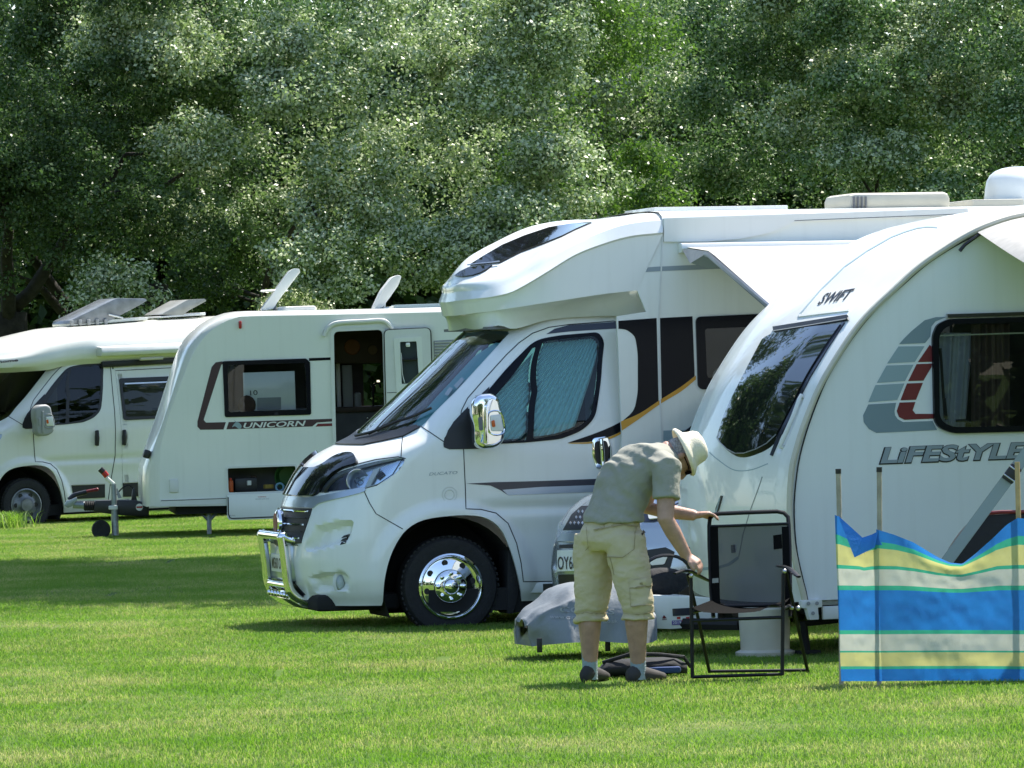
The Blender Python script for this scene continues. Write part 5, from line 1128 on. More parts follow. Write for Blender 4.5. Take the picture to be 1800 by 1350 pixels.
def nrm2(C):                                            # outward normal of a profile in the x-z plane
    T_ = np.gradient(C, axis=0); n = np.stack([-T_[:, 2], np.zeros(len(C)), T_[:, 0]], -1); return n/(np.linalg.norm(n, axis=1, keepdims=True)+1e-9)
n1 = nrm2(c1); zf = sstep(2.6, 1.6, c1[:, 2])[:, None]
c2 = c1+n1*.012+np.array([0, .07, 0]); c2b = c1+n1*(.015+.02*zf)+np.array([0, .16, 0]); c25 = c1+n1*(.03+.055*zf)+np.array([0, .45, 0]); cc = c1+n1*(.05+.075*zf); cc[:, 1] = HWS
cs = [c1, c2]+[c2*(1-t)+c2b*t for t in (.5, 1)]+[c2b*(1-t)+c25*t for t in (.25, .5, .75, 1)]+[c25*(1-t)+cc*t+n1*.02*zf*4*t*(1-t)*.5 for t in (.2, .4, .6, .8, 1)]
cs2 = cs+[c*[1, -1, 1]+[0, 2*HWS, 0] for c in cs[-2::-1]]
G0 = np.stack(cs2, 0); G0 = np.concatenate([np.stack([G0[i]*(1-t)+G0[i+1]*t for t in (0, .25, .5, .75)]) for i in range(len(G0)-1)]+[G0[-1:]])
for _ in range(2): G0[1:-1] = G0[1:-1]*.5+G0[:-2]*.25+G0[2:]*.25
kk = np.linspace(0, G0.shape[1]-1, 230); i0 = np.minimum(kk.astype(int), G0.shape[1]-2); fr_ = (kk-i0)[None, :, None]; SF = Surf(S, G0[:, i0]*(1-fr_)+G0[:, i0+1]*fr_)
Pgh, ngh = SF.pts(SF.inv(spl([(1410, 697), (1398, 730), (1385, 760), (1374, 785)], n=5)), .012)
push(SF, [(1407, 688), (1415, 694), (1396, 745), (1378, 788), (1369, 794), (1366, 786), (1385, 735)], .03, 5); SF.prep()
shell(SF, 'front_and_roof', M['white'], sw, thick=0, sharp=60)
b_ = MB(); b_.tube(list(c1[:, :]+np.array([0, -.008, 0])), .020, 8); b_.build('awning_rail', M['trim'], sw)
for off in (.35, .8): mesh_ = MB(); mesh_.tube(list(c0*off+c1*(1-off)+np.array([0, -.006, 0])), .0045, 5); mesh_.build('rail_seam', M['seam'], sw)
b_ = MB(); 
for i in range(len(c0)-1): b_.quad(c0[i], c1[i], c1[i+1], c0[i+1])
b_.build('edge_trim', M['plast'], sw)
bxS = S.P(2700, 350)[0]*.0+6.0; zbS = S.P(1421, 1056)[2]
pS = lambda x, z, y=0.: tuple(S.pix(np.array([x, y, z])))
keep = [tuple(S.pix(p)) for p in c0 if p[0] < bxS]
winS = rr([(1637, 590), (1645, 570), (1664, 561), (2150, 546), (2150, 750), (1672, 762), (1648, 752), (1640, 738)], [8, 8, 8, 4, 4, 12, 8, 8]); winSg = rr([(1648, 592), (1656, 578), (1672, 570), (2140, 556), (2140, 740), (1674, 751), (1655, 742), (1649, 730)], [6, 8, 8, 4, 4, 12, 8, 8])
wc = (3.35, .20)
lw = [(wc[0]+.42*math.cos(t), wc[1]+.42*math.sin(t)) for t in np.linspace(R(170), R(10), 18)]
poly = keep+[pS(bxS, zbS)]+[pS(q[0], max(q[1], zbS)) for q in lw[::-1]]
v, f = tri2d(poly, [winSg], 20.); P = np.array([S.P(x, y) for x, y in v]); V, Fc = skinned(P, np.tile([0, -1., 0], (len(P), 1)), f, .03)
mesh('side_wall', V, Fc, M['swiftw'], sw)
b = MB(); b.prism([(p[0], 2*HWS, p[2]) for p in c0[::4] if p[0] < bxS]+[(bxS, 2*HWS, zbS)], (0, -.03, 0)); b.box((bxS, HWS, 1.4), (.05, 2*HWS, 2.3), bev=.02); b.box((3., HWS, zbS), (5.6, 2*HWS-.1, .05)); b.build('far_and_rear_walls', M['swiftw'], sw)
PS = plane_surf(S, -.2, 6.2, -.1, 3., 0., 50, 24)
# side window, blocks, lettering
patch(PS, winS, 'window_frame', M['gloss'], sw, .03, .04, 9, holes=[winSg]); patch(PS, winSg, 'window_pane', M['gl_s'], sw, .022, .004, 24)
ribbons(PS, [[(1663, 555.5), (2160, 541)]], 'window_cover_strip', M['black'], sw, 6.5, .03, .03); ribbons(PS, [[(1652, 590), (2140, 574)]], 'window_bar', M['alu'], sw, 2.5, .0)
ribbons(PS, [[(1655, 612), (1658, 660), (1663, 735)], [(1662, 700), (1666, 738)]], 'window_stay', M['black'], sw, 3, -.01, .02); ribbons(PS, [[(1682, 740), (1698, 739), (1710, 744)]], 'window_catch', M['black'], sw, 5, -.02, .02)
v = []; 
def drape(px0, px1, py0, py1, y, m, name, amp=.02, k=22, tx0=0, tx1=0):
    nx_, nz_ = 60, 10; V = []; Fc = []
    for i in range(nx_+1):
        for j in range(nz_+1):
            t, s_ = i/nx_, j/nz_; px = (px0+tx0*s_)*(1-t)+(px1+tx1*s_)*t; py = py0*(1-s_)+py1*s_; p = S.P(px, py, y); p[1] += amp*math.sin(t*k)+amp*.4*math.sin(t*k*2.3); V.append(p)
    for i in range(nx_):
        for j in range(nz_): q = i*(nz_+1)+j; Fc.append((q, q+1, q+nz_+2, q+nz_+1))
    mesh(name, V, Fc, m, sw, sharp=0)
M['brownc'] = mat('brown_curtain', (.17, .12, .09), .9, var=.2); M['netc'] = mat('pale_curtain', (.48, .52, .55), .9, var=.15)
drape(1708, 1772, 570, 760, .10, M['brownc'], 'curtain', .025, 30); drape(1650, 1712, 585, 760, .14, M['netc'], 'net_curtain', .015, 14, -6, -14); drape(1800, 2150, 560, 760, .5, M['intd'], 'inner_blind', .01)
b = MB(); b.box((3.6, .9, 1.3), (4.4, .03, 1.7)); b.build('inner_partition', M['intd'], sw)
B5 = {'lgrey2': [[(1580, 605), (1626, 603), (1635, 591.5), (1637, 574), (1644, 565), (1664, 557), (1645, 557.5), (1625, 563), (1602, 582), (1588, 596)],
 [(1526, 711), (1575, 708), (1572, 722.6), (1573, 730), (1578, 737), (1587, 741.8), (1639, 740), (1647, 756), (1540.5, 761), (1527, 754), (1518, 742), (1517, 730)]],
 'lgrey': [[(1579, 609), (1625, 608.5), (1608, 636), (1559, 639)], [(1558, 642.6), (1605.6, 641), (1590.6, 669.6), (1541, 673)], [(1538.5, 677), (1589.6, 674), (1577, 703), (1526, 707)]],
 'redd': [[(1634, 606), (1637, 609), (1638, 636), (1613, 636.6)], [(1611, 640), (1638, 639), (1637, 645.5), (1623, 669), (1596, 670)], [(1594, 674), (1622, 673), (1610, 702.7), (1582.5, 703.7)], [(1581, 707.6), (1609, 706.6), (1604, 721), (1609, 727.4), (1641, 727.4), (1642, 735.7), (1590, 738), (1580, 733), (1576, 722.6)]]}
for k, L_ in B5.items():
    for q in L_: patch(PS, q, 'decal_block', M[k], sw, .003, .001, 10)
text_on(PS, 'LiFEStYLE', (1544, 815), (1809, 805), 29, 'side_lettering', M['black'], sw, .22, .0035, .055); text_on(PS, 'LiFEStYLE', (1547, 813.5), (1806, 803.8), 27, 'side_lettering', M['greyd'], sw, .22, .006, .03)
# front window
fw = spl([(1480, 573), (1453, 611), (1422, 660), (1389, 724), (1369, 764)], n=4)+spl([(1369, 764), (1352, 780), (1333, 790), (1312, 797), (1297, 797), (1282, 789), (1270, 778), (1264.5, 769)], n=4)[1:]+spl([(1264.5, 769), (1278, 729), (1295.5, 691), (1324, 635.5), (1338, 609), (1345, 598), (1356, 591.5)], n=4)[1:]+spl([(1356, 591.5), (1400, 582), (1440, 576), (1480, 572.5)], n=4)[1:-1]
patch(SF, fw, 'front_window', M['gloss2'], sw, .020, .03, 7)
la = spl([(1264.5, 769), (1270, 778), (1282, 789), (1297, 797), (1312, 797), (1333, 790), (1352, 780), (1369, 764)], n=4); lb_ = spl([(1267, 778), (1273, 793), (1285, 807), (1300, 815), (1316, 816), (1335, 811), (1349, 804), (1356, 800)], n=4)
A_, nA = SF.pts(SF.inv(la), .021); B_, nB = SF.pts(SF.inv(lb_), -.035); mesh('window_lip', list(A_)+list(B_), [(i, i+1, len(A_)+i+1, len(A_)+i) for i in range(len(A_)-1)], M['gloss'], sw, sharp=0)
ribbons(SF, [[(1265, 770), (1270, 779), (1282, 790), (1297, 798), (1312, 798), (1333, 791), (1352, 781), (1369, 765)]], 'window_edge', M['alu'], sw, 1.2, .023)
ribbons(SF, [[(1484, 567), (1455, 611), (1424, 662), (1391, 727), (1371, 766), (1357, 801)]], 'window_side_trim', M['navy'], sw, 4, .01, .012)
ribbons(SF, [[(1362, 581), (1425, 571), (1492, 560)]], 'window_top_trim', M['black'], sw, 8, .018, .02); ribbons(SF, [[(1361, 585), (1425, 575), (1490, 564)]], 'window_top_line', M['grey'], sw, 1.2, .02, .003)
# raised panel over the window, badge, seams
ribbons(SF, [[(1405, 556), (1440, 551.5), (1492, 545.5)]], 'panel_ridge', M['white'], sw, 4, .008, .012)
ribbons(SF, [[(1404, 555), (1412, 546), (1445, 508), (1485, 469), (1525, 441), (1567, 417), (1590, 408), (1613, 401), (1630, 399), (1648, 400)]], 'panel_crease', M['lgrey'], sw, 2.2, .003, .004)
text_on(SF, 'SWIFT', (1437, 536), (1489, 527), 25, 'front_lettering', M['navy'], sw, .0, .006, .02, up=(.62, -.78))
ribbons(SF, [[(1340, 838), (1333, 859), (1319, 897), (1306, 940), (1299, 978), (1293, 984)]], 'front_seam', M['grey'], sw, 1.3, .002); ribbons(SF, [[(1298, 980), (1281, 992), (1262, 998), (1235, 1000), (1212, 997)]], 'front_seam', M['lgrey'], sw, 5, .002)
MB().tube([Pgh[0]-ngh[0]*.05]+list(Pgh)+[Pgh[-1]-ngh[-1]*.05], .015, 10).build('grab_handle', M['plast'], sw)
patch(SF, rr([(1287, 958), (1292, 957), (1293, 971), (1288, 972)], 1), 'latch', M['black'], sw, .01, .012, 3); patch(SF, rr([(1209.5, 962), (1212, 961), (1212, 972), (1209.5, 973)], 1), 'latch', M['black'], sw, .01, .012, 3)
patch(SF, rr([(1268, 871), (1271, 872), (1264, 896), (1259, 905), (1259, 893)], 1), 'gas_vent', M['black'], sw, .006, .01, 3); ribbons(SF, [[(1269.5, 875), (1263, 900)]], 'vent_lights', M['lgrey'], sw, 1.5, .018)
ribbons(SF, [spl([(1247, 795), (1262, 808), (1290, 826), (1320, 826), (1350, 815)])], 'front_crease', M['lgrey'], sw, 1.6, .001, .002)
# skirt, bracket, underside, wheel
b = MB(); b.prism([tuple(S.P(*q, -.012)) for q in ((1446, 1066), (1480, 1065), (1480, 1088), (1452, 1089))], (0, .03, 0), .004)
p = S.P(1446, 1066, -.01); q = S.P(1450, 1089, -.01); b.box(((p[0]+6)/2, .0, (p[2]+q[2])/2), (6-p[0], .03, p[2]-q[2]), bev=.005); b.build('skirt', M['plast'], sw)
b = MB(); b.box(((p[0]+6)/2, .0, S.P(1460, 1060)[2]), (6-p[0], .02, .022)); b.build('skirt_rail', M['alu'], sw)
b = MB(); b.prism([tuple(S.P(*q, -.05)) for q in rr([(1409, 1056), (1445, 1053), (1446, 1067), (1438, 1068), (1440, 1089), (1424, 1090), (1418, 1070), (1410, 1069)], 1.5)], (0, .06, 0), .006); b.build('corner_bracket', M['plast'], sw)
for q in ((1421, 1061), (1436, 1060.5), (1429, 1078)): p = S.P(*q, -.053); c_ = MB(); c_.lathe([(.001, -.004), (.012, -.004), (.012, 0)], 10, tuple(p)); c_.build('bracket_bolt', M['grey'], sw)
b = MB(); b.box((3.0, HWS, zbS-.04), (5.7, 1.9, .12)); b.build('chassis', M['dark'], sw); wheel(sw, wc, .32, 'plain', y=.04); well(sw, wc, .43, .035, .5)
b = MB(); p = S.P(1412, 1092, .35); b.tube([p, (p[0]+.02, .35, GZ)], .025, 8); b.box((p[0]+.02, .35, GZ+.02), (.14, .12, .02)); b.tube([p+[.3, 0, 0], (p[0]+.02, .35, GZ+.2)], .02, 6); b.build('corner_steady', M['dark'], sw)
# drawbar fairing with stickers
FY = HWS-.32; fq = lambda px, py, y=FY: S.P(px, py, y)
b = MB(); b.prism([tuple(fq(*q)) for q in rr([(1092, 1062), (1100, 1050), (1150, 1046), (1215, 1048), (1262, 1052), (1262, 1100), (1180, 1106), (1120, 1104), (1092, 1096)], [6, 6, 4, 4, 2, 2, 6, 10, 6])], (0, .64, 0), .03); b.build('drawbar_fairing', M['white'], sw)
b = MB(); b.prism([tuple(fq(*q, FY-.004)) for q in rr([(1182, 1070), (1222, 1068), (1222, 1081), (1183, 1083)], 1)], (0, .02, 0)); b.build('fairing_slot', M['navy'], sw)
PZ = plane_surf(S, -2.5, .5, -.1, 1., FY-.004)
patch(PZ, [(1181, 1091), (1198, 1090.3), (1198, 1098), (1181, 1098.7)], 'year_sticker', mat('violet_sticker', (.10, .06, .28), .5), sw, .001, .001, 5); patch(PZ, [(1198.2, 1090.3), (1216, 1089.6), (1216, 1097.2), (1198.2, 1098)], 'year_sticker', M['red'], sw, .001, .001, 5)
text_on(PZ, '2019', (1182.5, 1097), (1197, 1096.4), 5, 'sticker_lettering', M['white'], sw, 0, .003); text_on(PZ, '2020', (1199.5, 1096.3), (1214.5, 1095.7), 5, 'sticker_lettering', M['white'], sw, 0, .003)
patch(PZ, [(1164, 1087), (1167, 1081), (1172, 1086.5)], 'fairing_logo', M['redd'], sw, .001, .001, 5); patch(PZ, [(1164, 1088.5), (1172, 1088), (1172, 1089), (1164, 1089.5)], 'fairing_logo', M['redd'], sw, .001, .001, 5)
for x_ in (1190, 1206): patch(PZ, [(x_, 1084.5), (x_+6, 1084.2), (x_+6, 1088), (x_, 1088.3)], 'fairing_logo', M['red'], sw, .001, .001, 5)
b = MB(); b.tube([fq(1080, 1092, HWS), fq(1260, 1085, HWS)], .05, 8); b.tube([fq(1120, 1095, HWS+.05), fq(1300, 1098, HWS+.6)], .04, 6); b.tube([fq(1120, 1095, HWS-.05), fq(1300, 1098, HWS-.6)], .04, 6); b.build('drawbar', M['dark'], sw)
from mathutils import noise
# grey towing cover over the hitch
hc_ = thing('hitch_cover', 'grey fabric cover draped over the near caravan hitch', 'cover', tuple(S.W(S.P(1040, 1100, HWS)*[1, 1, 0])), (0, 0, S.yaw))
O_ = S.W(S.P(1040, 1100, HWS)*[1, 1, 0]); Rz_ = np.array(Matrix.Rotation(S.yaw, 3, 'Z'))
tl = lambda p: Rz_.T @ (S.W(p)-O_)
top = spl([(914, 1092), (918, 1084), (935, 1068), (960, 1050), (985, 1035), (1020, 1023), (1060, 1014), (1085, 1010), (1100, 1014), (1112, 1030), (1120, 1050)], n=5); bt = spl([(921, 1134), (924, 1134), (945, 1129), (965, 1125), (985, 1124), (1010, 1122), (1040, 1124), (1070, 1125), (1090, 1125), (1105, 1124), (1118, 1120)], n=5)
V = []; Fc = []; nk = 22
for i, (t_, b_) in enumerate(zip(top, bt)):
    x = i/(len(top)-1); wd = .10+.30*math.sin(min(1, x*1.4+.08)*math.pi*.5)
    for j in range(nk+1):
        a = math.pi*j/nk; h_ = math.sin(a)**.55; l = -math.cos(a); l = math.copysign(abs(l)**.6, l)
        px = b_[0]+(t_[0]-b_[0])*h_; py = b_[1]+(t_[1]-b_[1])*h_
        qv = Vector((x*5, j*.28, 3.)); fold = .05*noise.noise(qv)+.04*(abs(noise.noise(qv*1.9))-.2)+.05*math.sin(i*.30-j*.22)*(1-h_)*(j < nk/2)
        y = HWS+l*wd*(1+.25*(1-h_))+fold*(1 if j < nk/2 else -1); p = S.P(px, py, HWS); p[1] = y; p[2] += .05*noise.noise(qv*1.3+Vector((9, 1, 2)))*h_; V.append(tl(p))
for i in range(len(top)-1):
    for j in range(nk): k = i*(nk+1)+j; Fc.append((k, k+1, k+nk+2, k+nk+1))
Fc.append(tuple(range(nk+1)))
M['cover'] = mat('grey_cover', (.20, .22, .235), .6, var=.25, vscale=4, bump=.5, bscale=9)
mesh('cover_fabric', V, Fc, M['cover'], hc_, sharp=0)
for q in ((948, 1126), (1068, 1124)):
    p = S.P(*q, HWS-.36); b = MB(); b.box(tl(p+np.array([0, 0, -.03])), (.035, .008, .09), bev=.003); b.build('cover_strap', M['black'], hc_)
# black cable bag on the drawbar
t = thing('cable_bag', 'black bag of cable lying on the caravan drawbar behind the chair arm', 'bag', tuple(S.W(S.P(1163, 1050, HWS-.1))), (0, 0, S.yaw)); b = MB(); b.sphere((0, 0, .10), .12, (1.6, .8, .75), 18, 12); b.sphere((-.14, .02, .11), .07, (1, 1, .8)); b.build('bag_body', mat('black_cloth', (.016, .016, .018), .85, var=.3, bump=.6, bscale=25), t, sharp=0)
b = MB(); b.tube([(.02+.16*math.cos(a), -.05, .16+.11*math.sin(a)) for a in np.linspace(-.2, 3.3, 12)], .012, 6); b.build('bag_handle', M['black'], t)
# white water container and the canopy
wt = S.W(S.P(1345, 1138, .45)); wt[2] = GZ; t = thing('water_tub', 'cream plastic tub standing under the caravan nose behind the chair', 'tub', tuple(wt)); b = MB(); b.lathe([(.12, .0), (.185, .0), (.19, .03), (.155, .045), (.165, .30), (.15, .31), (.14, .30), (.13, .05)], 32, axis='Z', close=True); b.build('tub_body', M['trim'], t)
cn = thing('sun_canopy', 'white fabric sun canopy hooked along the caravan roof rail at top right', 'canopy', tuple(S.O), S.rot)
rl_ = [p for p in c1 if p[0] > S.P(1712, 414)[0]]; V = []; Fc = []; m_ = 14
for i, p in enumerate(rl_):
    for j in range(m_+1): s_ = j/m_; V.append(p+np.array([.15*s_, -.03-2.1*s_, -.012-.36*s_-.07*math.sin(s_*math.pi)-max(0, .12-.1*i)*s_]))
for i in range(len(rl_)-1):
    for j in range(m_): k = i*(m_+1)+j; Fc.append((k, k+1, k+m_+2, k+m_+1))
mesh('canopy_fabric', V, Fc, M['awn'], cn, sharp=0)
MB().tube([rl_[0]+[.02, -.03, -.02], S.P(1696, 430, -.06), S.P(1687, 441, -.06)], .012, 6).build('canopy_hook', M['black'], cn)
q = [rl_[0]+np.array([.15, -2.13, -.40]), rl_[-1]+np.array([.15, -2.13, -.40])]
for k in (0, 1): MB().tube([q[k], np.array([q[k][0]+.1, q[k][1], GZ-S.O[2]])], .014, 8).build('canopy_pole', M['alu'], cn)
# ------------------------------------------------------------------ the car between the two big vehicles
K = Veh(1023, 38.4, 38, 0)                             # origin at the middle of the plate height, lateral 0 = centre line
p = K.P(1023, 1000, 0.); 
car = thing('parked_car', 'pale silver car facing out between the motorhome and the near caravan', 'car', tuple(K.O), K.rot)
cols = [ # z, nose x, depth, half width
 (.10, .04, .62, .80), (.22, -.02, .72, .88), (.40, -.04, .76, .90), (.55, -.02, .78, .905), (.70, .03, .78, .90), (.80, .12, .76, .88), (.88, .26, .70, .86), (.94, .45, .66, .83), (1.0, .75, .55, .80), (1.04, 1.05, .5, .77)]
zs = np.linspace(.10, 1.04, 50); tab = [np.interp(zs, [c[0] for c in cols], [c[k] for c in cols]) for k in (1, 2, 3)]
th = np.linspace(0, math.pi/2, 26); G = np.zeros((2*26-1+2*30, 50, 3))
for j, z in enumerate(zs):
    xf, d, w_ = (t_[j] for t_ in tab); x = xf+d*(1-np.cos(th)); y = -w_*np.sin(th); xs_ = np.linspace(xf+d, 4.3, 31)[1:]
    nx_ = np.r_[xs_[::-1], x[::-1], x[1:], xs_]; ny_ = np.r_[np.full(30, -w_), y[::-1], -y[1:], np.full(30, w_)]; G[:, j] = np.stack([nx_, ny_, np.full(len(nx_), z)], -1)
SK = Surf(K, G)
M['carp'] = mat('pale_silver_paint', (.40, .44, .49), .22, metal=.5, coat=.7)
wk = (.86, .25); wk2 = (3.55, .25)
def kuv(x, z, s): 
    w_ = np.interp(z, zs, tab[2]); d2 = np.abs(SK.G[..., 0]-x)+np.abs(SK.G[..., 2]-z)+10*(np.sign(SK.G[..., 1]) != s); i = np.unravel_index(d2.argmin(), d2.shape); return i
holes = []
for s_ in (-1, 1):
    for c_ in (wk, wk2): holes.append([tuple(float(q) for q in kuv(c_[0]+.36*math.cos(a), max(.115, c_[1]+.36*math.sin(a)), s_)) for a in np.linspace(R(-20), R(200), 22)])
def dedupe(h):
    o = [h[0]]
    for q in h[1:]:
        if q not in o: o.append(q)
    return o
shell(SK, 'car_body', M['carp'], car, holes_uv=[dedupe(h) for h in holes], thick=.02)
b = MB(); hood = [(tab[0][-1]+.0, .0)]; 
ring = G[:, -1]; bm_ = b.bm; vs = [bm_.verts.new(p_) for p_ in ring]; bm_.faces.new(vs); b.build('shoulder', M['carp'], car)
gh = MB(); A4 = [(1.0, .72, 1.03), (1.75, .60, 1.52), (3.2, .58, 1.55), (4.25, .70, 1.03)]
for (x0_, w0_, z0_), (x1_, w1_, z1_) in zip(A4[:-1], A4[1:]): gh.quad((x0_, -w0_, z0_), (x1_, -w1_, z1_), (x1_, w1_, z1_), (x0_, w0_, z0_))
gh.quad(*[(x_, -w_, z_) for x_, w_, z_ in A4]); gh.quad(*[(x_, w_, z_) for x_, w_, z_ in A4]); gh.build('glasshouse', M['gloss'], car, smooth=False)
MB().box((2.5, 0, 1.55), (1.5, 1.2, .05), bev=.02).build('car_roof', M['carp'], car)
for s_ in (-1, 1):
    for c_ in (wk, wk2):
        t_ = MB(); t_.lathe([(.19, -.1), (.26, -.1), (.31, -.07), (.32, 0), (.31, .08), (.2, .1)], 32, (c_[0], s_*.76, c_[1])); tt_ = t_.build('tyre', M['rubber'], car); t_ = MB(); t_.lathe([(.2, -.1*1), (.19, -.06), (.05, -.085), (.001, -.09)] if s_ < 0 else [(.2, .1), (.19, .06), (.05, .085), (.001, .09)], 24, (c_[0], s_*.76, c_[1])); t_.build('wheel_trim', M['alu'], tt_)
        t_ = MB(); t_.box((c_[0], s_*.5, c_[1]+.1), (.75, .5, .6)); t_.build('wheel_well', M['dark'], car)
MB().box((2.2, 0, .2), (4.0, 1.5, .16)).build('underside', M['dark'], car)
# front details, pressed on the nose
patch(SK, [(984, 968), (1060, 966), (1060, 1002), (984, 1004)], 'number_plate', M['plast'], car, .02, .02, 8)
text_on(SK, 'OY68 WEV', (986, 1001), (1052, 999), 22, 'plate_lettering', M['black'], car, 0, .024, .004)
patch(SK, [(981, 952), (988, 938), (1100, 934), (1100, 950), (1060, 954)], 'chrome_bar', M['silver'], car, .012, .02, 8)
patch(SK, [(984, 958), (1070, 954), (1070, 962), (984, 964)], 'grille_slot', M['black'], car, .006, .01, 8)
patch(SK, [(990, 932), (1005, 905), (1022, 890), (1100, 888), (1100, 930)], 'grille', M['black'], car, .004, .01, 8)
for i_ in range(12):
    for j_ in range(3):
        q = (1004+i_*7+(j_ % 2)*3, 900+j_*10)
        if q[0] > 1000+(2-j_)*7: patch(SK, [(q[0]-2, q[1]), (q[0], q[1]-3), (q[0]+2, q[1]), (q[0], q[1]+3)], 'grille_stud', M['alu'], car, .008, .004, 4)
patch(SK, [(982, 1010), (1070, 1008), (1080, 1040), (984, 1040)], 'lower_intake', M['black'], car, .004, .01, 8)
patch(SK, [(1130, 968), (1170, 962), (1186, 970), (1178, 1000), (1150, 1012), (1138, 1010)], 'fog_recess', M['black'], car, .004, .01, 8)
patch(SK, rr([(1142, 984), (1174, 978), (1168, 992), (1145, 994)], 3), 'fog_light', M['plast'], car, .012, .012, 6)
patch(SK, [(1128, 905), (1150, 900), (1180, 890), (1218, 872), (1222, 884), (1190, 905), (1150, 918), (1132, 918)], 'headlight', M['navy'], car, .006, .012, 7)
for k_ in range(3): patch(SK, [(1185, 896+5*k_-2), (1215, 882+5*k_-2), (1215, 884+5*k_-2), (1185, 898+5*k_-2)], 'headlight_strip', M['plast'], car, .02, .004, 7)
patch(SK, rr([(1140, 906), (1160, 903), (1160, 913), (1142, 915)], 3), 'headlight_lamp', M['plast'], car, .02, .01, 6)
# ------------------------------------------------------------------ helpers for soft bodies
from mathutils import noise
from mathutils.bvhtree import BVHTree
def remeshed(parts, name, m, parent, origin, voxel=.009, smooth_it=6, wr=None, keep=None):
    """parts: MB solids that overlap; merged into one continuous skin"""
    bm = bmesh.new()
    for p in parts:
        me = bpy.data.meshes.new('t'); bmesh.ops.recalc_face_normals(p.bm, faces=p.bm.faces); p.bm.to_mesh(me); p.bm.free(); bm.from_mesh(me); bpy.data.meshes.remove(me)
    me = bpy.data.meshes.new('t'); bm.to_mesh(me); bm.free(); o = bpy.data.objects.new('t', me); col.objects.link(o)
    r_ = o.modifiers.new('r', 'REMESH'); r_.mode = 'VOXEL'; r_.voxel_size = voxel
    s_ = o.modifiers.new('s', 'SMOOTH'); s_.factor = .5; s_.iterations = smooth_it
    dg = bpy.context.evaluated_depsgraph_get(); out = bpy.data.meshes.new_from_object(o.evaluated_get(dg)); bpy.data.objects.remove(o)
    if wr:
        N = [v.normal.copy() for v in out.vertices]
        for v, n in zip(out.vertices, N): v.co += n*wr(v.co, n)
    for v in out.vertices: v.co -= Vector(origin)
    out.name = name; out.materials.clear(); out.shade_smooth(); out.update(); return obj(name, out, m, parent)
def ell(path, n=20):                                   # (point, u-axis, ru, v-axis, rv) rings
    b = MB(); rings = []
    for c, u, ru, v, rv in path:
        u = np.array(u, float); u /= np.linalg.norm(u); v = np.array(v, float); v -= u*(v@u); v /= np.linalg.norm(v)
        rings.append([b.bm.verts.new(np.array(c)+u*ru*math.cos(a)+v*rv*math.sin(a)) for a in np.linspace(0, 2*math.pi, n, endpoint=False)])
    for i in range(len(rings)-1):
        for j in range(n): b.bm.faces.new((rings[i][j], rings[i][(j+1) % n], rings[i+1][(j+1) % n], rings[i+1][j]))
    b.bm.faces.new(rings[0][::-1]); b.bm.faces.new(rings[-1]); return b
def bvh(o):
    off = Vector((0, 0, 0)); q = o
    while q: off += q.location; q = q.parent
    return BVHTree.FromPolygons([v.co+off for v in o.data.vertices], [tuple(p.vertices) for p in o.data.polygons]), off
def project(o, poly, name, m, parent, off=.003, thick=.004, step=3., line=None, **kw):
    """a thin piece that follows the cloth under a traced outline"""
    t, of = bvh(o); v, f = tri2d(poly, (), step); P = []; Nn = []; ok = []
    for x, y in v:
        d = Vector(pray(x, y)).normalized(); h, n, *_ = t.ray_cast(Vector(CAM), d)
        if h is None: ok.append(False); P.append(np.zeros(3)); Nn.append(np.array([0, -1., 0])); continue
        ok.append(True); n = n if n.dot(d) < 0 else -n; P.append(np.array(h+n*off-Vector(parent_loc(parent)))); Nn.append(np.array(n))
    ok = np.array(ok); f = f[ok[f].all(1)]; Pa = np.array(P); md = np.median(Pa[ok][:, 1]); sp = Pa[f][:, :, 1]; f = f[(sp.max(1)-sp.min(1) < .05) & (np.abs(sp.mean(1)-md) < .12)]
    lab = np.arange(len(Pa))
    for _ in range(400):
        mn = lab[f].min(1)
        for k in range(3): np.minimum.at(lab, f[:, k], mn)
    if len(f): ids, ct = np.unique(lab[f[:, 0]], return_counts=True); f = f[lab[f[:, 0]] == ids[ct.argmax()]]
    V, Fc = skinned(np.array(P), np.array(Nn), f, thick); return mesh(name, V, Fc, m, parent, sharp=50, **kw)
def parent_loc(p): return tuple(p.location) if p else (0, 0, 0)
# ------------------------------------------------------------------ the man
Q = lambda px, py, Y: at(px, py, Y)
org = np.array([Q(1080, 1185, 32.4)[0], 32.4, GZ])
man = thing('person', 'man in sand shorts, grey green t-shirt and pale hat bending over a folding chair', 'person', tuple(org))
M['skin'] = mat('skin', (.47, .275, .20), .5, var=.2, vscale=22, bump=.12, bscale=90)
M['shirt'] = mat('grey_green_shirt', (.31, .305, .25), .9, var=.08, vscale=8, bump=.25, bscale=30)
M['shorts'] = mat('sand_shorts', (.58, .49, .32), .9, var=.1, vscale=7, bump=.3, bscale=26)
M['hair'] = mat('grey_hair', (.45, .43, .41), .8, var=.5, vscale=90, bump=.8, bscale=120)
M['straw'] = mat('cream_hat', (.80, .73, .56), .8, var=.08, vscale=30, bump=.3, bscale=120)
M['sock'] = mat('grey_sock', (.30, .36, .38), .95, bump=.5, bscale=90); M['shoe'] = mat('dark_shoe', (.045, .04, .038), .8, var=.3)
FR = np.array([.78, .62, 0]); RT = np.array([.62, -.78, 0]); UP = np.array([0, 0, 1.])       # his front, his right
def tubeP(pts, r, n=14): b = MB(); b.tube(pts, r, n); return b
def leg(h, k, a, rr_):
    h, k, a = map(np.array, (h, k, a)); pts = [h, h*.5+k*.5, k, k*.72+a*.28-FR*.012, k*.4+a*.6-FR*.006, a, a-[0, 0, .05]]; return tubeP(pts, rr_)
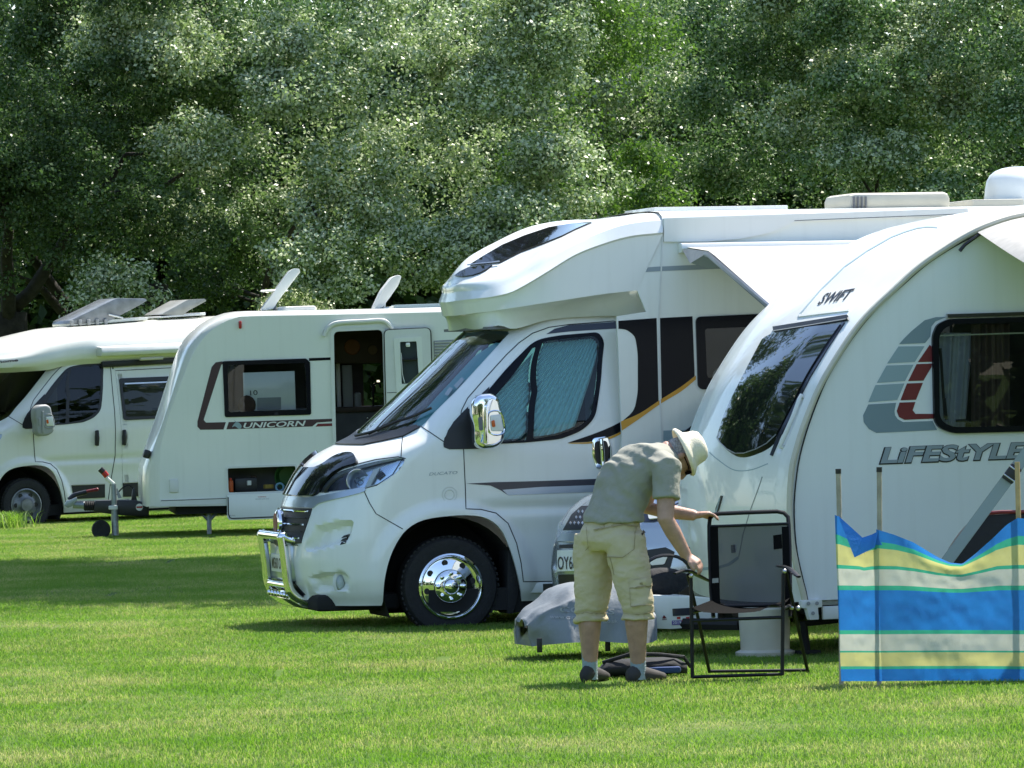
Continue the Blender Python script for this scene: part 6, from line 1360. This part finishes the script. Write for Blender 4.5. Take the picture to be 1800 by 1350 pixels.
hipL, kneL, ankL = Q(1047, 945, 32.48), Q(1040, 1068, 32.5), Q(1037, 1172, 32.52); hipR, kneR, ankR = Q(1096, 945, 32.32), Q(1121, 1066, 32.3), Q(1122, 1172, 32.35)
lr = [.095, .085, .066, .069, .056, .041, .042]
pel = Q(1073, 935, 32.4); wst = Q(1080, 893, 32.4); mid = Q(1104, 842, 32.42); ch = Q(1142, 808, 32.44); nk = Q(1174, 792, 32.45); hd = Q(1194, 801, 32.46)
spd = (nk-wst); spd /= np.linalg.norm(spd); bk = np.cross(spd, RT); bk /= np.linalg.norm(bk)
if bk[2] < 0: bk = -bk
torso = ell([(pel-[0, 0, .07], RT, .13, -FR, .09), (pel, RT, .165, -FR, .115), (wst, RT, .155, bk, .105), (mid, RT, .165, bk, .115), (ch, RT, .19, bk, .12), (nk-spd*.03, RT, .11, bk, .08), (nk, RT, .06, bk, .06)])
neck = tubeP([nk-spd*.05, nk, hd*.55+nk*.45], [.065, .06, .055])
shR = ch+RT*.185+spd*.035-bk*.02; shL = ch-RT*.185+spd*.035-bk*.02
shR = Q(1172, 822, 32.22); elR = Q(1170, 912, 32.16); wrR = Q(1206, 976, 32.22)
shL = Q(1150, 820, 32.62); elL = Q(1136, 893, 32.66); wrL = Q(1222, 906, 32.60)
armR = tubeP([shR, shR*.5+elR*.5, elR, elR*.65+wrR*.35, wrR], [.060, .057, .050, .049, .034]); armL = tubeP([shL, shL*.5+elL*.5, elL, elL*.6+wrL*.4, wrL], [.064, .054, .048, .046, .033])
# head frame: tz towards the crown, fz towards the face
tz_ = np.array([.91, .12, .36]); tz_ /= np.linalg.norm(tz_); fz = np.array([.36, .20, -.92]); fz -= tz_*(fz@tz_); fz /= np.linalg.norm(fz); sz = np.cross(fz, tz_)
if sz[1] > 0: sz = -sz                                                                        # sz points to the side we see
HM = lambda s, f, t: hd+(sz*s+fz*f+tz_*t)*1.06
head = MB(); head.sphere((0, 0, 0), 1, (1, 1, 1), 24, 16); 
for v_ in head.bm.verts:
    x, y, z = v_.co; f = y*.098*(1.0 if z > -.2 else 1-.25*(-z-.2)); s = x*.076*(1 if z > -.1 else 1-.42*(-z-.1)); t = z*.118; 
    if z < -.3 and y > .3: f += .012
    v_.co = HM(s, f, t)
jaw = ell([(HM(0, -.01, -.02), sz, .066, fz, .07), (HM(0, .03, -.075), sz, .052, fz, .055), (HM(0, .055, -.112), sz, .03, fz, .03)])
nose = tubeP([HM(0, .088, .025), HM(0, .112, -.012), HM(0, .122, -.032), HM(0, .1, -.042)], [.009, .013, .016, .01], 8)
def hand(wrist, d, palm_n, curl, spread=1., thumb_side=1, L=.175):
    d = np.array(d, float); d /= np.linalg.norm(d); n = np.array(palm_n, float); n -= d*(n@d); n /= np.linalg.norm(n); s = np.cross(d, n)*thumb_side; parts = []
    parts.append(ell([(wrist, s, .030, n, .022), (wrist+d*.035, s, .037, n, .020), (wrist+d*.075, s, .041, n, .017), (wrist+d*.09, s, .038, n, .014)], 14))
    for k, (o_, ln) in enumerate(((.030, .072), (.011, .080), (-.009, .075), (-.028, .060))):
        p = wrist+d*.078+s*o_*spread; q = [p-d*.02, p]; a = 0; dd = d.copy()
        for j, fr in enumerate((.45, .32, .23)):
            a += curl[j]; dd = d*math.cos(a)+n*math.sin(a); q.append(q[-1]+dd*ln*fr)
        parts.append(tubeP(q, [.0095, .0098, .0090, .0084, .0065], 8))
    p = wrist+d*.03+s*.03; parts.append(tubeP([p-s*.012, p+s*.014+d*.018+n*.006, p+s*.020+d*.045+n*.02, p+s*.014+d*.066+n*.030], [.014, .0125, .011, .0085], 8)); return parts
hR = hand(wrR, Q(1228, 990, 32.2)-wrR, np.array([.2, .25, -1.]), (.5, .55, .45), thumb_side=-1); hL = hand(wrL, np.array([1, .02, .10]), np.array([.1, -.1, -1.]), (.35, .5, .4), thumb_side=1)
footL, footR = ankL-[0, 0, .06]+FR*.05, ankR-[0, 0, .06]+FR*.05
body = remeshed([torso, neck, leg(hipL, kneL, ankL, lr), leg(hipR, kneR, ankR, lr), armR, armL, head, jaw, nose]+hR+hL, 'body', M['skin'], man, org, .0062, 3)
# clothes
def wr_shirt(c, n):
    p = Vector((c.x*6+c.z*5, c.y*6, c.z*9-c.x*3)); q = Vector((c.x*16+c.z*9, c.y*10, c.z*22-c.x*14)); dgn = math.sin((c.x*.8+c.z*1.0+.05*noise.noise(p))*55+4*noise.noise(p*.5)); return .005*noise.noise(p)+.005*abs(noise.noise(q))-.002+.007*dgn*max(0, noise.noise(p*.7)+.35)
bkk = bk; hem = wst-spd*.045-bk*.0
sleeve = lambda s0, e, r0, r1: tubeP([s0*.6+ch*.4, s0, s0*.62+e*.38, s0*.38+e*.62], [r0*.95, r0, r1, r1*1.06])
shirt_t = ell([(wst-[0, 0, .085]-FR*.01, RT, .212, -FR, .168), (wst-[0, 0, .04]-FR*.005, RT, .205, -FR, .160), (wst+spd*.03, RT, .195, bk, .145), (wst*.5+mid*.5, RT, .195, bk, .155), (mid, RT, .198, bk, .158), (mid*.5+ch*.5, RT, .205, bk, .155), (ch, RT, .21, bk, .15), (ch*.5+nk*.5+spd*.0, RT, .165, bk, .11), (nk-spd*.005, RT, .085, bk, .08)], 24)
shirt = remeshed([shirt_t, sleeve(shR, elR, .096, .080), sleeve(shL, elL, .09, .076)], 'shirt', M['shirt'], man, org, .008, 5, wr_shirt)
def wr_sh(c, n):
    q = Vector((c.x*9, c.y*9, c.z*15)); r_ = Vector((c.x*14, c.y*14, c.z*34)); low = max(0, min(1, (.42-c.z)/.12)); return .008*noise.noise(q)+.008*abs(noise.noise(r_))-.002+low*.009*math.sin(c.z*120+3*noise.noise(q))
cuL, cuR = kneL*.76+ankL*.24, kneR*.80+ankR*.20
sh_t = ell([(wst-[0, 0, .035], RT, .172, FR, .125), (pel+[0, 0, .02], RT, .20, FR, .155), (pel-[0, 0, .05], RT, .21, FR, .165), (pel-[0, 0, .11], RT, .18, FR, .125)], 24)
sleg = lambda h, k, c: ell([(h+[0, 0, .03], RT, .110, FR, .13), (h*.7+k*.3, RT, .118, FR, .126), (h*.3+k*.7, RT, .104, FR, .114), (k, RT, .094, FR, .102), (c+[0, 0, .03], RT, .084, FR, .094), (c+[0, 0, .022], RT, .092, FR, .101), (c, RT, .093, FR, .102)], 20)
shorts = remeshed([sh_t, sleg(hipL-RT*.01, kneL, cuL), sleg(hipR, kneR, cuR)], 'shorts', M['shorts'], man, org, .008, 4, wr_sh)
# pockets, flaps, button, belt line, seams
project(shorts, rr([(1045, 931), (1095, 922), (1116, 925), (1113, 966), (1095, 979), (1060, 978), (1048, 960)], 3), 'back_pocket', M['shorts'], man, .004, .006)
project(shorts, rr([(1107, 1022), (1142, 1017), (1147, 1062), (1110, 1066)], 3), 'cargo_pocket', M['shorts'], man, .005, .007); project(shorts, rr([(1106, 1020), (1143, 1015), (1144, 1029), (1107, 1034)], 2), 'pocket_flap', M['shorts'], man, .010, .006)
M['stitch'] = mat('brown_stitch', (.33, .26, .15), .9)
for q in ((1077, 925), (1126, 1026)): project(shorts, [(q[0]-2, q[1]-2), (q[0]+2, q[1]-2), (q[0]+2, q[1]+2), (q[0]-2, q[1]+2)], 'button', M['stitch'], man, .013, .003, 2)
for L_ in ([(1062, 915), (1064, 940), (1069, 968), (1076, 990), (1080, 1010)], [(1014, 917), (1060, 916), (1122, 925)]):
    a_ = np.array(L_, float); project(shorts, [tuple(p+[0, .7]) for p in a_]+[tuple(p-[1.2, .5]) for p in a_[::-1]], 'seam', M['stitch'], man, .002, .002, 3)
project(shorts, [(1123, 922), (1134, 920), (1134, 935), (1128, 941)], 'belt_pouch', M['brown'], man, .012, .01, 4)
for L_ in ([(1046, 932), (1048, 960), (1060, 978.5), (1095, 979.5), (1113, 966.5), (1116, 926)], [(1046, 932), (1095, 923), (1116, 926)], [(1107, 1034), (1110, 1066), (1147, 1062)], [(1107, 1034), (1144, 1029)], [(1013, 1076), (1040, 1078), (1066, 1075)], [(1099, 1077), (1125, 1079), (1148, 1074)], [(1033, 928), (1036, 960), (1030, 968)]):
    a_ = np.array(L_, float); project(shorts, [tuple(q+[.2, .6]) for q in a_]+[tuple(q-[.3, .6]) for q in a_[::-1]], 'stitching', M['stitch'], man, .012, .002, 3)
# hair, ear, glasses, hat
hb = MB(); hb.sphere((0, 0, 0), 1, (1, 1, 1), 24, 16)
for v_ in hb.bm.verts:
    x, y, z = v_.co; v_.co = HM(x*.079, y*.100-.004, z*.121)
kill = [v_ for v_ in hb.bm.verts if ((np.array(v_.co)-hd)@fz > .018+.02*((np.array(v_.co)-hd)@tz_ > .05)) or ((np.array(v_.co)-hd)@tz_ < -.045)]
bmesh.ops.delete(hb.bm, geom=kill, context='VERTS'); bmesh.ops.translate(hb.bm, vec=Vector(-org), verts=hb.bm.verts); hb.build('hair', M['hair'], man, sharp=0)
for s in (1, -1):
    e = ell([(HM(s*.072, -.004, -.032), fz, .008, tz_, .010), (HM(s*.079, -.010, -.012), fz, .017, tz_, .026), (HM(s*.088, -.016, -.006), fz, .019, tz_, .030), (HM(s*.091, -.018, -.004), fz, .012, tz_, .022)], 14); bmesh.ops.translate(e.bm, vec=Vector(-org), verts=e.bm.verts); e.build('ear', M['skin'], man, sharp=0)
g_ = MB(); 
for s in (1, -1):
    g_.tube([HM(s*.078, -.01, .012)-org, HM(s*.080, .05, .014)-org, HM(s*.066, .090, .012)-org], .0035, 6)
    e = ell([(HM(s*.036, .096, .008), sz, .030, tz_, .021), (HM(s*.040, .104, .006), sz, .028, tz_, .020)], 14); bmesh.ops.translate(e.bm, vec=Vector(-org), verts=e.bm.verts); me = bpy.data.meshes.new('t'); e.bm.to_mesh(me); g_.bm.from_mesh(me)
g_.build('sunglasses', M['gloss'], man); 
mo = tubeP([HM(-.02, .092, -.070)-org, HM(0, .098, -.072)-org, HM(.02, .092, -.070)-org], [.004, .006, .004], 6); mo.build('mouth', mat('lips', (.35, .13, .10), .5), man)
ht = MB(); prof = [(.136, -.034), (.143, -.026), (.140, -.014), (.122, .002), (.104, .014), (.096, .04), (.090, .075), (.075, .098), (.045, .110), (.001, .113), ]
inner = [(.001, .105), (.07, .09), (.085, .05), (.095, .01), (.112, -.010), (.136, -.034)]
prof = prof+inner; rings = []
hcn = HM(0, -.008, .052)
for r_, h_ in prof:
    rings.append([ht.bm.verts.new(hcn+(sz*math.cos(a)+fz*math.sin(a)*1.06)*r_+tz_*h_-org) for a in np.linspace(0, 2*math.pi, 36, endpoint=False)])
for i in range(len(rings)-1):
    for j in range(36): ht.bm.faces.new((rings[i][j], rings[i][(j+1) % 36], rings[i+1][(j+1) % 36], rings[i+1][j]))
hat = ht.build('hat', M['straw'], man, sharp=0)
# socks, shoes
for a, s in ((ankL, 0), (ankR, 1)):
    b = tubeP([a+[0, 0, .10]-org, a+[0, 0, .04]-org, a-[0, 0, .02]-org, a-[0, 0, .075]-org], [.050, .047, .046, .046]); b.build('sock', M['sock'], man, sharp=60)
    fd = FR if s else np.array([.5, .86, 0]); sd_ = np.cross(fd, UP); g = np.array([a[0], a[1], GZ]); 
    e = ell([(g-fd*.075+[0, 0, .045], sd_, .030, UP, .04), (g-fd*.03+[0, 0, .055], sd_, .042, UP, .055), (g+fd*.05+[0, 0, .045], sd_, .046, UP, .048), (g+fd*.13+[0, 0, .035], sd_, .048, UP, .034), (g+fd*.19+[0, 0, .028], sd_, .03, UP, .022)], 16); bmesh.ops.translate(e.bm, vec=Vector(-org), verts=e.bm.verts); e.build('shoe', M['shoe'], man, sharp=0)
# ------------------------------------------------------------------ folding chair
M['mesh'] = bpy.data.materials.new('chair_mesh'); M['mesh'].use_nodes = True; n = M['mesh'].node_tree; p_ = n.nodes['Principled BSDF']; p_.inputs['Base Color'].default_value = (.02, .022, .025, 1); p_.inputs['Roughness'].default_value = .7
t_ = n.nodes.new('ShaderNodeBsdfTransparent'); x_ = n.nodes.new('ShaderNodeMixShader'); x_.inputs[0].default_value = .82; n.links.new(t_.outputs[0], x_.inputs[1]); n.links.new(p_.outputs[0], x_.inputs[2]); n.links.new(x_.outputs[0], n.nodes['Material Output'].inputs[0])
M['sling'] = mat('black_sling', (.005, .005, .005), .9, spec=.08, bump=.3, bscale=200)
M['tube'] = mat('black_tube', (.007, .007, .008), .4, spec=.3)
co = np.array([Q(1300, 1180, 32.4)[0], 32.4, GZ]); chair = thing('folding_chair', 'black folding garden chair with mesh back in front of the bending man', 'chair', tuple(co))
c_ = lambda px, py, Y: Q(px, py, Y)-co
def tube_o(pts, r, name, m=None, n=10, par=chair, sq=None): b = MB(); b.tube(pts, r, n, squash=sq); return b.build(name, m or M['tube'], par)
BF = [c_(*q) for q in ((1254, 1085, 32.42), (1250, 1040, 32.48), (1247, 960, 32.58), (1246.5, 925, 32.62), (1248, 911, 32.64), (1254, 904.5, 32.65), (1264, 903, 32.65), (1310, 901, 32.65), (1366, 899, 32.65), (1378, 901.5, 32.65), (1385, 909, 32.64), (1386.5, 924, 32.62), (1388, 960, 32.58), (1389, 1040, 32.48), (1389, 1085, 32.42))]
tube_o(BF, .0125, 'back_frame'); tube_o([c_(1247, 925.5, 32.62), c_(1387, 920.5, 32.62)], .009, 'back_rail'); tube_o([c_(1253, 1066, 32.44), c_(1389, 1063, 32.44)], .011, 'back_rail')
V = []; Fc = []
for i in range(13):
    for j in range(13): s, t = i/12, j/12; a = c_(1248, 926, 32.62)*(1-s)+c_(1387, 921, 32.62)*s; b_ = c_(1253, 1066, 32.44)*(1-s)+c_(1389, 1063, 32.44)*s; V.append(a*(1-t)+b_*t+np.array([0, .02*math.sin(s*math.pi), 0]))
for i in range(12):
    for j in range(12): k = i*13+j; Fc.append((k, k+1, k+14, k+13))
mesh('back_mesh', V, Fc, M['mesh'], chair)
for x0_, x1_ in ((1248.5, 1262), (1374, 1386)): mesh('back_hem', [c_(x0_, 926, 32.605), c_(x1_, 925.5, 32.605), c_(x1_+4, 1066, 32.42), c_(x0_+4, 1066, 32.42)], [(0, 1, 2, 3)], M['sling'], chair)
mesh('back_label', [c_(1359, 941, 32.58), c_(1374, 939, 32.58), c_(1375, 964, 32.56), c_(1360, 966, 32.56)], [(0, 1, 2, 3)], M['sling'], chair); mesh('back_buckle', [c_(1252, 1017, 32.47), c_(1263, 1016, 32.47), c_(1263, 1024, 32.47), c_(1252, 1025, 32.47)], [(0, 1, 2, 3)], M['grey'], chair)
V = []; Fc = []
for i in range(17):
    for j in range(9):
        s, t = i/16, j/8; a = c_(1217, 1074, 32.18)*(1-s)+c_(1376, 1068, 32.18)*s; b_ = c_(1253, 1054, 32.45)*(1-s)+c_(1389, 1050, 32.45)*s; q = a*(1-t)+b_*t; q[2] += -.055*math.sin(s*math.pi)**.8*(.4+.6*t)+.03*math.exp(-((s-.88)/.08)**2)*(1-t)+.02*math.exp(-(s/.06)**2)*(1-t); V.append(q)
for i in range(16):
    for j in range(8): k = i*9+j; Fc.append((k, k+1, k+10, k+9))
mesh('seat', V, Fc, M['sling'], chair, sharp=0)
for a, b_ in (((1217, 1076, 32.18), (1253, 1068, 32.46)), ((1376, 1070, 32.18), (1389, 1064, 32.46))): tube_o([c_(*a), c_(*b_)], .010, 'seat_rail')
tube_o([c_(1216, 1091, 32.19), c_(1376, 1085, 32.19)], .010, 'front_rail')
tube_o([c_(1214.5, 1016, 32.2), c_(1216, 1100, 32.19), c_(1217, 1192, 32.18)], .0115, 'leg'); tube_o([c_(1377, 1008, 32.2), c_(1376, 1100, 32.19), c_(1375, 1187, 32.18)], .0115, 'leg')
tube_o([c_(1209, 1010, 32.25), c_(1228, 1090, 32.45), c_(1247, 1181, 32.7)], .0105, 'leg'); tube_o([c_(1382, 1004, 32.25), c_(1399, 1085, 32.45), c_(1420, 1181, 32.7)], .0105, 'leg')
tube_o([c_(1217, 1190, 32.18), c_(1375, 1185, 32.18)], .010, 'foot_rail'); tube_o([c_(1247, 1180, 32.7), c_(1420, 1178, 32.7)], .010, 'foot_rail')
tube_o([c_(1186, 1008, 32.08), c_(1198, 1003.5, 32.15), c_(1212, 1003, 32.25), c_(1228, 1012, 32.4), c_(1246, 1021, 32.52)], [.012, .018, .02, .02, .014], 'armrest', None, 10, chair, (1, .5))
tube_o([c_(1404, 1014, 32.08), c_(1397, 1008, 32.15), c_(1388, 1000, 32.25), c_(1378, 996, 32.4), c_(1367, 995, 32.52)], [.014, .02, .02, .018, .012], 'armrest', None, 10, chair, (1, .5))
for q in ((1392, 1068, 32.40), (1403, 1069, 32.38), (1215, 1012, 32.18), (1379, 1004, 32.18)): b = MB(); b.sphere(c_(*q), .014); b.build('rivet', M['alu'], chair)
tube_o([c_(1380, 1070, 32.42), c_(1404, 1068.5, 32.42)], .008, 'pivot_rod')
# ------------------------------------------------------------------ windbreak
wo = np.array([Q(1545, 1190, 31.4)[0], 31.4, GZ]); wb = thing('windbreak', 'blue, yellow and green striped windbreak on wooden poles at lower right', 'windbreak', tuple(wo))
M['pole'] = mat('weathered_pole', (.42, .37, .29), .8, var=.3, vscale=12, bump=.3); M['pole2'] = mat('raw_wood_pole', (.52, .36, .17), .7, var=.35, vscale=14)
poles = [(1473.5, 826, 1479, 31.52), (1545.5, 823, 1545, 31.38), (1788, 812, 1794, 31.5), (2040, 815, 2045, 31.35)]
for k, (xt_, yt_, xb_, Y_) in enumerate(poles):
    a, b_ = Q(xt_, yt_, Y_), Q(xb_, 1195, Y_); b_[2] = GZ-.05; b = MB(); b.tube([b_-wo, (a+b_)/2-wo+[.004, 0, 0], a-wo], .0145, 12); b.build('pole', M['pole2'] if k == 2 else M['pole'], wb)
    if k < 2: b = MB(); d = (a-b_)/np.linalg.norm(a-b_); b.tube([a-wo-d*.022, a-wo+d*.006], .0165, 12); b.build('pole_cap', M['black'], wb)
def fab_mat():
    m = bpy.data.materials.new('striped_fabric'); m.use_nodes = True; n = m.node_tree; p = n.nodes['Principled BSDF']
    a = n.nodes.new('ShaderNodeAttribute'); a.attribute_name = 'lc'; cr = n.nodes.new('ShaderNodeValToRGB'); cr.color_ramp.interpolation = 'CONSTANT'; e = cr.color_ramp.elements
    BL, GR, YE, CRM = (.025, .20, .58, 1), (.05, .42, .27, 1), (.62, .60, .24, 1), (.58, .60, .52, 1)
    st = [(0, BL), (.080, GR), (.098, YE), (.192, GR), (.206, CRM), (.318, GR), (.344, BL), (.62, GR), (.652, CRM), (.758, GR), (.784, YE), (.892, GR), (.93, BL)]
    e[0].position = 0; e[0].color = BL; e[1].position = .999; e[1].color = BL
    for ps, c in st[1:]: q = e.new(ps); q.color = c
    n.links.new(a.outputs['Fac'], cr.inputs[0]); n.links.new(cr.outputs[0], p.inputs['Base Color']); p.inputs['Roughness'].default_value = .32; p.inputs['Specular IOR Level'].default_value = .5
    tc = n.nodes.new('ShaderNodeTexCoord'); nb = n.nodes.new('ShaderNodeTexNoise'); nb.inputs['Scale'].default_value = 13; nb.inputs['Detail'].default_value = 7; nb.inputs['Roughness'].default_value = .62; bp = n.nodes.new('ShaderNodeBump'); bp.inputs['Strength'].default_value = .45; bp.inputs['Distance'].default_value = .03
    n.links.new(tc.outputs['Object'], nb.inputs['Vector']); n.links.new(nb.outputs[0], bp.inputs['Height']); n.links.new(bp.outputs[0], p.inputs['Normal'])
    tr = n.nodes.new('ShaderNodeBsdfTranslucent'); n.links.new(cr.outputs[0], tr.inputs[0]); x = n.nodes.new('ShaderNodeMixShader'); x.inputs[0].default_value = .38
    n.links.new(p.outputs[0], x.inputs[1]); n.links.new(tr.outputs[0], x.inputs[2]); n.links.new(x.outputs[0], n.nodes['Material Output'].inputs[0]); return m
M['fabric'] = fab_mat()
def panel(k, topf, seed, bow):
    (xa, _, xba, Ya), (xb, _, xbb, Yb) = poles[k], poles[k+1]; nu_, nv_ = 70, 46; V = []; lc = []
    for i in range(nu_+1):
        s = i/nu_; px = (xba-(6 if k == 0 else 0))*(1-s)+xbb*s; Y_ = Ya*(1-s)+Yb*s; z1 = Q(px, topf(px), Y_)[2]
        for j in range(nv_+1):
            t = j/nv_; zz0 = Q(px, 1197, Y_)[2]; zn = Q(px, 941, Y_)[2]; ptop = Q(px-5*t*0, 1000, Y_)
            z = zz0+(zn-zz0)*t; sag = (zn-z1); z -= sag*t**(5. if sag > 0 else 11.)
            q = Vector((px*.012+seed, t*3.1, seed)); w_ = noise.noise(q*1.6)*.022+noise.noise(q*5)*.009+noise.noise(q*14)*.003
            y = Y_+bow*math.sin(s*math.pi)*(1-.4*t)+w_*math.sin(s*math.pi)**.6-.0*t
            if t > .86 and sag > .02: y -= (t-.86)/.14*min(.10, sag*.8)*math.sin(s*math.pi)
            x = Q(px, 1000, Y_)[0]-.012*t; V.append(np.array([x, y-.030, z])-wo); lc.append(t*.995)
    ii = np.arange((nu_+1)*(nv_+1)).reshape(nu_+1, nv_+1); F4 = np.stack([ii[:-1, :-1], ii[1:, :-1], ii[1:, 1:], ii[:-1, 1:]], -1).reshape(-1, 4)
    o = fast_mesh('fabric_panel', np.array(V), F4, M['fabric'], wb, attrs={'lc': ('POINT', np.array(lc))}); o.data.shade_smooth(); return o
top1 = lambda x: np.interp(x, [1474, 1480, 1500, 1521, 1532, 1545], [905, 908, 928, 948, 942, 935]); top2 = lambda x: np.interp(x, [1545, 1552, 1575, 1610, 1650, 1672, 1693, 1720, 1750, 1775, 1794], [930, 932, 939, 953, 978, 988, 990, 970, 946, 922, 910]); top3 = lambda x: np.interp(x, [1794, 1810, 1900, 2000, 2045], [910, 912, 960, 950, 915])
panel(0, top1, 1.3, .015); panel(1, top2, 4.1, .05); panel(2, top3, 7.7, .06)
# loose folded-over corners of the hem
def flap(pts, name='hem_flap', lcv=.98):
    P = np.array([Q(*p)-wo for p in pts]); o = fast_mesh(name, P, np.array([[0, 1, 2]]) if len(P) == 3 else np.array([[0, 1, 2, 3]]), M['fabric'], wb, attrs={'lc': ('POINT', np.full(len(P), lcv))}); return o
flap([(1473, 906, 31.47), (1516, 945, 31.38), (1502, 980, 31.33)]); flap([(1516, 945, 31.38), (1543, 936, 31.33), (1538, 962, 31.31), (1502, 980, 31.33)]); flap([(1541, 938, 31.345), (1551, 958, 31.33), (1539, 958, 31.34)])
# ------------------------------------------------------------------ seat bag behind the windbreak, and webbing strap
bo = Q(1760, 1150, 33.0); bo[2] = GZ; bag = thing('camp_bag', 'black fabric camp bag with red piping behind the windbreak', 'bag', tuple(bo)); M['bagk'] = mat('black_bag_cloth', (.014, .015, .018), .85, bump=.4, bscale=20)
out = spl([(1655, 1150), (1660, 1050), (1668, 985), (1682, 955), (1706, 925), (1737, 902)], n=5)+[(1760, 900), (1850, 899), (1860, 1150)]; P0 = [Q(x, y, 32.85)-bo for x, y in out]
b = MB(); b.prism([tuple(p) for p in P0], (0, .34, 0), .03, 3); b.build('bag_body', M['bagk'], bag); MB().tube(P0[:-1], .011, 8).build('piping', M['redd'], bag)
so = Q(1640, 1020, 32.2); so[2] = GZ; stp = thing('webbing_strap', 'grey webbing tie-down strap running up from the lawn past the black bag', 'strap', tuple(so))
pa, pb = Q(1655, 1000, 32.6), Q(1990, 545, 32.3); d = pb-pa; pa = pa-d*.0; gpt = pa-d*((pa[2]-GZ)/d[2]); w_ = np.array([.7, 0, -.7*d[0]/d[2]]); w_ = np.cross(d, [0, 1, 0]); w_ /= np.linalg.norm(w_)
for nm, a, b_, ww, mm, yo in (('strap_web', gpt, pb, .034, M['greyd'], 0), ('strap_edge', gpt, pb, .036, M['grey'], .003)):
    mesh(nm, [a-w_*ww+[0, yo, 0]-so, a+w_*ww+[0, yo, 0]-so, b_+w_*ww+[0, yo, 0]-so, b_-w_*ww+[0, yo, 0]-so], [(0, 1, 2, 3)], mm, stp)
q = pa+d*((1779-1655)/(1990-1655)); b = MB(); b.box(q-so-np.array([0, .012, 0]), (.105, .02, .075), (0, -math.atan2(d[2], d[0]), 0), bev=.008); b.build('strap_buckle', M['black'], stp); 
for k_ in (-.03, .03): b = MB(); e = q+d/np.linalg.norm(d)*k_; b.tube([e-w_*.04-so-[0, .024, 0], e+w_*.04-so-[0, .024, 0]], .005, 6); b.build('buckle_bar', M['alu'], stp)
# ------------------------------------------------------------------ bag on the grass behind the man's feet
go = Q(1125, 1180, 32.85); go[2] = GZ; gb = thing('shoulder_bag', 'flat black shoulder bag lying on the grass behind the feet of the man', 'bag', tuple(go)); g = MB(); 
e = ell([(np.array([-.26, 0, .03]), (0, 1, 0), .06, UP, .02), (np.array([-.2, 0, .06]), (0, 1, 0), .13, UP, .05), (np.array([0, 0, .065]), (0, 1, 0), .15, UP, .055), (np.array([.2, 0, .07]), (0, 1, 0), .13, UP, .05), (np.array([.28, 0, .05]), (0, 1, 0), .07, UP, .03)], 18); e.build('bag_body', M['bagk'], gb, sharp=0)
tube_o([np.array(q) for q in ((-.22, -.05, .10), (-.05, -.12, .15), (.12, -.1, .14), (.26, -.06, .12), (.30, 0, .06))], .012, 'bag_strap', M['bagk'], 8, gb); b = MB(); b.box((.14, -.13, .05), (.2, .05, .04), bev=.015); b.build('blue_lining', mat('navy_lining', (.02, .05, .16), .8), gb)
# lettering printed on the grey cover
def text_project(o, body, p0, p1, h, name, m, parent):
    V, Fc = text_geo(body, bold=.01); x0, x1 = V[:, 0].min(), V[:, 0].max(); cap = V[:, 1].max(); p0, p1 = np.array(p0, float), np.array(p1, float); d = p1-p0; u = np.array([d[1], -d[0]])/np.linalg.norm(d)
    inv_ = o.matrix_world.inverted(); bt = BVHTree.FromPolygons([o.matrix_world @ v.co for v in o.data.vertices], [tuple(f.vertices) for f in o.data.polygons]); P = []; ok = []
    for x, y in zip(V[:, 0], V[:, 1]):
        q = p0+d*(x-x0)/(x1-x0)+u*y/cap*h; dr = Vector(pray(*q)).normalized(); hit, n_, *_ = bt.ray_cast(Vector(CAM), dr); ok.append(hit is not None); P.append(tuple(inv_ @ (hit-dr*.004)) if hit is not None else (0, 0, 0))
    mesh(name, P, [f for f in Fc if all(ok[i] for i in f)], m, parent, smooth=False)
bpy.context.view_layer.update()
cvf = [c for c in hc_.children if c.name.startswith('cover_fabric')][0]
for a_ in (('www.caravanparts', (966, 1087), (1056, 1090), 6), ('.co.uk', (1061, 1095), (1086, 1094.5), 6.5), ('COVERS', (984, 1076), (1080, 1080), 10)): text_project(cvf, *a_, 'cover_lettering', M['grey'], hc_)
